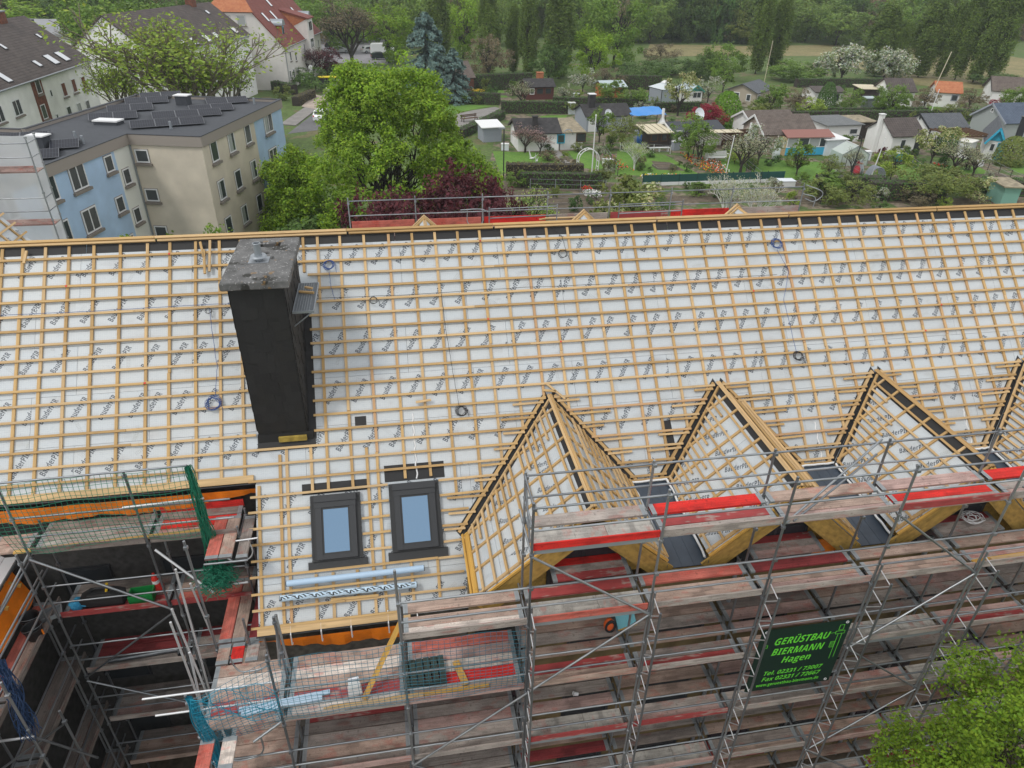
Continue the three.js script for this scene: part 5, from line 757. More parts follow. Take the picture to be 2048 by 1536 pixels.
PR.poplar = [12, 13, 14].map((s) => { const R = rng(s * 31), B = []; for (let k = 0; k < 150; k++) { const t = Math.pow(R(), 0.8), a = R() * 6.283, w = Math.min(1, 0.35 + 2.2 * t) * Math.sqrt(Math.max(0.03, 1 - Math.pow(Math.max(0, t - 0.5) / 0.53, 2))); B.push([t * 6.6 + 0.3, a, w * (0.2 + 0.58 * Math.sqrt(R())), 0.2 + 0.13 * R(), (R() - 0.5) * 0.35]); } // upright plumes
  return leafCloud(16000, (r) => { const [y, a, q, cr, g] = B[Math.floor(r() * B.length)], d = V(r() - 0.5, r() - 0.5, r() - 0.5).normalize().multiplyScalar(cr * (0.4 + 0.7 * r())); return [V(Math.cos(a) * q + d.x, Math.max(0.05, y + d.y * 3.2), Math.sin(a) * q + d.z), V(Math.cos(a), 0.5, Math.sin(a)), g]; }, 0.07, s); });
PR.spruce = [15].map((s) => { const R = rng(s), B = []; for (let k = 0; k < 190; k++) { const h = Math.pow(R(), 0.85), a = R() * 6.283, L = Math.pow(1 - h, 0.6) * 0.98 + 0.05; B.push([h * 1.95, a, L * (0.75 + 0.35 * R())]); } return leafCloud(12000, (r) => { const [y, a, L] = B[Math.floor(r() * B.length)], t = Math.pow(r(), 0.6), q = L * t, sp = 0.16 * t * (r() - 0.5) * 2; return [V(Math.cos(a + sp) * q, y - q * 0.28 + 0.09 * (r() - 0.5) * t, Math.sin(a + sp) * q), V(Math.cos(a), 0.6, Math.sin(a)), 0.2 * (t - 0.6)]; }, 0.045, s, 0.25); });
PR.column = [16].map((s) => leafCloud(2600, (r) => { const y = r() * 2, w = Math.sqrt(Math.max(0.01, 1 - Math.pow(Math.max(0, y - 0.5) / 1.52, 2))) * (y < 0.3 ? 0.75 + y * 0.8 : 1), a = r() * 6.283, q = w * (0.86 + 0.14 * r()); return [V(Math.cos(a) * q, y, Math.sin(a) * q), V(Math.cos(a) * 1.6, 0.6, Math.sin(a) * 1.6)]; }, 0.075, s, 0.25));
const TW = limbs(3, 4, 0.55, { first: 6, trunk: 0.32, r: 0.03 });
const BARE = [limbs(17, 6, 0.42, { first: 8, trunk: 0.17, r: 0.02, l1: 0.8, up: 0.16 }), limbs(19, 6, 0.5, { first: 5, trunk: 0.28, r: 0.026, l1: 0.7, up: 0.1 })];
const tipLeaves = (b, n, leaf, seed, spread, o = {}) => leafCloud(n, (r) => { const [p, d] = b.tips[Math.floor(r() * b.tips.length)]; return [p.clone().add(V(r() - 0.5, r() - 0.5, r() - 0.5).multiplyScalar(spread)), d.clone().multiplyScalar(0.3)]; }, leaf, seed, 0.35, o.blossom, o.bcol);
PR.sparse = tipLeaves(BARE[0], 6500, 0.0085, 23, 0.075); PR.sparse2 = tipLeaves(BARE[1], 3200, 0.013, 29, 0.09); PR.bud = tipLeaves(BARE[1], 2600, 0.011, 31, 0.08, { blossom: 0.6, bcol: [2.8, 2.2, 3.6] });
const pr = rng(99);
// a tree at x, z: height h, crown width w, crown from fraction c0 of the height
function tree(name, label, x, z, h, w, kind, leaf, o = {}) {
  const t = thing(name, label, o.cat || 'tree', [x, o.y || 0, z], pr() * 6.28, o.group), c0 = o.c0 ?? 0.18;
  if (kind === 'bare' || kind === 'sparse' || kind === 'sparse2' || kind === 'bud') {
    const b = kind === 'sparse' || kind === 'bare' ? BARE[0] : BARE[1]; b.box = b.box || new THREE.Box3().setFromBufferAttribute(b.geo.attributes.position); const s = h / b.box.max.y, sw = w / (b.box.max.x - b.box.min.x);
    const tr = part('trunk', b.geo, o.bark || M.bark, t); tr.scale.set(sw, s, sw); if (kind !== 'bare') { const c = part('crown', PR[kind], M.leaf[leaf], t); c.scale.set(sw, s, sw); } else { const c = part('crown', PR.sparse, M.leaf[leaf || 'brown'], t); c.scale.set(sw * 0.9, s * 0.98, sw * 0.9); } return t;
  }
  const tk = part('trunk', TW.geo, o.bark || M.bark, t); tk.scale.set(h * 0.8, h * 0.82, h * 0.8); if (kind === 'spruce' || kind === 'poplar' || kind === 'column') tk.scale.set(h * 0.3, h * 0.8, h * 0.3);
  const P = PR[kind], c = part('crown', P[Math.floor(pr() * P.length)], M.leaf[leaf], t); const ch = h * (1 - c0); c.scale.set(w / 2 / 1.02, kind === 'poplar' ? ch / 7.1 : ch / 2, w / 2 / 1.02); c.position.y = h * c0; return t;
}
function shrub(name, label, x, z, h, w, kind, leaf, o = {}) { const t = thing(name, label, 'shrub', [x, o.y || 0, z], pr() * 6.28, o.group); const P = PR[kind], c = part('foliage', P[Math.floor(pr() * P.length)], M.leaf[leaf], t); c.scale.set(w / 2, h / 2 * (kind === 'whitebush' ? 1 : 1.05), w / 2); c.position.y = kind === 'whitebush' ? -h * 0.45 : -h * 0.05; if (kind === 'whitebush') c.scale.y = h / 1.9 * 1.2; const tk = part('stem', TW.geo, M.bark, t); tk.scale.set(w * 0.6, h * 0.8, w * 0.6); return t; }
const hedgeMats = {};
function hedge(label, x0, z0, x1, z1, h, w, leaf = 'hedge') {
  const L = Math.hypot(x1 - x0, z1 - z0), g = leafCloud(Math.round(L * (2 * h + w) * 34), (r) => { const q = r() * (2 * h + w), x = (r() - 0.5) * L; const j = () => (r() - 0.5) * 0.12; if (q < h) return [V(x, q + j(), w / 2 + j()), V(0, 0.2, 1.5)]; if (q < 2 * h) return [V(x, q - h + j(), -w / 2 + j()), V(0, 0.2, -1.5)]; return [V(x, h + j() + 0.05 * Math.sin(x * 2.1), (r() - 0.5) * w), V(0, 1.5, 0)]; }, 0.11, Math.round(L * 100 + h * 10), 0.3);
  const o = thing('hedge', label, 'hedge', [(x0 + x1) / 2, 0, (z0 + z1) / 2], -Math.atan2(z1 - z0, x1 - x0)); part('foliage', g, M.leaf[leaf], o); part('twigs', gbox(-L / 2, 0, -w / 2 + 0.06, L / 2, h - 0.06, w / 2 - 0.06), M.bark, o); return o;
}

// ---------- allotment gardens ----------
const at = (x, z, y = 0) => [x, y, z];
M.brownWood = mat([0.12, 0.065, 0.035], 0.8, { map: T.wood }); M.darkWood = mat([0.04, 0.03, 0.026], 0.8); M.orangeWood = mat([0.48, 0.17, 0.05], 0.7, { map: T.wood }); M.felt = mat([0.05, 0.048, 0.05], 0.95, { map: rep(T.rough, 0.3, 0.3) }); M.feltBeige = mat([0.34, 0.29, 0.20], 0.9, { map: rep(T.rough, 0.3, 0.3) }); M.corr = mat([0.58, 0.52, 0.38], 0.7); M.tinRoof = mat([0.42, 0.50, 0.52], 0.5, { metalness: 0.2 }); M.turq = mat([0.03, 0.38, 0.58], 0.6); M.skyBlue = mat([0.05, 0.42, 0.68], 0.6); M.slateWall = mat([0.30, 0.33, 0.38], 0.9); M.poly = new THREE.MeshPhysicalMaterial({ roughness: 0.35, transmission: 0.5, thickness: 0 }); M.poly.color.setRGB(0.7, 0.78, 0.74); M.plastic = mat([0.72, 0.76, 0.82], 0.4);
function hut(name, label, x0, z0, x1, z1, d, h, r, wall, roof, o = {}) { // front wall base from (x0,z0) to (x1,z1); ridge parallel to it unless o.across
  h *= 0.9; r *= 0.86; const w = Math.hypot(x1 - x0, z1 - z0), b = thing(name, label, 'hut', [x0, 0, z0], -Math.atan2(z1 - z0, x1 - x0)), ov = o.ov ?? 0.3;
  if (o.shed) { // single slope falling to the front
    part('wall', prism([[0, 0], [d, 0], [d, h], [0, r]], 0, w).rotateY(-Math.PI / 2).translate(w, 0, -d), wall, b); const a = Math.atan2(r - h, d), fr = plane(V(0, r + 0.06, -d), V(1, 0, 0), V(0, Math.sin(a), -Math.cos(a))); const L = Math.hypot(d, r - h) + ov; fr.put(part('roof', prism([[-ov, ov], [w + ov, ov], [w + ov, -L], [-ov, -L]], -0.02, 0.08), roof, b));
    if (o.ribs) for (let k = 0; k < w / 0.8; k++) fr.put(part('roof_rib', gbox(k * 0.8, -L, 0.081, k * 0.8 + 0.06, ov, 0.12), o.ribs, b));
  } else if (o.across) { // gable to the front
    part('wall', prism([[0, 0], [w, 0], [w, h], [w / 2, r], [0, h]], -d, 0), wall, b); if (o.gableMat) { part('gable', prism([[0.05, h], [w - 0.05, h], [w / 2, r - 0.05]], 0.005, 0.06), o.gableMat, b); }
    const a = Math.atan2(r - h, w / 2), L = Math.hypot(w / 2, r - h) + ov; for (const s of [-1, 1]) { const fr = plane(V(w / 2, r + 0.08, 0), V(0, 0, -s), V(-s * Math.cos(a), Math.sin(a), 0)); const X = (z) => -s * z; fr.put(part('roof', prism([[X(ov), 0.0], [X(ov), -L], [X(-d - ov), -L], [X(-d - ov), 0]], -0.06, 0.05), roof, b)); if (o.gableMat) fr.put(part('barge_board', prism([[X(ov + 0.03), 0], [X(ov + 0.03), -L], [X(ov), -L], [X(ov), 0]], -0.16, 0.06), o.gableMat, b)); }
  } else {
    part('wall', prism([[0, 0], [d, 0], [d, h], [d / 2, r], [0, h]], 0, w).rotateY(-Math.PI / 2).translate(w, 0, -d), wall, b);
    const a = Math.atan2(r - h, d / 2), L = Math.hypot(d / 2, r - h) + ov; for (const s of [1, -1]) { const fr = plane(V(0, r + 0.08, -d / 2), V(s, 0, 0), V(0, Math.sin(a), -s * Math.cos(a))); const X = (x) => s * x; fr.put(part('roof', prism([[X(-ov), 0], [X(w + ov), 0], [X(w + ov), -L], [X(-ov), -L]], -0.06, 0.05), roof, b)); }
    if (o.verge) for (const s of [1, -1]) { const fr = plane(V(0, r + 0.08, -d / 2), V(s, 0, 0), V(0, Math.sin(a), -s * Math.cos(a))); fr.put(part('barge_board', prism([[s * -ov, 0], [s * (-ov - 0.04), 0], [s * (-ov - 0.04), -L], [s * -ov, -L]], -0.18, 0.06), o.verge, b)); }
  }
  for (const [x, y, ww, hh, frame] of o.windows || []) windowAt(b, [x, y, 0], 0, ww, hh, { sill: false, frame: frame || M.white, mull: ww > 1.2, reveal: frame || M.white });
  for (const [z, y, ww, hh] of o.side || []) windowAt(b, [0, y, -z], -Math.PI / 2, ww, hh, { sill: false, reveal: M.white });
  for (const [x, m] of o.doors || []) { const dd = part('door', gbox(x - 0.45, 0.02, 0.005, x + 0.45, 2.0, 0.06), m, b); part('handle', gbox(x + 0.3, 1.0, 0.061, x + 0.38, 1.05, 0.1), M.zinc, dd); }
  if (o.chimney) { const [x, z, hh, m, cw = 0.3] = o.chimney, c = holder('chimney', b, [x, 0, z]); part('stack', gbox(-cw, o.chimBase ?? h, -cw, cw, hh, cw), m, c); part('cap', gbox(-cw - 0.07, hh, -cw - 0.07, cw + 0.07, hh + 0.1, cw + 0.07), o.capMat || m, c); }
  return b;
}
{
  hut('garden_house', 'white garden house with a dark felt roof behind the lawn with bird figures', 15.22, -67.50, 20.19, -67.54, 5.2, 2.3, 3.7, M.whiteWall, M.felt, { windows: [[5.2, 1.35, 0.9, 1.0, M.turq], [3.2, 1.5, 0.45, 0.5, M.frameGrey]], chimney: [2.2, -1.2, 3.7, M.felt, 0.28], verge: M.darkWood });
  const a2 = hut('lean_to', 'white lean-to with an arched door and beige felt roof beside the garden house', 20.43, -67.78, 23.24, -68.04, 4.6, 2.2, 3.0, M.whiteWall, M.feltBeige, { shed: true, windows: [[2.6, 1.35, 1.2, 1.0, M.brownWood]], doors: [[0.8, M.white]] });
  part('arch', new THREE.TorusGeometry(0.62, 0.05, 6, 14, Math.PI).translate(0.9, 1.75, 0.05), M.slateWall, a2);
  hut('garden_house', 'grey blue garden house with a black hipped felt roof and tall black chimney', 26.23, -77.53, 32.37, -77.98, 5.0, 2.2, 3.5, M.slateWall, M.felt, { windows: [[5.2, 1.4, 0.6, 0.6], [6.2, 1.4, 0.6, 0.6]], doors: [[0.7, M.white]], chimney: [1.2, -2.0, 4.4, M.felt, 0.42], capMat: M.white });

  { const c = thing('tarp_canopy', 'bright blue tarpaulin canopy beside the black hipped roof', 'canopy', at(32.35, -77.02)); const g = new THREE.PlaneGeometry(5.0, 3.6, 14, 10).rotateX(-Math.PI / 2 + 0.12), p = g.attributes.position; for (let i = 0; i < p.count; i++) p.setY(i, p.getY(i) + 2.3 - 0.07 * Math.sin(p.getX(i) * 1.2) * Math.cos(p.getZ(i) * 1.7) + 0.03 * Math.sin(p.getX(i) * 5)); g.computeVertexNormals(); part('tarpaulin', g.translate(2.4, 0, -2), mat([0.03, 0.23, 0.62], 0.5, { side: THREE.DoubleSide }), c); for (const [x, z] of [[0, -0.4], [4.8, -0.4], [0, -3.6], [4.8, -3.6]]) rod('post', V(x, 0, z), V(x, 2.2, z), 0.05, M.darkWood, c); }
  hut('kiosk', 'dark brown summer kiosk with a ribbed beige roof and a white bench in front', 31.26, -67.30, 34.19, -67.56, 3.2, 2.0, 2.4, M.darkWood, M.corr, { shed: true, ribs: M.feltBeige, windows: [[0.8, 1.3, 0.9, 0.9, M.brownWood], [2.1, 1.3, 0.8, 0.9, M.brownWood]] });
  hut('garden_house', 'low garden house with a dark slate coloured roof and beige ribbed awning', 34.73, -67.78, 41.46, -68.53, 4.6, 2.0, 2.9, M.whiteWall, M.roofFelt, { verge: M.white, windows: [[2.6, 1.2, 1.0, 0.8]], doors: [[0.6, M.white]] });
  { const c = thing('awning', 'beige ribbed awning in front of the low slate roofed house', 'awning', at(38.31, -67.72)); const w = 4.6; part('cover', gbox(0, 2.0, 0, w, 2.06, 1.7), M.corr, c); for (let k = 0; k < 5; k++) part('rib', gbox(0.05 + k * 1.1, 2.061, 0, 0.12 + k * 1.1, 2.1, 1.7), M.feltBeige, c); for (const x of [0.1, w - 0.1]) rod('post', V(x, 0, 1.6), V(x, 2.0, 1.6), 0.04, M.darkWood, c); }
  const f = hut('garden_house', 'brown tiled garden house with a glazed veranda above bright blue boards', 44.61, -63.73, 51.01, -63.65, 6.0, 2.5, 4.5, mat([0.42, 0.34, 0.29], 0.9), M.tileBrown, { verge: M.white, side: [[3.0, 1.4, 0.9, 1.2]], ov: 0.35 });
  { const v = holder('veranda', f, [2.1, 0, 0]), w = 5.6; for (let k = 0; k < 28; k++) part('board', gbox(k * 0.2, 0.1, 1.5, k * 0.2 + 0.19, 1.0, 1.54 + 0.004 * (k % 2)), M.skyBlue, v); for (let k = 0; k <= 4; k++) part('post', gbox(k * 1.38, 1.0, 1.48, k * 1.38 + 0.09, 2.05, 1.56), M.white, v); for (let k = 0; k < 4; k++) part('pane', gbox(k * 1.38 + 0.09, 1.05, 1.5, k * 1.38 + 1.38, 2.0, 1.52), k % 2 ? M.glass : M.curtain, v); part('rail', gbox(-0.02, 1.0, 1.47, w, 1.06, 1.58), M.white, v); part('top_rail', gbox(-0.02, 2.05, 1.47, w, 2.15, 1.58), M.white, v); part('lean_roof', prism([[0, 2.75], [1.75, 2.2], [1.75, 2.12], [0, 2.67]], -0.2, w + 0.3).rotateY(-Math.PI / 2).scale(-1, 1, 1).scale(-1, 1, 1).translate(w + 0.1, 0, 0), mat([0.26, 0.12, 0.10], 0.8), v); part('side_wall', gbox(-0.05, 0, 0.01, 0, 2.1, 1.5), mat([0.5, 0.38, 0.22], 0.9), v); }
  hut('garden_house', 'white gabled garden house with a weathered roof behind the blue veranda house', 46.54, -70.93, 52.71, -71.28, 5.0, 2.2, 3.6, M.whiteWall, M.tileBrown, { verge: M.white });
  hut('flat_shed', 'wide shed with a pale grey flat roof and white walls', 55.54, -68.40, 60.56, -68.82, 5.0, 2.3, 2.6, M.whiteWall, M.tileGrey, { shed: true, windows: [[4, 1.3, 1.2, 0.7]] });
  hut('open_shed', 'open timber shelter with a beige flat roof and dark posts', 60.76, -70.28, 63.51, -70.34, 3.6, 2.3, 2.5, M.darkWood, M.feltBeige, { shed: true });
  hut('garden_house', 'tall white garden house with a big white chimney on its gable', 59.50, -60.82, 63.55, -60.93, 5.0, 2.6, 4.5, M.whiteWall, M.tileDark, { ov: 0.25, windows: [[1.5, 1.4, 0.7, 1.1]], doors: [[3.6, M.frameGrey]], chimney: [-0.3, -2.6, 4.35, M.whiteWall, 0.25], chimBase: 0, capMat: M.white });
  hut('garden_house', 'white gabled garden house with a blue grey sheet roof and small dark gable window', 68.40, -66.11, 73.91, -66.18, 4.6, 2.3, 3.9, M.whiteWall, M.tileSlate, { ov: 0.2, verge: M.frameGrey, side: [[2.3, 2.9, 0.5, 0.6]] });
  hut('garden_house', 'garden house with a turquoise gable and grey tiled roof with a black chimney', 70.52, -58.77, 71.90, -57.66, 8.0, 2.4, 4.2, M.whiteWall, M.tileSlate, { across: true, gableMat: M.turq, ov: 0.5, doors: [[1.6, M.turq]], windows: [[0.7, 1.4, 0.5, 0.9], [2.7, 1.4, 0.5, 0.9]], chimney: [3.2, -3.0, 4.6, M.frameGrey, 0.35] });
  hut('garden_house', 'grey gabled house with a blue tiled roof at the far right edge', 80.23, -67.08, 86.02, -67.16, 6.0, 2.6, 4.9, mat([0.33, 0.36, 0.36], 0.9), tiles([0.05, 0.07, 0.11], [0.09, 0.12, 0.17], 313, 4), { verge: M.slateWall, side: [[3, 3.4, 0.4, 0.5]] });
  hut('garden_house', 'dark red garden house with a red fascia and bright curtained windows', 22.76, -102.37, 27.30, -102.55, 4.2, 2.2, 3.3, mat([0.10, 0.03, 0.025], 0.8), M.felt, { windows: [[2.2, 1.3, 1.1, 0.9, M.brownWood], [3.6, 1.3, 1.0, 0.9, M.brownWood], [0.9, 1.3, 0.7, 0.9]], chimney: [3.0, -3.6, 3.6, M.tileOrange, 0.5] });
  hut('garden_hut', 'orange timber hut with a pale metal roof', 35.31, -101.11, 38.89, -101.36, 4.0, 2.3, 3.1, M.orangeWood, M.tinRoof, { windows: [[3.1, 1.4, 0.5, 0.5, M.darkWood]], ov: 0.4 });
  { const t = thing('gazebo', 'small tent gazebo with a pale pyramid roof and grey side curtains', 'gazebo', at(44.66, -98.65), 0.3); part('canopy', new THREE.ConeGeometry(2.6, 0.9, 4, 1, true).rotateY(Math.PI / 4).translate(0, 2.75, 0), mat([0.55, 0.6, 0.63], 0.7, { side: THREE.DoubleSide }), t); part('vent_top', new THREE.ConeGeometry(0.7, 0.45, 4).rotateY(Math.PI / 4).translate(0, 3.25, 0), M.white, t); for (const [x, z] of [[-1.7, -1.7], [1.7, -1.7], [1.7, 1.7], [-1.7, 1.7]]) rod('post', V(x, 0, z), V(x, 2.35, z), 0.05, M.frameGrey, t); part('side_curtain', gbox(-1.65, 0.1, 1.68, 1.65, 2.2, 1.7), M.slateWall, t); part('side_curtain', gbox(-1.7, 0.1, -1.6, -1.68, 2.2, 1.6), M.slateWall, t); }
  hut('garden_hut', 'small green trimmed white hut half hidden by a blossoming tree', 48.41, -97.03, 50.77, -97.34, 4.0, 2.1, 3.2, M.whiteWall, M.tinRoof, { across: true, gableMat: mat([0.05, 0.25, 0.20], 0.7), windows: [[1.4, 1.3, 1.5, 0.9]] });
  { const b = hut('garden_house', 'beige rendered garden house with a grey tiled roof turned towards the corner', 57.83, -92.86, 62.44, -97.04, 4.8, 2.5, 3.8, mat([0.42, 0.37, 0.30], 0.9), M.tileSlate, { across: false, side: [[1.2, 1.4, 0.7, 1.0], [3.2, 1.4, 0.9, 1.2]], windows: [[1.2, 1.4, 1.2, 0.9]], ov: 0.4 }); }
  hut('garden_house', 'white bungalow with a shallow dark roof beside the clipped cone tree', 68.37, -93.46, 73.05, -93.14, 4.6, 2.4, 3.1, M.whiteWall, M.tileDark, { windows: [[3.6, 1.4, 0.9, 1.0, M.skyPane]] });
  hut('garden_house', 'white garden house with a dark roof next to a low open carport', 80.87, -92.61, 84.90, -91.89, 5.4, 2.6, 4.5, M.whiteWall, M.tileDark, { side: [[1.4, 1.3, 0.8, 1.9]], windows: [[2.0, 1.5, 1.3, 0.9]] });
  hut('carport', 'low open carport with a pale flat roof beside the dark roofed white house', 78.49, -96.47, 81.20, -95.82, 3.8, 2.3, 2.5, M.darkWood, M.corr, { shed: true });
  hut('garden_house', 'white cottage with an orange tiled roof and one small window', 88.97, -92.07, 92.18, -90.50, 4.8, 2.5, 4.1, M.whiteWall, M.tileOrange, { windows: [[2.8, 1.5, 0.9, 0.9, M.slateWall]] });
  hut('garden_house', 'white gabled cottage with a brown roof at the right edge behind a red bush', 100.80, -93.60, 106.31, -90.90, 5.6, 2.4, 4.6, M.whiteWall, M.tileBrown, { verge: M.darkWood, side: [[2.8, 3.3, 0.6, 0.4]] });
  hut('old_shed', 'old shed with a steep mottled brown roof half hidden by the blue spruce', 11.17, -109.40, 15.15, -110.72, 6, 2.6, 5.2, M.brickWall, M.tileBrown, {});
  hut('play_shed', 'small white roofed shed with toys at the end of the lawn', 11.74, -72.58, 14.07, -72.93, 2.6, 1.9, 2.3, M.slateWall, M.white, { shed: true });
  hut('tool_shed', 'flat green shed half cut by the roof ridge at the lower right of the gardens', 57.94, -41.15, 59.42, -40.82, 2.6, 2.0, 2.2, mat([0.18, 0.36, 0.30], 0.7), M.feltBeige, { shed: true });
  hut('tool_shed', 'white plastic clad shed beside the blue veranda house', 51.66, -61.81, 54.19, -62.07, 3.0, 2.0, 2.2, M.plastic, M.white, { shed: true });
  hut('tool_shed', 'narrow white tool shed with a lid-like roof below the timber pergola', 67.71, -60.03, 68.44, -58.72, 1.8, 2.0, 2.15, M.white, mat([0.75, 0.74, 0.7], 0.6), { shed: true, ov: 0.12 });
  hut('tool_locker', 'grey metal locker standing by the hedge below the white houses', 74.13, -88.32, 75.61, -88.21, 1.4, 2.1, 2.3, M.zinc, M.tinRoof, { shed: true, ov: 0.1 });
}
{ // greenhouse
  const g = thing('greenhouse', 'small polycarbonate greenhouse with a ridged roof', 'greenhouse', at(50.90, -57.13), -0.05); part('glazing', prism([[0, 0], [3.2, 0], [3.2, 1.3], [1.6, 2.2], [0, 1.3]], -2.6, 0), M.poly, g); for (const x of [0, 1.6, 3.2]) part('frame_bar', gbox(x - 0.03, 0, 0.01, x + 0.03, x === 1.6 ? 2.2 : 1.3, 0.05), M.zinc, g); bar('frame_bar', V(0, 1.3, 0.03), V(1.6, 2.2, 0.03), 0.05, 0.05, M.zinc, g); bar('frame_bar', V(1.6, 2.2, 0.03), V(3.2, 1.3, 0.03), 0.05, 0.05, M.zinc, g); bar('ridge_bar', V(1.6, 2.24, 0), V(1.6, 2.24, -2.6), 0.08, 0.05, M.white, g);
}
{ // fences
  const f = thing('board_fence', 'reddish brown horizontal board fence beside the white grill chimney', 'fence', at(41.22, -68.00)); for (let k = 0; k < 10; k++) part('board', gbox(0, 0.1 + k * 0.19, 0, 5.4, 0.28 + k * 0.19, 0.03 + 0.01 * (k % 2)), M.brownWood, f); for (let k = 0; k < 4; k++) part('post', gbox(k * 1.78, 0, -0.09, k * 1.78 + 0.09, 2.1, -0.001), M.darkWood, f);
  const w = thing('picket_fence', 'white picket fence along the pavement near the red roofed house', 'fence', at(-9.44, -109.59), 1.12); for (let k = 0; k < 30; k++) part('picket', gbox(k * 0.42, 0.05, 0, k * 0.42 + 0.22, 1.1, 0.03), M.white, w); for (const y of [0.3, 0.8]) part('rail', gbox(0, y, -0.05, 12.7, y + 0.08, -0.002), M.white, w);
  const p = thing('pergola', 'dark timber pergola in front of the turquoise house', 'pergola', at(67.06, -60.35)); for (let k = 0; k < 9; k++) part('beam', gbox(k * 0.62, 2.3, -4.2, k * 0.62 + 0.08, 2.45, 0.2), M.brownWood, p); for (const z of [0, -4]) part('cross_beam', gbox(-0.2, 2.16, z - 0.06, 5.3, 2.299, z + 0.06), M.brownWood, p); for (const x of [0, 5]) for (const z of [0, -4]) part('post', gbox(x - 0.06, 0, z - 0.06, x + 0.06, 2.159, z + 0.06), M.darkWood, p);
  const q = thing('pergola', 'weathered grey pergola near the flower beds', 'pergola', at(36.00, -61.84)); for (let k = 0; k < 8; k++) part('beam', gbox(k * 0.55, 2.1, -2.6, k * 0.55 + 0.07, 2.22, 0.2), M.sill, q); for (const x of [0, 3.9]) for (const z of [0, -2.4]) part('post', gbox(x - 0.05, 0, z - 0.05, x + 0.05, 2.1, z + 0.05), M.darkWood, q);
}
// poles and lamps
function pole(label, x, z, h, lean, m, r = 0.05) { const p = thing('garden_pole', label, 'pole', [x, 0, z]); part('shaft', grod(V(0, 0, 0), V(lean, h, 0), r, 8), m, p); part('finial', new THREE.SphereGeometry(r * 1.6, 8, 6).translate(lean, h, 0), m, p); }
pole('tall white flagpole rising from the hedge below the blue tarpaulin', 20.43, -53.41, 6.6, 0, M.white, 0.06); pole('white pole standing beside the apple tree and flower rows', 35.46, -54.00, 4.2, 0.25, M.white); pole('leaning white pole between the greenhouse and the wicker arch', 49.79, -49.95, 4.6, 0.5, M.white); pole('thin white pole at the hedge behind the tall chimney house', 79.41, -80.44, 4.4, 0.3, M.white, 0.05); pole('thin grey mast in front of the orange roofed cottage', 84.71, -88.41, 8.5, 1.6, M.corr, 0.06); pole('dark pole beside the poplar pair behind the beige house', 67.88, -110.00, 8.0, 0.2, M.corr, 0.05);
{ const l = thing('street_lamp', 'thin dark lamp post at the edge of the bird figure lawn', 'lamp', at(11.49, -54.91)); part('post', grod(V(0, 0, 0), V(0, 5.2, 0), 0.06, 8), M.frameGrey, l); part('head', gbox(-0.5, 5.15, -0.12, 0.1, 5.28, 0.12), M.zinc, l); const m = thing('street_lamp', 'curved dark lamp post beside the greenhouse', 'lamp', at(46.95, -49.29)); part('post', gtube([V(0, 0, 0), V(0.15, 3, 0), V(0.25, 4.4, 0), V(0.0, 5.0, 0), V(-0.5, 5.1, 0)], 0.05, 7, 30), M.frameGrey, m); part('head', gbox(-0.9, 5.05, -0.1, -0.5, 5.15, 0.1), M.zinc, m); }
{ // rose arch
  const a = thing('rose_arch', 'white lattice rose arch at the end of the garden path', 'arch', at(20.01, -57.00), 0.1), ar = []; for (const z of [0, -0.6]) ar.push(gtube([V(0, 0, z), V(0, 1.7, z), V(0.35, 2.2, z), V(1.1, 2.5, z), V(1.85, 2.2, z), V(2.2, 1.7, z), V(2.2, 0, z)], 0.045, 6, 40)); ar.forEach((g) => part('hoop', g, M.white, a)); for (const [x, y] of [[0, 0.6], [0, 1.2], [0.15, 1.95], [0.7, 2.4], [1.1, 2.5], [1.5, 2.4], [2.05, 1.95], [2.2, 1.2], [2.2, 0.6]]) part('rung', grod(V(x, y, 0), V(x, y, -0.6), 0.035), M.white, a);
  const w = thing('wicker_arch', 'grey wicker arch with a seat among the front shrubs', 'arch', at(49.33, -48.30), 0), L = []; for (let k = 0; k < 9; k++) { const z = -0.12 * k, s = 1 - 0.02 * k; L.push(gtube([V(-0.9 * s, 0, z), V(-0.95 * s, 1.0, z), V(-0.6 * s, 1.8, z), V(0, 2.1, z), V(0.6 * s, 1.8, z), V(0.95 * s, 1.0, z), V(0.9 * s, 0, z)], 0.03, 5, 24)); } L.forEach((g) => part('hoop', g, M.slateWall, w)); part('seat', gbox(-0.85, 0.4, -1, 0.85, 0.5, -0.1), M.slateWall, w);
}
// white bird figures on the lawn
[['white stick-like bird figure on the lawn, the taller one', 16.11, -63.29, 0.2, 1.5], ['white stick-like bird figure on the lawn, the one nearer the path', 16.41, -62.11, 1.0, 1.1]].forEach(([lab, x, z, t, h]) => { const b = thing('bird_figure', lab, 'figure', [x, 0, z], t); part('leg', grod(V(0, 0, 0), V(0, 0.15, 0), 0.05), M.white, b); part('body', new THREE.SphereGeometry(0.14, 10, 8).scale(2.2, 0.8, 0.9).translate(0, 0.2, 0), M.white, b); part('wing', new THREE.ConeGeometry(0.13, h, 6).scale(1, 1, 0.4).rotateZ(0.3).translate(-0.35, 0.2 + h / 2, 0), M.white, b); part('wing', new THREE.ConeGeometry(0.11, 0.9, 6).scale(1, 1, 0.4).rotateZ(-0.9).translate(0.45, 0.4, 0), M.white, b); });
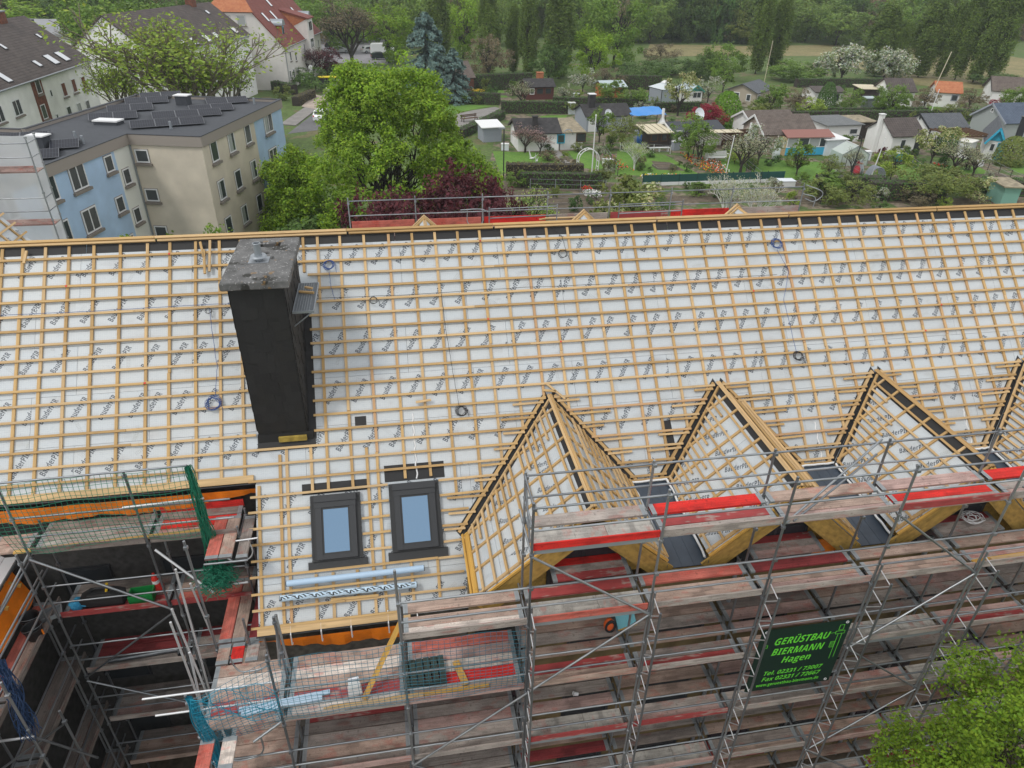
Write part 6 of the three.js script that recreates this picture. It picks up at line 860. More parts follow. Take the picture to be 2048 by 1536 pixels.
// dishes, grills, small things
function dish(label, x, z, y, r) { const d = thing('satellite_dish', label, 'dish', [x, 0, z], 0.3); part('mast', grod(V(0, 0, -0.1), V(0, y, -0.1), 0.04), M.zinc, d); part('reflector', new THREE.SphereGeometry(r * 2.2, 18, 5, 0, 6.29, 0, 0.46).translate(0, -r * 2.2, 0).rotateX(-Math.PI / 2 - 0.35).translate(0, y, 0.05), M.plastic, d); part('arm', grod(V(0, y - r * 0.8, 0.05), V(0, y - 0.1, 0.7), 0.02), M.zinc, d); }
dish('large white satellite dish on a mast beside the crimson maple', 37.98, -68.85, 3.7, 0.75); dish('white satellite dish on the grey blue house with the hipped roof', 28.59, -76.09, 2.6, 0.55);
function grill(label, x, z, t) { const g = thing('garden_grill', label, 'grill', [x, 0, z], t); part('hearth', merge([gbox(-0.5, 0, -0.35, -0.34, 1.0, 0.35), gbox(0.34, 0, -0.35, 0.5, 1.0, 0.35), gbox(-0.34, 0, -0.35, 0.34, 0.7, 0.35)]), M.white, g); const s = new THREE.LatheGeometry([[0.62, 1.0], [0.5, 1.15], [0.22, 1.7], [0.2, 2.9], [0.01, 2.9]].map((p) => new THREE.Vector2(...p)), 4).rotateY(Math.PI / 4); part('flue', s, M.white, g); }
grill('white concrete garden grill against the board fence', 44.38, -67.17, 0); grill('white concrete garden grill with a diamond board behind the dark kiosk', 36.68, -77.30, 0.2);
function barrel(label, x, z, h, m) { const b = thing('barrel', label, 'barrel', [x, 0, z]); part('body', new THREE.LatheGeometry([[0.01, 0], [0.4, 0], [0.45, h * 0.5], [0.4, h], [0.01, h]].map((p) => new THREE.Vector2(...p)), 14), m, b); part('lid', new THREE.CylinderGeometry(0.42, 0.42, 0.06, 14).translate(0, h + 0.03, 0), m, b); }
barrel('blue water barrel beside the dark kiosk', 31.03, -69.47, 1.3, mat([0.03, 0.14, 0.45], 0.5)); barrel('grey blue water barrel left of the bright blue one', 31.00, -70.58, 1.5, M.slateWall); barrel('pale wrapped water tank at the corner of the blue veranda house', 44.88, -60.99, 1.6, M.plastic);
for (const [lab, x, z, c] of [['red garden figure with a pale face standing by the greenhouse', 50.65, -53.68, [0.55, 0.05, 0.07]], ['grey and white garden figure beside the red one', 51.30, -54.03, [0.45, 0.5, 0.55]]]) { const g = thing('garden_figure', lab, 'figure', [x, 0, z]); part('body', new THREE.LatheGeometry([[0.01, 0], [0.4, 0], [0.42, 0.35], [0.28, 0.8], [0.16, 0.95], [0.01, 0.98]].map((p) => new THREE.Vector2(...p)), 12), mat(c, 0.6), g); part('head', new THREE.SphereGeometry(0.19, 10, 8).translate(0, 1.08, 0), mat([0.6, 0.42, 0.34], 0.7), g); part('hat', new THREE.ConeGeometry(0.2, 0.32, 10).translate(0, 1.34, 0), mat(c, 0.6), g); }
{ const b = thing('garden_bench', 'white garden swing seat with armrests in the flower garden', 'bench', at(37.29, -60.54), -0.05); part('seat', gbox(-1.2, 0.45, -0.3, 1.2, 0.52, 0.3), M.white, b); for (let k = 0; k < 4; k++) part('back_slat', gbox(-1.2, 0.6 + k * 0.14, -0.34, 1.2, 0.7 + k * 0.14, -0.3), M.white, b); for (const x of [-1.25, 1.25]) { part('leg', gbox(x - 0.05, 0, -0.3, x + 0.05, 0.85, -0.2), M.white, b); part('leg', gbox(x - 0.05, 0, 0.2, x + 0.05, 0.85, 0.3), M.white, b); part('armrest', gbox(x - 0.06, 0.85, -0.32, x + 0.06, 0.9, 0.34), M.white, b); }
  const c = thing('garden_bench', 'long white bench in front of the dark kiosk', 'bench', at(32.30, -65.91)); part('seat', gbox(-1.3, 0.42, -0.2, 1.3, 0.5, 0.2), M.white, c); for (const x of [-1.1, 0, 1.1]) part('leg', gbox(x - 0.06, 0, -0.18, x + 0.06, 0.42, 0.18), M.white, c);
  const d = thing('park_bench', 'dark slatted park bench beside the curving path', 'bench', at(11.57, -85.70), 0.45); for (let k = 0; k < 3; k++) part('seat_slat', gbox(-1.3, 0.44, -0.3 + k * 0.17, 1.3, 0.49, -0.15 + k * 0.17), M.brownWood, d); for (let k = 0; k < 2; k++) part('back_slat', gbox(-1.3, 0.62 + k * 0.18, -0.38, 1.3, 0.75 + k * 0.18, -0.33), M.brownWood, d); for (const x of [-1.1, 1.1]) { part('leg', gbox(x - 0.04, 0, 0.1, x + 0.04, 0.43, 0.18), M.darkWood, d); part('leg', gbox(x - 0.04, 0, -0.45, x + 0.04, 0.95, -0.39), M.darkWood, d); } }
// low green windbreak with flower boxes in front of the middle gardens
{ const w = thing('garden_screen', 'low green and white screen along the lane below the flower beds', 'screen', at(25.38, -51.58)); for (let k = 0; k < 8; k++) { part('panel', gbox(k * 1.95, 0.35, 0, k * 1.95 + 1.9, 1.1, 0.03), mat([0.01, 0.07, 0.06], 0.7), w); part('kerb', gbox(k * 1.95, 0, -0.02, k * 1.95 + 1.9, 0.33, 0.06), M.white, w); part('post', gbox(k * 1.95 - 0.04, 0, -0.06, k * 1.95 + 0.03, 1.2, -0.021), M.frameGrey, w); } }
// flowers: loose heads, too many to count
function flowers(name, label, pts, n, cols, seed, spread = 0.5, h = 0.35) { const R = rng(seed), g = new THREE.IcosahedronGeometry(0.05, 0), im = new THREE.InstancedMesh(g, mat([1, 1, 1], 0.7), n); im.name = numbered(name); im.castShadow = true; const m4 = new THREE.Matrix4(), c = new THREE.Color(); for (let i = 0; i < n; i++) { const k = Math.floor(R() * (pts.length - 1)), t = R(), a = pts[k], b = pts[k + 1], s = 0.7 + R(); m4.makeScale(s, s, s).setPosition(a[0] + (b[0] - a[0]) * t + (R() - 0.5) * spread, h * (0.5 + 0.6 * R()), a[1] + (b[1] - a[1]) * t + (R() - 0.5) * spread); im.setMatrixAt(i, m4); im.setColorAt(i, c.setRGB(...cols[Math.floor(R() * cols.length)])); } im.userData = { kind: 'stuff', label, category: 'flowers' }; scene.add(im); }
const RED = [0.6, 0.04, 0.02], YEL = [0.75, 0.5, 0.02], ORA = [0.75, 0.2, 0.02], WHI = [0.75, 0.75, 0.75], PNK = [0.6, 0.15, 0.3], GRN = [0.06, 0.13, 0.02];
flowers('flower_bed', 'red and orange tulips along the narrow garden path', [[34.95, -63.40], [34.33, -58.11], [35.20, -54.43]], 320, [RED, ORA, YEL, GRN, GRN, RED], 1, 1.6); flowers('flower_bed', 'yellow and white flowers behind the green screen', [[26.13, -53.77], [29.44, -53.04], [34.62, -52.11]], 420, [YEL, WHI, ORA, GRN, GRN, WHI], 2, 1.0, 0.6); flowers('flower_bed', 'orange flowers beside the white bench garden', [[36.39, -60.86], [35.98, -55.80]], 200, [ORA, RED, GRN, WHI], 3, 1.8); flowers('flower_bed', 'red tulips on the lawn edge near the apple trees at the right', [[62.07, -55.80], [62.47, -54.64]], 90, [RED, RED, GRN], 4, 0.8); flowers('flower_bed', 'small red flowers by the hedge at the right', [[61.39, -49.71], [61.64, -48.90]], 60, [RED, GRN], 5, 0.8); flowers('flower_bed', 'yellow blossoms over the hedge left of the dark red house', [[14.55, -105.73], [15.71, -105.66]], 260, [YEL, YEL, GRN], 6, 1.4, 1.1); flowers('flower_bed', 'red flowers in the bed by the lane gate', [[18.68, -50.14], [19.34, -49.72]], 90, [RED, RED, GRN], 7, 0.8, 0.6); flowers('flower_bed', 'white flowers spilling over the bed above the ridge', [[18.65, -48.11], [19.45, -47.36]], 200, [WHI, WHI, GRN], 8, 1.0, 0.7); flowers('flower_bed', 'yellow flowers in the dark bed near the rear scaffold', [[20.41, -43.82], [20.79, -43.48]], 70, [YEL, YEL, GRN], 9, 0.7, 0.6); flowers('flower_bed', 'pink and red flowers beside the lean-to and climbing frame', [[24.79, -62.92], [25.19, -56.89]], 150, [RED, PNK, GRN, ORA, GRN], 10, 1.6, 0.5);

// ---------- cars ----------
const carSide = (van) => { const s = new THREE.Shape(); const P = van ? [[0, 0.35], [0, 1.0], [0.15, 2.0], [0.5, 2.25], [4.2, 2.25], [4.6, 2.0], [5.0, 1.35], [5.6, 1.15], [5.7, 0.8], [5.7, 0.35]] : [[0, 0.35], [0.0, 0.75], [0.12, 0.95], [0.5, 1.35], [1.1, 1.48], [2.2, 1.47], [3.05, 1.02], [3.9, 0.88], [4.15, 0.65], [4.15, 0.35]]; P.forEach((p, i) => (i ? s.lineTo(...p) : s.moveTo(...p))); s.closePath(); return s; };
function car(name, label, x, z, turn, rgb, van) {
  const c = thing(name, label, van ? 'van' : 'car', [x, 0.02, z], turn), w = van ? 2.0 : 1.72, L = van ? 5.7 : 4.15, m = mat(rgb, 0.3, { metalness: 0.1 });
  part('body', new THREE.ExtrudeGeometry(carSide(van), { depth: w - 0.16, bevelEnabled: true, bevelSize: 0.06, bevelThickness: 0.08, bevelSegments: 2 }).translate(-L / 2, 0, -w / 2 + 0.08), m, c);
  const win = (pts) => { for (const s of [-1, 1]) { const g = prism(pts, -0.006, 0.006).translate(-L / 2, 0, s * (w / 2 + 0.004)); part('side_window', g, M.glass, c); } };
  if (van) { win([[3.5, 1.35], [3.5, 1.95], [4.3, 1.95], [4.75, 1.35]]); part('windscreen', new THREE.BoxGeometry(0.03, 0.78, w - 0.35).rotateZ(0.55).translate(4.86 - L / 2, 1.66, 0), M.glass, c); }
  else { win([[0.55, 0.98], [0.75, 1.33], [1.2, 1.42], [2.15, 1.41], [2.85, 1.0]]); part('windscreen', new THREE.BoxGeometry(0.03, 0.85, w - 0.3).rotateZ(1.06).translate(2.68 - L / 2, 1.27, 0), M.glass, c); part('rear_window', new THREE.BoxGeometry(0.03, 0.5, w - 0.4).rotateZ(-0.75).translate(0.28 - L / 2, 1.2, 0), M.glass, c); }
  for (const wx of van ? [1.1, 4.6] : [0.75, 3.35]) for (const s of [-1, 1]) { const k = holder('wheel', c, [wx - L / 2, 0.32, s * (w / 2 - 0.04)]); part('tyre', new THREE.CylinderGeometry(0.32, 0.32, 0.2, 16).rotateX(Math.PI / 2), M.black, k); part('rim', new THREE.CylinderGeometry(0.19, 0.19, 0.21, 12).rotateX(Math.PI / 2), M.zinc, k); }
  for (const s of [-1, 1]) { part('headlight', gbox(L / 2 - 0.1, van ? 0.75 : 0.62, s * (w / 2 - 0.25) - 0.15, L / 2 + 0.07, van ? 0.95 : 0.76, s * (w / 2 - 0.25) + 0.15), M.skyPane, c); part('tail_light', gbox(-L / 2 - 0.07, van ? 0.9 : 0.75, s * (w / 2 - 0.15) - 0.08, -L / 2 + 0.05, van ? 1.3 : 0.92, s * (w / 2 - 0.15) + 0.08), M.redpaint, c); }
}
car('parked_car', 'white car parked at the kerb partly behind the large green tree', -8.45, -88.30, 1.25, [0.75, 0.77, 0.8]); car('parked_van', 'dark van with a pale bonnet parked farther up the street', -5.10, -104.11, -1.9, [0.03, 0.035, 0.045], true); car('parked_van', 'white delivery van in the parking area', 0.32, -165.77, 0.05, [0.78, 0.8, 0.8], true); car('parked_car', 'white hatchback next to the delivery van', -2.46, -167.78, 0.3, [0.7, 0.72, 0.72]); car('parked_car', 'dark green car in front of the white delivery van', -0.23, -155.48, 0.15, [0.03, 0.045, 0.045]); car('parked_car', 'silver car at the back of the parking area', -4.41, -193.99, 0.4, [0.5, 0.52, 0.54]); car('parked_car', 'white car at the back of the parking area', -3.28, -200.67, 0.35, [0.7, 0.72, 0.74]); car('parked_car', 'light grey car beside the leaning bare tree', -9.52, -167.83, 0.1, [0.4, 0.42, 0.44]); car('parked_car', 'dark car with a pale roof stripe left of the bare tree', -11.46, -177.26, 0.0, [0.05, 0.055, 0.05]); car('parked_car', 'black car at the far end of the parking area', -1.92, -197.98, 0.4, [0.03, 0.03, 0.035]);
{ const s = thing('bus_shelter', 'yellow topped dark shelter box by the pavement hedge', 'shelter', at(-9.73, -120.78)); part('box', gbox(-1.6, 0, -0.6, 1.6, 1.1, 0.6), M.frameGrey, s); part('lid', gbox(-1.7, 1.1, -0.7, 1.7, 1.25, 0.7), mat([0.75, 0.6, 0.02], 0.6), s); const p = thing('road_sign', 'white round road sign at the pavement hedge', 'sign', at(-12.26, -118.64)); part('post', grod(V(0, 0, 0), V(0, 3.2, 0), 0.05), M.zinc, p); part('plate', new THREE.CylinderGeometry(0.4, 0.4, 0.03, 18).rotateX(Math.PI / 2).translate(0, 3.0, 0.06), M.white, p); part('plate', new THREE.CylinderGeometry(0.35, 0.35, 0.03, 18).rotateX(Math.PI / 2).translate(0, 2.2, 0.06), M.white, p); }

// ---------- smaller garden growth and clutter ----------
{
  const R = rng(881), leafs = ['mid', 'olive', 'hedge', 'dark', 'brown', 'lime', 'olive', 'mid'], kinds = ['small', 'small', 'loose', 'flower', 'small'];
  const ORD = ['first', 'second', 'third', 'fourth', 'fifth', 'sixth', 'seventh', 'eighth', 'ninth', 'tenth', 'eleventh', 'twelfth', 'thirteenth', 'fourteenth', 'fifteenth', 'sixteenth', 'seventeenth', 'eighteenth', 'nineteenth', 'twentieth'].concat(['first', 'second', 'third', 'fourth', 'fifth', 'sixth'].map((q) => 'twenty-' + q)), TONE = { mid: 'green', olive: 'olive', hedge: 'dark green', dark: 'deep green', brown: 'brownish', lime: 'yellow green', blossom: 'white flowering' };
  const zone = (place, group, n, x0, x1, z0, z1, h0, h1) => { const L = []; for (let k = 0; k < n; k++) { const h = h0 + (h1 - h0) * R(), kd = kinds[Math.floor(R() * 5)]; L.push([x0 + (x1 - x0) * R(), z0 + (z1 - z0) * R(), h, h * (0.9 + 0.7 * R()), kd, kd === 'flower' ? 'blossom' : leafs[Math.floor(R() * 8)]]); } const az = (q) => q[0] / (16.7 - q[1]); L.sort((a, b) => az(a) - az(b)).forEach((q, k) => shrub('garden_shrub', `small ${TONE[q[5]]} shrub, ${ORD[k]} from the left ${place}`, ...q, { group })); };
  { const a = [19.87, -65.32], b = [34.59, -55.94]; zone('in the gardens below the kiosk', 'shrubs of the left gardens', 16, a[0], b[0], a[1], b[1], 0.5, 1.5); }
  { const a = [38.46, -60.66], b = [48.75, -49.86]; zone('around the veranda lawn', 'shrubs of the middle gardens', 16, a[0], b[0], a[1], b[1], 0.5, 1.5); }
  { const a = [55.89, -58.97], b = [65.73, -47.31]; zone('below the tall chimney house', 'shrubs of the right gardens', 18, a[0], b[0], a[1], b[1], 0.5, 1.7); }
  { const a = [22.11, -104.79], b = [97.51, -84.14]; zone('along the back row of houses', 'shrubs of the back gardens', 26, a[0], b[0], a[1], b[1], 0.8, 2.2); }
  { const a = [12.37, -50.13], b = [59.80, -40.62]; zone('on the strip behind the ridge', 'shrubs behind the ridge', 22, a[0], b[0], a[1], b[1], 0.5, 1.6); }
  { const a = [25.17, -82.21], b = [81.86, -66.34]; zone('between the middle houses and hedge', 'shrubs of the middle row', 18, a[0], b[0], a[1], b[1], 0.6, 1.8); }
  
  // timber-edged beds
  [[30.35, -58.51, 2.4, 1.6, 0.05], [40.94, -50.69, 3.2, 1, 0], [45.08, -49.49, 3.4, 1, 0], [20.79, -48.54, 2.6, 1.4, 0.1], [15.66, -46.97, 3, 1.6, 0], [65.01, -50.75, 3, 1.4, 0.2], [59.97, -48.68, 2.6, 1.2, 0.1], [49.12, -76.26, 2.6, 1.2, 0], [53.37, -75.91, 2.6, 1.2, 0], [22.39, -85.93, 3, 1.2, 0], [19.16, -107.43, 2.4, 1.2, 0]].sort((a, b) => a[0] / (16.7 - a[1]) - b[0] / (16.7 - b[1])).forEach(([x, z, w, d, t], k) => { const b = thing('raised_bed', `timber edged vegetable bed, ${ORD[k]} from the left in the allotments`, 'garden bed', [x, 0, z], t, 'vegetable beds'); part('soil', gbox(-w / 2, 0, -d / 2, w / 2, 0.16, d / 2), M.soil, b); for (const s of [-1, 1]) { part('edging', gbox(-w / 2 - 0.05, 0, s * d / 2 - 0.03, w / 2 + 0.05, 0.22, s * d / 2 + 0.03), M.sill, b); part('edging', gbox(s * w / 2 - 0.03, 0, -d / 2 + 0.031, s * w / 2 + 0.03, 0.22, d / 2 - 0.031), M.sill, b); } });
  for (const [lab, x, z, w, h, m] of [['white plastic box beside the white garden house', 13.79, -68.39, 0.9, 0.7, M.plastic], ['white garden chest under the flagpole', 24.18, -60.22, 1, 0.6, M.white], ['grey compost bin by the flower rows', 34.56, -66.47, 0.9, 1, M.slateWall], ['pale compost bin behind the greenhouse', 55.57, -59.48, 0.9, 1, M.plastic], ['white chest on the lane verge below the veranda house', 40.29, -50.00, 1.6, 0.6, M.white], ['blue box by the tall chimney house door', 59.25, -58.64, 0.8, 0.9, M.turq], ['grey box beside the locker', 76.65, -87.31, 0.9, 0.8, M.plastic], ['white crate near the orange roofed cottage', 86.59, -91.33, 1, 0.8, M.white], ['pale box between the back row hedges', 31.35, -104.23, 1.4, 0.6, M.white], ['white box at the hedge behind the white garden house', 27.22, -90.08, 1, 1.6, M.plastic], ['white chest before the turquoise house', 67.36, -55.51, 1, 0.6, M.white]]) { const b = thing('garden_box', lab, 'box', [x, 0, z], R() * 0.6 - 0.3); part('body', gbox(-w / 2, 0, -w * 0.35, w / 2, h, w * 0.35), m, b); part('lid', gbox(-w / 2 - 0.04, h + 0.001, -w * 0.35 - 0.04, w / 2 + 0.04, h + 0.06, w * 0.35 + 0.04), m === M.white ? M.plastic : M.white, b); }
  for (const [lab, x0, z0, x1, z1, h, m] of [['wire fence right of the rose arch', 25.26, -66.05, 23.94, -55.58, 1.2, M.darkWood], ['wire fence between flower rows and apple trees', 39.80, -62.94, 38.19, -51.36, 1.2, M.frameGrey], ['wire fence right of the veranda lawn', 51.69, -60.33, 49.10, -49.07, 1.2, M.darkWood], ['wire fence beside the yellow green shrub tree', 59.87, -59.06, 55.88, -47.60, 1.2, M.zinc], ['wire fence of the rightmost plot', 67.71, -55.93, 65.42, -46.96, 1.2, M.darkWood], ['wire fence along the lane before the plum trees', 13.48, -50.70, 20.73, -49.23, 1.3, M.zinc], ['wire fence above the kiosk lawn', 27.61, -66.60, 33.20, -64.55, 1, M.white]]) { const L = Math.hypot(x1 - x0, z1 - z0), f = thing('wire_fence', lab, 'fence', [x0, 0, z0], -Math.atan2(z1 - z0, x1 - x0)); const k = Math.max(2, Math.round(L / 2.2)); for (let i = 0; i <= k; i++) rod('post', V((L * i) / k, 0, 0), V((L * i) / k, h, 0), 0.035, m, f); for (const y of [0.3, 0.65, 1.0]) rod('wire', V(0, h * y - 0.02, 0), V(L, h * y - 0.02, 0), 0.012, M.zinc, f); }
}

// ---------- hedges ----------
hedge('clipped hedge along the path below the dark red garden house', 8.60, -101.42, 17.81, -98.60, 1.7, 1.2); hedge('long clipped hedge behind the white garden house', 16.89, -91.61, 27.17, -90.48, 1.7, 1.1); hedge('clipped hedge beside the curving path, turning towards the bench', 9.09, -75.36, 16.45, -87.85, 1.1, 1.2); hedge('hedge in front of the orange timber hut', 25.86, -96.76, 39.98, -93.66, 1.4, 1.0); hedge('hedge in front of the small tent gazebo', 38.49, -90.46, 47.97, -91.01, 1.4, 1.0);
hedge('brownish hedge below the bird figure lawn', 11.90, -55.83, 19.89, -54.81, 1.6, 1.0, 'hedgeBrown'); hedge('darker green hedge just below the brownish one', 12.80, -52.55, 20.81, -51.33, 1.5, 1.0); hedge('hedge across the lane behind the white bungalow', 57.82, -81.39, 75.11, -80.77, 1.6, 1.1); hedge('second hedge row in front of the orange roofed cottage', 75.11, -80.77, 97.50, -80.18, 1.6, 1.1); hedge('upper hedge row between bungalow and cottages', 61.93, -85.97, 82.26, -84.86, 1.2, 1.0); hedge('dark hedge behind the back row of white garden houses', 75.94, -113.03, 94.95, -112.06, 1.5, 1.4); hedge('tall dark hedge behind the orange timber hut', 40.80, -112.56, 48.70, -111.03, 2.4, 1.4); hedge('long dark hedge along the lane at the right', 42.19, -47.61, 48.84, -46.54, 1.7, 1.2); hedge('front hedge row at the right, thick and dark green', 46.27, -44.74, 53.43, -43.62, 1.8, 1.6); hedge('hedge end by the lane at the right edge', 57.51, -45.24, 64.61, -43.77, 1.5, 1.2); hedge('low hedge below the apple trees at the far right', 61.03, -47.42, 65.90, -46.16, 1.0, 0.9); hedge('dark hedge in the trees behind the old shed', 15.02, -111.78, 25.65, -114.47, 2.6, 1.6); hedge('clipped hedge before the cream house gable', -18.09, -113.59, -14.45, -109.39, 1.6, 1.4); hedge('rounded brown hedge by the forecourt', -13.38, -99.39, -11.37, -106.34, 1.3, 1.2, 'hedgeBrown');

// ---------- trees near the house ----------
{ // large maple behind the roof: leaves in clumps round its own limbs
  const t = thing('maple_tree', 'large bright green maple rising behind the ridge beside the blue wall', 'tree', [-0.5, 0, -36]); const R = rng(501), B = limbs(503, 5, 0.5, { first: 7, trunk: 0.26, r: 0.03, l1: 0.8, up: 0.1 });
  const tk = part('trunk', B.geo, M.bark, t); tk.scale.set(10.5, 9.6, 10.5);
  const C = []; for (let k = 0; k < 116; k++) { const a = k < 100 ? R() * 6.283 : 3.14 + (R() - 0.5) * 1.6, y = k > 99 ? 0.1 + 0.4 * R() : k < 22 ? 0.22 * R() : Math.pow(R(), 0.85), w = (y < 0.3 ? 1.1 : 1.1 - 0.74 * (y - 0.3) / 0.7) * (y > 0.55 && Math.cos(a) < -0.2 ? 0.8 : 1), rr = Math.sqrt((k < 22 ? 0.6 : 0.35) + (k < 22 ? 0.4 : 0.65) * R()), lob = V(Math.cos(a) * (k > 99 ? 8.6 : 7.1) * (k > 99 ? 1 - 0.3 * R() : w * rr) + 0.5 * y, 1.9 + y * 9.9, Math.sin(a) * 6.2 * w * rr), lr = 1.1 + 0.8 * R(), tone = (R() - 0.5) * 0.3; for (let m = 0; m < 12; m++) { const d = V(R() - 0.5, R() - 0.35, R() - 0.5).normalize().add(V(lob.x * 0.08, 0.1, lob.z * 0.08)).normalize(); C.push([lob.clone().addScaledVector(d, lr * (0.5 + 0.6 * R())), lr * (0.2 + 0.28 * R()), tone + (R() - 0.5) * 0.25]); } }
  part('crown', leafCloud(175000, (r) => { const [c, q, g] = C[Math.floor(r() * C.length)], d = V(r() - 0.5, (r() - 0.4) * 0.85, r() - 0.5).normalize(); return [d.clone().multiplyScalar(q * (0.3 + 0.8 * r())).add(c), d.clone().add(V(0, 0.5, 0)), g]; }, 0.11, 507, 0.35), M.leaf.bright, t);
}
{ // tree in front of the scaffold, lower right
  const t = thing('street_tree', 'bright green tree in front of the scaffold at the lower right corner', 'tree', [11.3, -0.3, 11.7]); const R = rng(511), B = limbs(513, 5, 0.45, { first: 6, trunk: 0.4, r: 0.022, l1: 0.7, up: 0.2 }); const tk = part('trunk', B.geo, M.bark, t); tk.scale.set(4.6, 6.4, 4.6);
  const C = []; for (let k = 0; k < 340; k++) { const a = R() * 6.283, y = R() * 2 - 1, w = Math.sqrt(1 - y * y), rr = Math.pow(0.2 + 0.8 * R(), 0.5), sp = 1 + 0.18 * Math.sin(a * 3 + 1) + 0.14 * Math.sin(a * 7 + y * 5); C.push([V(Math.cos(a) * 3.2 * w * rr * sp, 6.3 + y * 3.6 * rr, Math.sin(a) * 2.9 * w * rr * sp), 0.2 + 0.3 * R(), (R() - 0.5) * 0.4]); }
  part('crown', leafCloud(95000, (r) => { const [c, q, g] = C[Math.floor(r() * C.length)], d = V(r() - 0.5, r() - 0.45, r() - 0.5).normalize(); return [d.multiplyScalar(q * (0.3 + 0.8 * r())).add(c).clone(), d.clone().sub(c).normalize().multiplyScalar(0.6).add(V(0, 0.7, 0)), g]; }, 0.042, 517, 0.35), M.leaf.street, t);
}
// [x, height] from where the top stands at a given depth
const T3 = (name, label, x, h, z, w, kind, leaf, o) => tree(name, label, x, z, h, w, kind, leaf, o);
T3('plum_tree', 'dark purple plum tree behind the rear scaffold, the tallest of them', 5.05, 8.47, -27, 7.0, 'round', 'purple', { c0: 0.08 }); T3('plum_tree', 'low purple plum tree left of the tallest one below the maple', 1.39, 8.19, -25, 6.5, 'round', 'purple', { c0: 0.05 }); T3('plum_tree', 'purple plum tree under the maple by the end of the rear scaffold', -1.22, 8.26, -24, 5.5, 'round', 'purple', { c0: 0.05 }); T3('plum_tree', 'purple plum tree partly behind the white blossoming tree', 7.27, 7.39, -28, 4.2, 'round', 'purple', { c0: 0.05 });
T3('young_tree', 'green tree top peeping over the ridge before the blue wall', -11.85, 8.69, -17, 4.5, 'loose', 'mid', { c0: 0.3 }); T3('young_tree', 'green tree top peeping over the ridge before the beige wall', -9.47, 9.03, -17, 5.0, 'loose', 'mid', { c0: 0.3 });
T3('garden_tree', 'dark green tree in shade between maple and blue building', -6.56, 2.74, -41, 7, 'round', 'dark', { c0: 0.05 }); T3('garden_tree', 'dark shrubby tree below the maple at the end of the scaffold', -4.28, 5.27, -30, 7, 'round', 'dark', { c0: 0.02 });
T3('blossom_tree', 'white blossoming tree behind the rear scaffold', 9.70, 6.24, -31, 5.0, 'bud', 'mid', {}); T3('blossom_tree', 'pale blossoming apple tree beside the lane gate', 16.60, 5.88, -34, 5.5, 'small', 'olive', {}); T3('blossom_tree', 'grey green blossoming tree above the white garden screen', 17.69, 6.02, -32, 6.0, 'flower', 'olive', {});
T3('apple_tree', 'whitewashed apple tree with sparse blossom below the garden screen', 28.04, 4.81, -38, 4.0, 'bud', 'blossom', { bark: M.limewash }); T3('apple_tree', 'whitewashed small apple tree near the end of the rear rails', 29.67, 5.00, -36, 3.8, 'bud', 'blossom', { bark: M.limewash });
T3('sparse_tree', 'tall sparse tree in new leaf standing behind the solar roof', -20.67, 15.35, -66, 14.5, 'sparse', 'lime', { bark: M.barkPale }); T3('sparse_tree', 'smaller sparse tree beside the white house gable', -27.59, 11.41, -68, 8, 'sparse2', 'lime', { bark: M.barkPale }); T3('sparse_tree', 'sparse leafy tree before the entrance of the white house', -18.14, 11.28, -72, 8, 'sparse2', 'lime', { bark: M.barkPale });
T3('shade_tree', 'big dark green tree between the white house and the grey hall', -44.55, 14.78, -125, 17, 'round', 'mid', { c0: 0.1 }); T3('shade_tree', 'yellow green tree above the grey hall at the upper left', -81.85, 9.73, -190, 26, 'round', 'bright', { c0: 0.05 }); T3('shade_tree', 'dark leafy tree behind the row house chimney', -42.60, 14.88, -150, 16, 'round', 'dark', { c0: 0.1 });
T3('cherry_plum', 'dark red cherry plum before the cream house wall', -12.95, 5.41, -128, 8.5, 'sparse2', 'purple', {}); T3('cherry_plum', 'dark red shrub tree right of the cherry plum', -10.54, 4.23, -133, 6.5, 'small', 'purple', {});
T3('bare_tree', 'leaning dark tree just coming into leaf at the parking area', -6.03, 12.26, -140, 13, 'sparse2', 'brown', {}); T3('shade_tree', 'dark green tree behind the cream house', -11.11, 12.80, -170, 16, 'round', 'mid', { c0: 0.05 }); T3('shade_tree', 'leafy tree filling the gap beyond the parking area', -7.48, 11.83, -215, 18, 'round', 'fresh', { c0: 0.05 });
T3('blue_spruce', 'large blue grey spruce behind the maple', 6.83, 12.61, -104, 12.5, 'spruce', 'spruce', { c0: 0.02 }); T3('blue_spruce', 'lower blue grey spruce leaning towards the old shed', 10.76, 7.88, -101, 8, 'spruce', 'spruce', { c0: 0.02 });
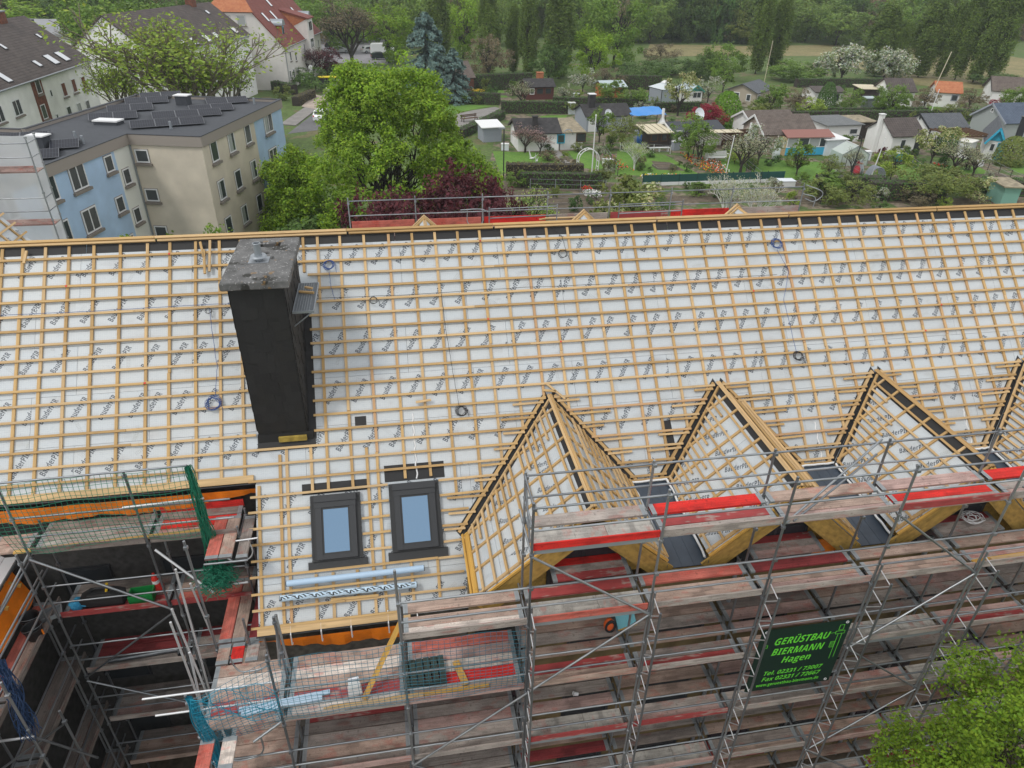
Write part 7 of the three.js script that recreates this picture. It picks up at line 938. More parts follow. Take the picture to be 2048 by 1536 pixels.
// the wood edge, left to right
T3('lime_tree', 'bright green tree left of the blue spruce top', 1.44, 11.14, -150, 11, 'round', 'bright', { c0: 0.05 }); T3('poplar', 'dark columnar poplar right of the spruce top', 11.38, 14.14, -140, 6.5, 'poplar', 'poplar', { c0: 0.02 }); T3('lime_tree', 'bright green tree between the first two poplars', 18.46, 12.80, -158, 11, 'round', 'bright', { c0: 0.05 }); T3('poplar', 'columnar poplar above the bare brown shrub', 20.16, 14.76, -130, 5.6, 'poplar', 'poplar', { c0: 0.02 }); T3('bare_tree', 'brown twiggy tree at the foot of the poplars', 18.76, 8.79, -118, 9, 'loose', 'brown', { c0: 0.1 }); T3('poplar', 'slim shorter poplar in the middle of the row', 25.86, 11.66, -134, 3.6, 'poplar', 'poplar', { c0: 0.02 }); T3('poplar', 'slender tall poplar left of the broad one', 27.77, 14.76, -128, 4.6, 'poplar', 'poplar', { c0: 0.02 }); T3('poplar', 'broad tall poplar at the middle of the upper edge', 33.41, 15.37, -126, 7.2, 'poplar', 'poplar', { c0: 0.02 }); T3('garden_tree', 'dark rounded tree at the foot of the broad poplar', 29.74, 6.75, -118, 7.5, 'round', 'dark', { c0: 0.05 }); T3('lime_tree', 'light green rounded tree right of the broad poplar', 39.13, 9.11, -122, 10, 'round', 'bright', { c0: 0.05 }); T3('lime_tree', 'tall green tree above the light green rounded one', 48.70, 14.38, -140, 13, 'round', 'mid', { c0: 0.05 }); T3('garden_tree', 'dark spreading shrubs behind the orange hut', 47.77, 4.11, -118, 10, 'round', 'dark', { c0: 0.02 }); T3('garden_tree', 'dark green undergrowth tree before the meadow', 57.80, 2.89, -130, 12, 'round', 'dark', { c0: 0.02 }); T3('dry_shrub', 'straw brown shrub at the meadow edge', 62.76, 4.32, -150, 9, 'loose', 'brown', { c0: 0.02 }); T3('lime_tree', 'tall hazy green tree at the left end of the meadow', 74.01, 13.03, -190, 14, 'round', 'fresh', { c0: 0.05 }); T3('conifer', 'dark conifer beyond the left end of the meadow', 84.12, 11.33, -205, 9, 'spruce', 'conifer', { c0: 0.02 }); T3('garden_tree', 'round green tree in front of the meadow', 64.95, 6.75, -122, 8.5, 'round', 'mid', { c0: 0.03 }); T3('garden_tree', 'low dark tree left of the round meadow tree', 61.69, 4.72, -124, 8, 'round', 'dark', { c0: 0.02 }); T3('poplar', 'left poplar of the pair before the meadow', 76.25, 15.74, -130, 5.2, 'poplar', 'poplar', { c0: 0.03 }); T3('poplar', 'right poplar of the pair before the meadow', 81.33, 14.51, -132, 5.4, 'poplar', 'poplar', { c0: 0.03 }); T3('garden_tree', 'leafy green tree at the foot of the poplar pair', 79.86, 3.81, -120, 12, 'round', 'mid', { c0: 0.02 }); shrub('blossom_shrub', 'large white blossoming shrub at the meadow edge', 87.80, -117.36, 8.2, 12, 'whitebush', 'blossom'); shrub('blossom_shrub', 'white blossoming shrub right of the largest one', 96.67, -116.94, 7.6, 10.5, 'whitebush', 'blossom'); T3('poplar', 'broad poplar right of the white blossoming shrubs', 100.81, 12.88, -126, 7.4, 'poplar', 'poplar', { c0: 0.03 }); T3('poplar', 'shorter slim poplar beside the broad one', 103.24, 10.18, -123, 4.4, 'poplar', 'poplar', { c0: 0.03 }); T3('poplar', 'broad poplar above the orange roofed cottage', 109.54, 14.27, -124, 7.0, 'poplar', 'poplar', { c0: 0.03 }); T3('poplar', 'narrow poplar right of the cottage poplar', 113.01, 13.54, -122, 5.0, 'poplar', 'poplar', { c0: 0.03 }); T3('poplar', 'tall poplar left of the last pair at the right', 114.96, 15.52, -120, 5.6, 'poplar', 'poplar', { c0: 0.03 }); T3('poplar', 'tall poplar of the last pair at the right edge', 116.73, 16.31, -117, 5.6, 'poplar', 'poplar', { c0: 0.03 }); T3('poplar', 'poplar cut off by the right edge', 119.94, 16.06, -116, 5.6, 'poplar', 'poplar', { c0: 0.03 }); T3('garden_tree', 'dark low tree at the foot of the last poplars', 117.60, 2.45, -112, 10, 'round', 'dark', { c0: 0.02 });
// trees beyond the meadow
const far = [[85.34, 12.49, -195, 15, 'dark', 'leafy tree beyond the meadow, above the round green tree'], [96.57, 10.81, -205, 14, 'fresh', 'leafy tree beyond the meadow left of the poplar pair'], [105.40, 9.85, -200, 13, 'mid', 'leafy tree beyond the meadow just left of the poplar pair'], [124.04, 12.15, -195, 17, 'fresh', 'leafy tree beyond the meadow right of the poplar pair'], [127.77, 10.43, -185, 16, 'fresh', 'leafy tree beyond the meadow above the large blossoming shrub'], [138.43, 12.93, -192, 15, 'dark', 'leafy tree beyond the meadow left of the broad right poplar'], [146.36, 13.01, -180, 15, 'mid', 'leafy tree beyond the meadow between the right poplars'], [155.67, 11.78, -170, 14, 'fresh', 'leafy tree beyond the meadow above the right end of the row'], [71.63, 13.25, -200, 16, 'dark', 'leafy tree far off above the tall green tree'], [53.18, 13.71, -180, 15, 'mid', 'leafy tree far off right of the broad poplar'], [30.92, 13.28, -185, 14, 'fresh', 'leafy tree far off between the poplars in the middle'], [7.98, 13.18, -180, 16, 'fresh', 'leafy tree far off behind the spruce top'], [-24.94, 12.13, -200, 18, 'mid', 'leafy tree far off above the red roof'], [-46.91, 11.54, -210, 22, 'mid', 'leafy tree far off above the white house']];
for (const [x, h, z, w, leaf, lab] of far) tree('wood_tree', lab, x, z, h, w, 'round', leaf, { c0: 0.03, group: 'trees beyond the meadow' });

for (const [seed, proto, leaf, n, nm, lab] of [[601, PR.round[1], 'fresh', 190, 'far_wood', 'leafy wood on the rising ground behind the meadow'], [607, PR.round[2], 'dark', 150, 'far_wood', 'darker trees mixed into the far wood'], [611, PR.loose[0], 'brown', 110, 'far_wood', 'bare brown trees mixed into the far wood'], [613, PR.poplar[1], 'poplar', 60, 'far_wood', 'slender poplars mixed into the far wood']]) { // the far wood on the rising ground: one mass of each kind
  const R = rng(seed), im = new THREE.InstancedMesh(proto, M.leaf[leaf], n); im.name = numbered(nm); const m4 = new THREE.Matrix4(), c = new THREE.Color();
  for (let i = 0; i < n; i++) { const z = -191 - 235 * Math.pow(R(), 1.6), x = -200 + 560 * R() + (z + 198) * -0.1, h = 12 + 10 * R(), w = (4 + 4.5 * R()) * (leaf === 'poplar' ? 0.5 : 1), y = 26 * sstep(-230, -420, z); m4.makeRotationY(R() * 6.28).scale(V(w, leaf === 'poplar' ? h / 6 : h / 2, w)).setPosition(x, y - 1, z); im.setMatrixAt(i, m4); const k = 0.7 + 0.7 * R(); im.setColorAt(i, c.setRGB(k * (0.9 + 0.3 * R()), k, k * (0.85 + 0.25 * R()))); }
  im.castShadow = im.receiveShadow = true; im.userData = { kind: 'stuff', label: lab, category: 'wood' }; scene.add(im);
}
{ const r = struct('sports_court', gbox(0, 0, 0, 55, 0.06, 8), mat([0.45, 0.10, 0.08], 0.9)); r.position.set(150, 0.02, -262); r.userData.kind = 'structure'; }
// ---------- garden trees and shrubs ----------
const G3 = (name, label, x, z, h, w, kind, leaf, o) => tree(name, label, x, z, h, w, kind, leaf, { c0: 0.25, ...o });
G3('cone_tree', 'clipped dark green cone tree before the white bungalow', 68.03, -89.59, 4.2, 3.0, 'column', 'hedge', { c0: 0.02 }); G3('thuja', 'large rounded bright green thuja beside the crimson maple', 46.68, -79.46, 4.6, 4.6, 'column', 'thuja', { c0: 0.02 }); G3('crimson_maple', 'crimson leaved maple behind the satellite dish', 42.92, -77.43, 3.6, 5.2, 'round', 'crimson', { c0: 0.1 });
G3('fruit_tree', 'white blossoming fruit tree before the dark red garden house', 20.31, -92.96, 4.4, 4.2, 'bud', 'blossom'); G3('fruit_tree', 'small white blossom tree right of the dark red house', 28.94, -101.98, 2.6, 2.6, 'flower', 'blossom'); G3('fruit_tree', 'pinkish white tree before the dark hedge left of the orange hut', 33.78, -108.63, 4.0, 4.6, 'flower', 'blossom'); G3('fruit_tree', 'green shrubby tree hiding the front of the orange hut', 35.04, -96.14, 3.8, 6.0, 'small', 'mid', { c0: 0.05 }); G3('fruit_tree', 'green bush tree right of the orange hut', 38.53, -95.47, 2.8, 5.0, 'small', 'mid', { c0: 0.05 }); G3('fruit_tree', 'brownish twiggy tree above the orange hut', 38.66, -111.57, 4.2, 7.0, 'loose', 'brown', { c0: 0.05 }); G3('fruit_tree', 'pale blossoming tree in front of the green trimmed hut', 42.91, -87.38, 6.4, 5.0, 'flower', 'olive'); G3('fruit_tree', 'white blossoming tree right of the green trimmed hut', 52.24, -98.16, 4.2, 4.0, 'flower', 'blossom'); G3('fruit_tree', 'light green willow-like tree behind the green trimmed hut', 59.13, -107.73, 5.2, 4.5, 'small', 'mid'); G3('fruit_tree', 'green tree beside the beige corner house', 58.60, -89.01, 4.2, 5.2, 'small', 'mid'); G3('fruit_tree', 'brown green tree between beige house and bungalow', 63.28, -89.92, 3.6, 4.6, 'loose', 'brown', { c0: 0.1 }); G3('lilac', 'lilac shrub with pinkish purple blossom below the beige house', 54.19, -83.50, 2.6, 4.5, 'small', 'olive', { c0: 0.02 }); G3('fruit_tree', 'bright yellow green shrub left of the clipped cone', 62.09, -83.64, 2.8, 4.4, 'small', 'lime', { c0: 0.05 }); G3('fruit_tree', 'green tree before the white house with carport', 75.90, -84.93, 4.6, 5.6, 'round', 'mid', { c0: 0.05 }); G3('fruit_tree', 'olive bush tree left of the metal locker', 72.32, -89.28, 3.6, 4.6, 'loose', 'mid', { c0: 0.05 }); G3('fruit_tree', 'brown twiggy tree left of the orange roofed cottage', 84.45, -88.43, 3.8, 4.0, 'loose', 'brown', { c0: 0.1 }); G3('fruit_tree', 'pinkish brown tree right of the orange roofed cottage', 92.11, -87.88, 3.6, 4.6, 'loose', 'brown', { c0: 0.1 }); G3('fruit_tree', 'green tree before the brown roofed cottage at the right edge', 97.26, -83.35, 4.4, 6.0, 'round', 'mid', { c0: 0.05 }); G3('fruit_tree', 'olive shrub tree at the hedge below the orange cottage', 82.02, -79.49, 3.0, 5.0, 'loose', 'olive', { c0: 0.05 });
G3('fruit_tree', 'grey twiggy blossom tree before the white garden house', 15.97, -66.92, 3.2, 4.4, 'bud', 'brown'); G3('fruit_tree', 'low grey blossom tree at the wall of the white garden house', 17.61, -66.02, 2.4, 3.2, 'bud', 'brown'); G3('fruit_tree', 'green tree before the grey blue hipped house', 26.29, -71.28, 4.0, 3.4, 'small', 'mid'); G3('fruit_tree', 'olive tree in front of the blue tarpaulin', 27.88, -67.09, 4.2, 5.0, 'loose', 'olive'); G3('apple_tree', 'white stemmed apple tree on the lawn below the kiosk', 26.51, -57.81, 3.2, 3.6, 'bud', 'mid', { bark: M.limewash }); G3('fruit_tree', 'upright green tree before the low slate roofed house', 34.39, -62.00, 4.8, 4.2, 'small', 'mid'); G3('fruit_tree', 'broad grey green tree right of the kiosk garden', 34.93, -60.30, 3.8, 4.4, 'loose', 'mid'); G3('apple_tree', 'white blossoming apple tree before the pergola', 37.94, -55.60, 4.2, 5.0, 'bud', 'blossom'); G3('apple_tree', 'second white blossoming apple tree nearer the veranda house', 41.45, -58.52, 4.6, 4.6, 'flower', 'blossom'); G3('fruit_tree', 'round green young tree before the blue veranda', 43.49, -53.58, 3.6, 3.2, 'small', 'mid'); G3('fruit_tree', 'thin olive young tree right of the blue veranda tree', 46.11, -51.70, 2.8, 2.6, 'loose', 'olive'); G3('fruit_tree', 'small green bush below the white shed', 56.21, -64.47, 1.8, 2.4, 'small', 'mid', { c0: 0.05 }); G3('fruit_tree', 'sparse blossom tree beside the garden figures', 50.03, -53.74, 2.8, 2.6, 'bud', 'blossom'); G3('fruit_tree', 'yellow green shrub tree beside the wicker arch', 53.01, -50.98, 3.2, 4.0, 'small', 'lime', { c0: 0.08 }); G3('fruit_tree', 'large pinkish olive tree before the tall chimney house', 61.94, -56.50, 4.6, 5.0, 'flower', 'olive'); G3('apple_tree', 'white apple tree in blossom below the tool shed', 62.25, -53.13, 3.4, 4.6, 'bud', 'blossom'); G3('apple_tree', 'gnarled small apple tree right of the blossoming one', 63.48, -51.53, 2.8, 3.6, 'bud', 'blossom'); G3('fruit_tree', 'rounded green shrub tree before the turquoise house', 71.39, -55.57, 3.2, 3.8, 'column', 'olive', { c0: 0.02 }); G3('hedge_tree', 'square clipped green tree right of the pinkish olive tree', 66.92, -60.87, 3.0, 2.8, 'column', 'hedge', { c0: 0.05 });
G3('yew', 'wide yellow green yew in front of the right hedges', 52.43, -43.40, 3.4, 6.6, 'round', 'olive', { c0: 0.02 }); G3('wild_shrub', 'pale budding shrub at the end of the rear rails', 43.54, -43.40, 2.8, 5.0, 'loose', 'olive', { c0: 0.02 }); G3('wild_shrub', 'pale budding shrub right of the front hedge', 56.51, -42.95, 2.6, 4.6, 'flower', 'olive', { c0: 0.02 }); G3('wild_shrub', 'low spiky pale shrub just above the ridge', 49.78, -42.38, 1.8, 3.6, 'loose', 'brown', { c0: 0.02 }); G3('wild_shrub', 'green shrub under the curved lamp post', 41.72, -46.61, 2.2, 5.0, 'small', 'mid', { c0: 0.02 }); G3('wild_shrub', 'green shrub left of the low spiky one', 40.58, -43.73, 2.0, 4.0, 'small', 'olive', { c0: 0.02 });
for (const [lab, x, z, h, w, leaf] of [['round golden shrub beside the bird bath', 17.16, -109.57, 2.4, 2.2, 'olive'], ['round green shrub right of the golden one', 17.31, -104.60, 1.8, 2, 'hedge'], ['pale green bush on the lawn before the clipped hedge', 11.92, -98.99, 1.8, 1.8, 'mid'], ['small olive bush on the lawn before the clipped hedge', 14.43, -98.83, 1.4, 1.6, 'olive'], ['grey green bush left of the dark red house', 21.11, -106.32, 2.4, 2.6, 'mid'], ['white flowering bush right of the dark red house', 29.33, -102.90, 2, 2.4, 'blossom'], ['yellow bush left of the orange hut', 31.79, -103.23, 1.2, 1.4, 'lime'], ['brown heather bush beside the garden path', 17.80, -62.66, 1.2, 2.4, 'brown'], ['dark bush at the corner of the white house', 19.11, -67.39, 0.9, 1.4, 'hedge'], ['long brown bush along the garden path', 18.85, -59.65, 1, 1.8, 'brown'], ['green bush by the lean-to window', 22.25, -66.34, 1.2, 1.8, 'olive'], ['round clipped bush before the bungalow', 71.16, -88.53, 1.3, 1.6, 'mid'], ['grey round bush left of the clipped one', 69.84, -89.46, 1.2, 1.6, 'fresh'], ['red bush before the brown roofed cottage', 99.66, -90.89, 1.2, 2.2, 'crimson'], ['dark purple bush next to the red bush', 100.26, -89.95, 1.6, 1.8, 'purple'], ['purple bush at the front of the tall chimney house', 57.41, -58.82, 1.6, 1.6, 'purple'], ['dark bush under the tall chimney house window', 60.19, -59.51, 1.6, 2.4, 'olive'], ['green bush before the blue barrels', 30.19, -63.12, 0.9, 1.6, 'hedge'], ['green shrub by the lane below the screen', 25.30, -47.55, 1.4, 3, 'olive'], ['green shrub by the lane under the apple trees', 29.94, -47.54, 1.2, 3.4, 'mid'], ['olive shrub beside the lane gate', 20.97, -50.96, 1.8, 2.6, 'olive'], ['dark ground bush before the plum trees', 12.61, -52.93, 1.6, 2.6, 'mid'], ['brown bush on the lawn near the apple trees', 64.52, -53.99, 1.4, 2, 'brown'], ['rounded bush at the pavement hedge', -14.48, -118.75, 2.6, 5, 'dark'], ['dark rounded bush behind the road sign', -11.38, -113.23, 3.2, 6, 'dark'], ['dark bush at the corner of the cream house', -15.98, -125.81, 2.2, 2.4, 'dark'], ['brown bush at the forecourt corner', -15.55, -104.76, 2.2, 3.4, 'olive'], ['green bush at the red bush hedge', -10.52, -131.96, 2.4, 5, 'dark']]) shrub('garden_shrub', lab, x, z, h, w, 'small', leaf);

// ---------- things lying on the roof ----------
M.cable = [mat([0.012, 0.012, 0.016], 0.5), mat([0.02, 0.07, 0.26], 0.5)];
const onRoof = (x, s, h = 0) => main.at(x, -s, h);
function coil(label, x, s, r, m, turns = 5) { const R = rng(Math.round(x * 90 + s * 7)), pts = []; const n = turns * 16; for (let i = 0; i <= n; i++) { const a = (i / 16) * 6.283, q = r * (0.82 + 0.28 * Math.sin(i * 0.37 + x)); pts.push(onRoof(x + Math.cos(a) * q + 0.015 * Math.sin(i), s + Math.sin(a) * q, 0.012 + 0.012 * Math.sin(i * 0.7))); } for (let i = 1; i < 6; i++) pts.push(onRoof(x + r * (1 + 0.05 * i), s + i * 0.035, 0.006)); single('cable_coil', label, 'cable', gtube(pts, 0.0055, 5, n * 2), m); }
coil('big blue cable coil left of the chimney foot', -4.26, 4.01, 0.17, M.cable[1], 7); coil('blue cable coil just right of the chimney top', -1.59, 0.89, 0.13, M.cable[1], 6); coil('black cable coil high on the roof near the middle', 4.12, 0.88, 0.12, M.cable[0], 3); coil('blue cable coil high on the roof at the right', 9.85, 0.86, 0.15, M.cable[1], 6); coil('black cable coil low on the right part of the roof', 9.81, 3.93, 0.13, M.cable[0], 6); coil('black cable coil above the first dormer', 1.23, 4.62, 0.13, M.cable[0], 7); coil('small black cable loop on the long cable right of the chimney', -0.59, 1.8, 0.1, M.cable[0], 2); coil('small black cable loop on the long cable left of the chimney', -4.35, 1.86, 0.08, M.cable[0], 2);
function cable(label, pts, m, w = 0.012) { const P = [], R = rng(pts.length * 13 + Math.round(pts[0][0] * 10)); for (let i = 0; i < pts.length - 1; i++) for (let k = 0; k < 8; k++) { const t = k / 8; P.push(onRoof(pts[i][0] + (pts[i + 1][0] - pts[i][0]) * t + (R() - 0.5) * w, pts[i][1] + (pts[i + 1][1] - pts[i][1]) * t + (R() - 0.5) * w, 0.01)); } P.push(onRoof(...pts[pts.length - 1], 0.01)); single('cable', label, 'cable', gtube(P, 0.0055, 5, P.length * 2), m); }
cable('long blue cable along a batten left of the chimney', [[-13.5, 1.71], [-10, 1.69], [-7, 1.72], [-4.4, 1.7], [-3.4, 1.72]], M.cable[1]); cable('long black cable along a batten right of the chimney', [[-2.0, 1.69], [0, 1.72], [3, 1.69], [6, 1.72], [9.7, 1.7]], M.cable[0]); cable('blue cable running down to the big coil', [[-4.3, 1.8], [-4.25, 2.4], [-4.15, 3.2], [-4.2, 3.85]], M.cable[1]); cable('black cable running down to the coil above the dormer', [[1.0, 1.75], [1.03, 2.6], [1.1, 3.6], [1.18, 4.5]], M.cable[0]); cable('dark cable between the two coils at the right', [[9.85, 1.0], [10.05, 1.6], [9.75, 2.4], [9.8, 3.8]], M.cable[1]); cable('short cable from the ridge to the coil near the middle', [[3.9, 0.1], [4.15, 0.4], [4.2, 0.78]], M.cable[0]); cable('short cable from the blue coil right of the chimney', [[-1.6, 1.05], [-1.58, 1.4], [-1.5, 1.75]], M.cable[1]);
{ // rolls of membrane
  const rollTex = (() => { const c = document.createElement('canvas'); c.width = 1024; c.height = 128; const x = c.getContext('2d'); x.fillStyle = '#b9cfe0'; x.fillRect(0, 0, 1024, 128); x.fillStyle = '#14181f'; for (let k = 0; k < 8; k++) { x.save(); x.translate(k * 128 + 44, 64); x.rotate(0.5); x.font = 'bold 84px sans-serif'; x.textAlign = 'center'; x.textBaseline = 'middle'; x.fillText('NIZ', 0, 0); x.restore(); x.font = 'bold 22px sans-serif'; x.fillText('sis', k * 128 + 92, 70); x.fillRect(k * 128 + 82, 30, 34, 4); } const t = new THREE.CanvasTexture(c); t.colorSpace = THREE.SRGBColorSpace; t.wrapS = t.wrapT = THREE.RepeatWrapping; return t; })();
  const roll = (label, a, b, m) => { const o = thing('membrane_roll', label, 'roll', a.toArray()); const d = b.clone().sub(a), L = d.length(), g = new THREE.CylinderGeometry(0.068, 0.068, L, 20, 1, true); const uv = g.attributes.uv; for (let i = 0; i < uv.count; i++) uv.setXY(i, uv.getY(i), uv.getX(i) * 3); g.translate(0, L / 2, 0); const q = new THREE.Quaternion().setFromUnitVectors(V(0, 1, 0), d.divideScalar(L)); const e = part('sheet', g, m, o); e.quaternion.copy(q); const c = part('core', new THREE.TorusGeometry(0.052, 0.015, 6, 18).rotateX(Math.PI / 2), M.black, o); c.quaternion.copy(q); const c2 = part('core', new THREE.TorusGeometry(0.052, 0.015, 6, 18).rotateX(Math.PI / 2).translate(0, L, 0), M.black, o); c2.quaternion.copy(q); };
  roll('plain pale blue membrane roll below the roof windows', onRoof(-2.78, 8.07, 0.07), onRoof(0.1, 8.06, 0.07), mat([0.40, 0.54, 0.70], 0.5, { side: THREE.DoubleSide })); roll('printed pale membrane roll lying below the plain one', onRoof(-2.92, 8.36, 0.07), onRoof(-0.08, 8.39, 0.07), mat([1, 1, 1], 0.5, { map: rollTex, side: THREE.DoubleSide }));
  const spare = (label, pts) => { const t = thing('spare_batten', label, 'batten'); for (const [x0, s0, x1, s1, h] of pts) bar('piece', onRoof(x0, s0, h), onRoof(x1, s1, h), 0.052, 0.038, M.batten[Math.floor(br() * 5)], t, main.ez); };
  spare('loose battens tucked under the printed roll', [[-3.0, 8.56, -1.6, 8.55, 0.02], [-1.9, 8.5, -0.9, 8.52, 0.02]]); spare('three short spare battens standing near the ridge left of the chimney', [[-4.5, 0.15, -4.42, 0.55, 0.02], [-4.42, 0.35, -4.4, 0.95, 0.02], [-4.28, 0.12, -4.3, 0.9, 0.02]]); spare('short spare batten near the left end of the ridge', [[-8.22, 0.2, -8.26, 0.5, 0.02]]); spare('short spare batten lying across a row right of the roof vent patch', [[0.2, 4.36, 0.55, 4.33, 0.02]]); spare('two short battens nailed over the apex of the first dormer', [[3.3, 4.15, 3.7, 4.55, 0.02], [3.2, 4.3, 3.5, 4.35, 0.02]]);
  const tip = thing('offcut_stack', 'few loose boards lying behind the ridge near the rear gable tip', 'boards', [6.2, 11.45, -7.9]); for (let k = 0; k < 3; k++) bar('board', V(-0.9 + k * 0.1, 0.02 + k * 0.035, 0.05 * k), V(0.5 + k * 0.15, 0.02 + k * 0.035, 0.06 * k), 0.09, 0.03, M.batten[k], tip);
}
{ const R = rng(77); for (let k = 0; k < 10; k++) { const x = -8.5 + 25 * R(), s = rows[Math.floor(R() * 12)]; part('marker_tag', gbox(-0.02, -0.022, 0, 0.02, 0.018, 0.003), M.redpaint, slope, [CX.reduce((a, b) => (Math.abs(b - x) < Math.abs(a - x) ? b : a)), -s, 0.002]); } }
// ---------- things on the scaffold ----------
{
  const b = thing('tool_bag', 'open black tool bag on the red plank in the recess', 'bag', [-6.95, 7.28, 4.68]); const s = new THREE.Shape([[-0.4, 0], [0.4, 0], [0.42, 0.22], [0.2, 0.3], [-0.25, 0.3], [-0.42, 0.2]].map((p) => new THREE.Vector2(...p))); part('body', new THREE.ExtrudeGeometry(s, { depth: 0.22, bevelEnabled: true, bevelSize: 0.03, bevelThickness: 0.03, bevelSegments: 2 }).translate(0, 0.03, -0.11), M.black, b); part('handle', gtube([V(-0.25, 0.3, 0), V(-0.15, 0.45, 0.02), V(0.15, 0.45, 0.02), V(0.25, 0.3, 0)], 0.018, 6), M.frameGrey, b); part('yellow_tool', grod(V(0.1, 0.3, 0.03), V(0.16, 0.55, -0.02), 0.03), mat([0.7, 0.45, 0.02], 0.6), b);
  const c = thing('cloth', 'crumpled blue cloth beside the black tool bag', 'cloth', [-7.45, 7.28, 4.7]); const g = new THREE.IcosahedronGeometry(0.16, 3), p = g.attributes.position; for (let i = 0; i < p.count; i++) { const n = 1 + 0.35 * Math.sin(p.getX(i) * 31 + p.getY(i) * 17) * Math.cos(p.getZ(i) * 23); p.setXYZ(i, p.getX(i) * n * 1.2, Math.max(0, p.getY(i) * n * 0.6 + 0.07), p.getZ(i) * n); } g.computeVertexNormals(); part('folds', g, mat([0.02, 0.22, 0.40], 0.7), c);
  const k = thing('crate', 'green plastic crate on the planks in the recess', 'crate', [-6.15, 7.28, 4.7], 0.06), W = 0.5, Dp = 0.3, Hh = 0.24, gm = mat([0.01, 0.22, 0.05], 0.5); part('base', gbox(-W / 2, 0, -Dp / 2, W / 2, 0.02, Dp / 2), gm, k); for (const [x0, z0, x1, z1] of [[-W / 2, Dp / 2 - 0.02, W / 2, Dp / 2], [-W / 2, -Dp / 2, W / 2, -Dp / 2 + 0.02]]) part('side', gbox(x0, 0.021, z0, x1, Hh, z1), gm, k); for (const x of [-W / 2, W / 2 - 0.02]) part('side', gbox(x, 0.021, -Dp / 2 + 0.021, x + 0.02, Hh, Dp / 2 - 0.021), gm, k);
  const e = thing('red_bottle', 'red plastic bottle with a wide foot on the inner plank of the recess', 'bottle', [-5.9, 7.28, 4.45]); part('body', new THREE.LatheGeometry([[0.01, 0], [0.13, 0], [0.14, 0.08], [0.08, 0.14], [0.075, 0.34], [0.05, 0.42], [0.03, 0.44], [0.03, 0.5], [0.01, 0.5]].map((q) => new THREE.Vector2(...q)), 16), mat([0.65, 0.03, 0.02], 0.5), e); part('label_band', new THREE.CylinderGeometry(0.0775, 0.0785, 0.14, 16, 1, true).translate(0, 0.24, 0), M.white, e);
  const u = (label, x, z, t, h) => { const o = thing('bucket', label, 'bucket', [x, 7.28, z], t); part('pail', new THREE.LatheGeometry([[0.01, 0], [0.14, 0], [0.18, h], [0.195, h], [0.19, h + 0.02], [0.165, h], [0.13, 0.03], [0.01, 0.03]].map((q) => new THREE.Vector2(...q)), 18), mat([0.018, 0.018, 0.02], 0.5), o); part('bail', new THREE.TorusGeometry(0.185, 0.006, 5, 18, Math.PI).rotateX(1.2).translate(0, h, 0), M.zinc, o); return o; };
  u('black bucket on the side scaffold, the one farther away', -8.25, 5.15, 0, 0.3); const ub = u('black bucket with an orange mark on the side scaffold', -8.08, 5.45, 0.6, 0.3); part('mark', gbox(0.12, 0.12, 0.1, 0.15, 0.22, 0.16), M.orange, ub);
  const tr = thing('mortar_tray', 'grey plastic tray leaning beside the black buckets', 'tray', [-7.98, 7.3, 4.9], 0.4); part('tray', merge([gbox(-0.22, 0, -0.15, 0.22, 0.02, 0.15), gbox(-0.22, 0.021, -0.15, -0.2, 0.1, 0.15), gbox(0.2, 0.021, -0.15, 0.22, 0.1, 0.15), gbox(-0.199, 0.021, 0.13, 0.199, 0.1, 0.15), gbox(-0.199, 0.021, -0.15, 0.199, 0.1, -0.13)]), M.plate, tr);
  single('drain_pipe', 'long grey drain pipe with a bent end lying on the planks in the recess', 'pipe', gtube([V(-7.35, 5.46, 4.78), V(-6.6, 5.46, 4.74), V(-5.95, 5.47, 4.7), V(-5.8, 5.47, 4.72), V(-5.74, 5.46, 4.84)], 0.055, 12, 50), M.steel[1]);
  const pl = thing('pallet', 'dark green pallet lying on the netted lower deck', 'pallet', [-0.05, 7.29, 7.62], 0.05), pg = mat([0.035, 0.055, 0.05], 0.8, { map: T.wood }); for (let i = 0; i < 6; i++) part('board', gbox(-0.43 + i * 0.146, 0.1, -0.3, -0.43 + i * 0.146 + 0.118, 0.125, 0.3), pg, pl); for (const z of [-0.3, -0.05, 0.2]) part('runner', gbox(-0.43, 0, z, 0.42, 0.099, z + 0.1), pg, pl);
  const bg = thing('white_bag', 'small white bag standing on the netted lower deck', 'bag', [-1.42, 7.29, 7.8], 0.15); { const g2 = new THREE.BoxGeometry(0.26, 0.36, 0.2, 6, 8, 4).translate(0, 0.18, 0), q = g2.attributes.position; for (let i = 0; i < q.count; i++) { const y = q.getY(i); q.setX(i, q.getX(i) * (1 - 0.25 * (y / 0.36) + 0.08 * Math.sin(y * 25))); q.setZ(i, q.getZ(i) * (1 - 0.5 * (y / 0.36) ** 2 + 0.1 * Math.sin(y * 31))); } g2.computeVertexNormals(); part('sack', g2, M.white, bg); part('fold', gbox(-0.1, 0.36, -0.03, 0.1, 0.4, 0.02), M.plastic, bg); }
  const sh = thing('foil_strip', 'folded pale blue foil strip on the red plank of the lower deck', 'strip', [-2.75, 7.3, 7.85], 0.08); part('sheet', gbox(-0.85, 0, -0.09, 0.85, 0.03, 0.0), mat([0.42, 0.56, 0.70], 0.5), sh); part('sheet', gbox(-0.8, 0, 0.02, 0.7, 0.05, 0.11), mat([0.5, 0.64, 0.78], 0.5), sh);
  const yb = thing('yellow_boards', 'fresh yellow boards lying along the front of the netted deck', 'boards', [-0.3, 7.3, 8.08]); bar('board', V(-1.6, 0.02, 0.02), V(1.5, 0.02, 0.0), 0.09, 0.03, M.yellow, yb); bar('board', V(-1.7, 0.055, 0.06), V(0.2, 0.055, 0.04), 0.08, 0.03, M.batten[2], yb); bar('board', V(0.9, 0.02, -0.65), V(1.05, 0.02, -0.08), 0.14, 0.03, M.yellow, yb);
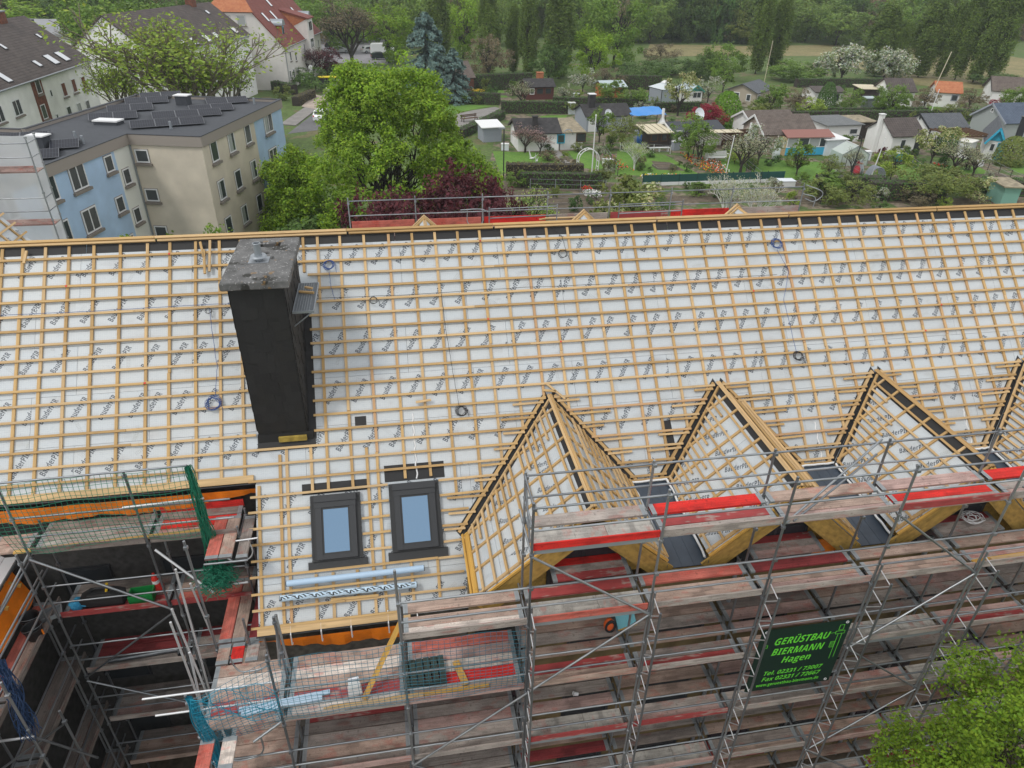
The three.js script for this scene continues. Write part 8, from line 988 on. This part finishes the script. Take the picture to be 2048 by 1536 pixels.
  const sb = thing('timber_strut', 'slanting yellow timber between the netted deck and the eaves', 'timber', [-0.95, 7.3, 7.7]); bar('beam', V(-0.3, 0, 0.3), V(0.5, 1.0, -0.6), 0.1, 0.05, M.yellow, sb, V(0, 0.5, 1));
  const yl = thing('long_board', 'long yellow board lying on the second deck at the right', 'board', [12.6, 9.2, 8.0]); bar('board', V(-1.3, 0, 0.1), V(1.6, 0, 0.0), 0.1, 0.03, M.yellow, yl); bar('board', V(-0.9, 0.033, 0.12), V(1.6, 0.033, 0.06), 0.08, 0.03, M.batten[2], yl);
  const rp = []; { const R = rng(71); for (let i = 0; i < 90; i++) { const a = i * 0.42, r = 0.18 + 0.1 * Math.sin(i * 0.31); rp.push(V(12.15 + Math.cos(a) * r + 0.03 * R(), 9.28 + 0.05 * R(), 6.98 + Math.sin(a) * r * 0.7)); } } single('rope_coil', 'tangled white rope under the third dormer gable', 'rope', gtube(rp, 0.009, 5, 360), M.white);
  const ob = thing('orange_bag', 'orange and black bag under the first dormer on the third deck', 'bag', [3.95, 7.29, 7.12]); part('body', new THREE.SphereGeometry(0.12, 14, 10).scale(1, 1.5, 0.8).translate(0, 0.17, 0), mat([0.7, 0.12, 0.02], 0.6), ob); part('strap', new THREE.TorusGeometry(0.1, 0.03, 6, 18).scale(1, 1.5, 1).translate(0.02, 0.17, 0.06), M.black, ob);
  const tb = thing('foam_board', 'turquoise foam board with a yellow edge leaning by the first dormer', 'board', [4.35, 7.29, 7.1], 0.2); const q1 = part('panel', gbox(-0.2, 0, 0, 0.25, 0.55, 0.04), mat([0.16, 0.45, 0.52], 0.7), tb); q1.rotation.x = -0.7; const q2 = part('edge', gbox(-0.2, -0.03, 0, 0.25, -0.001, 0.04), M.yellow, tb); q2.rotation.x = -0.7;
  const od = thing('orange_sheet', 'orange membrane scrap hanging under the second dormer gable', 'sheet', [8.75, 8.75, 6.95]); { const g3 = new THREE.PlaneGeometry(0.7, 0.6, 10, 8), q = g3.attributes.position; for (let i = 0; i < q.count; i++) q.setZ(i, 0.05 * Math.sin(q.getX(i) * 12) + 0.03 * Math.sin(q.getY(i) * 15)); g3.computeVertexNormals(); metreUV(g3); part('membrane', g3, M.orange, od); }
  const cp = thing('paper_cup', 'small white cup lying on a plank of the third deck', 'cup', [3.3, 5.43, 7.3]); part('cup', new THREE.CylinderGeometry(0.05, 0.04, 0.11, 12).rotateZ(1.2).translate(0, 0.03, 0), M.white, cp); part('rim', new THREE.TorusGeometry(0.05, 0.006, 5, 12).rotateY(Math.PI / 2).rotateZ(-0.37).translate(-0.052, 0.05, 0), M.white, cp);
}

renderer.render(scene, camera);
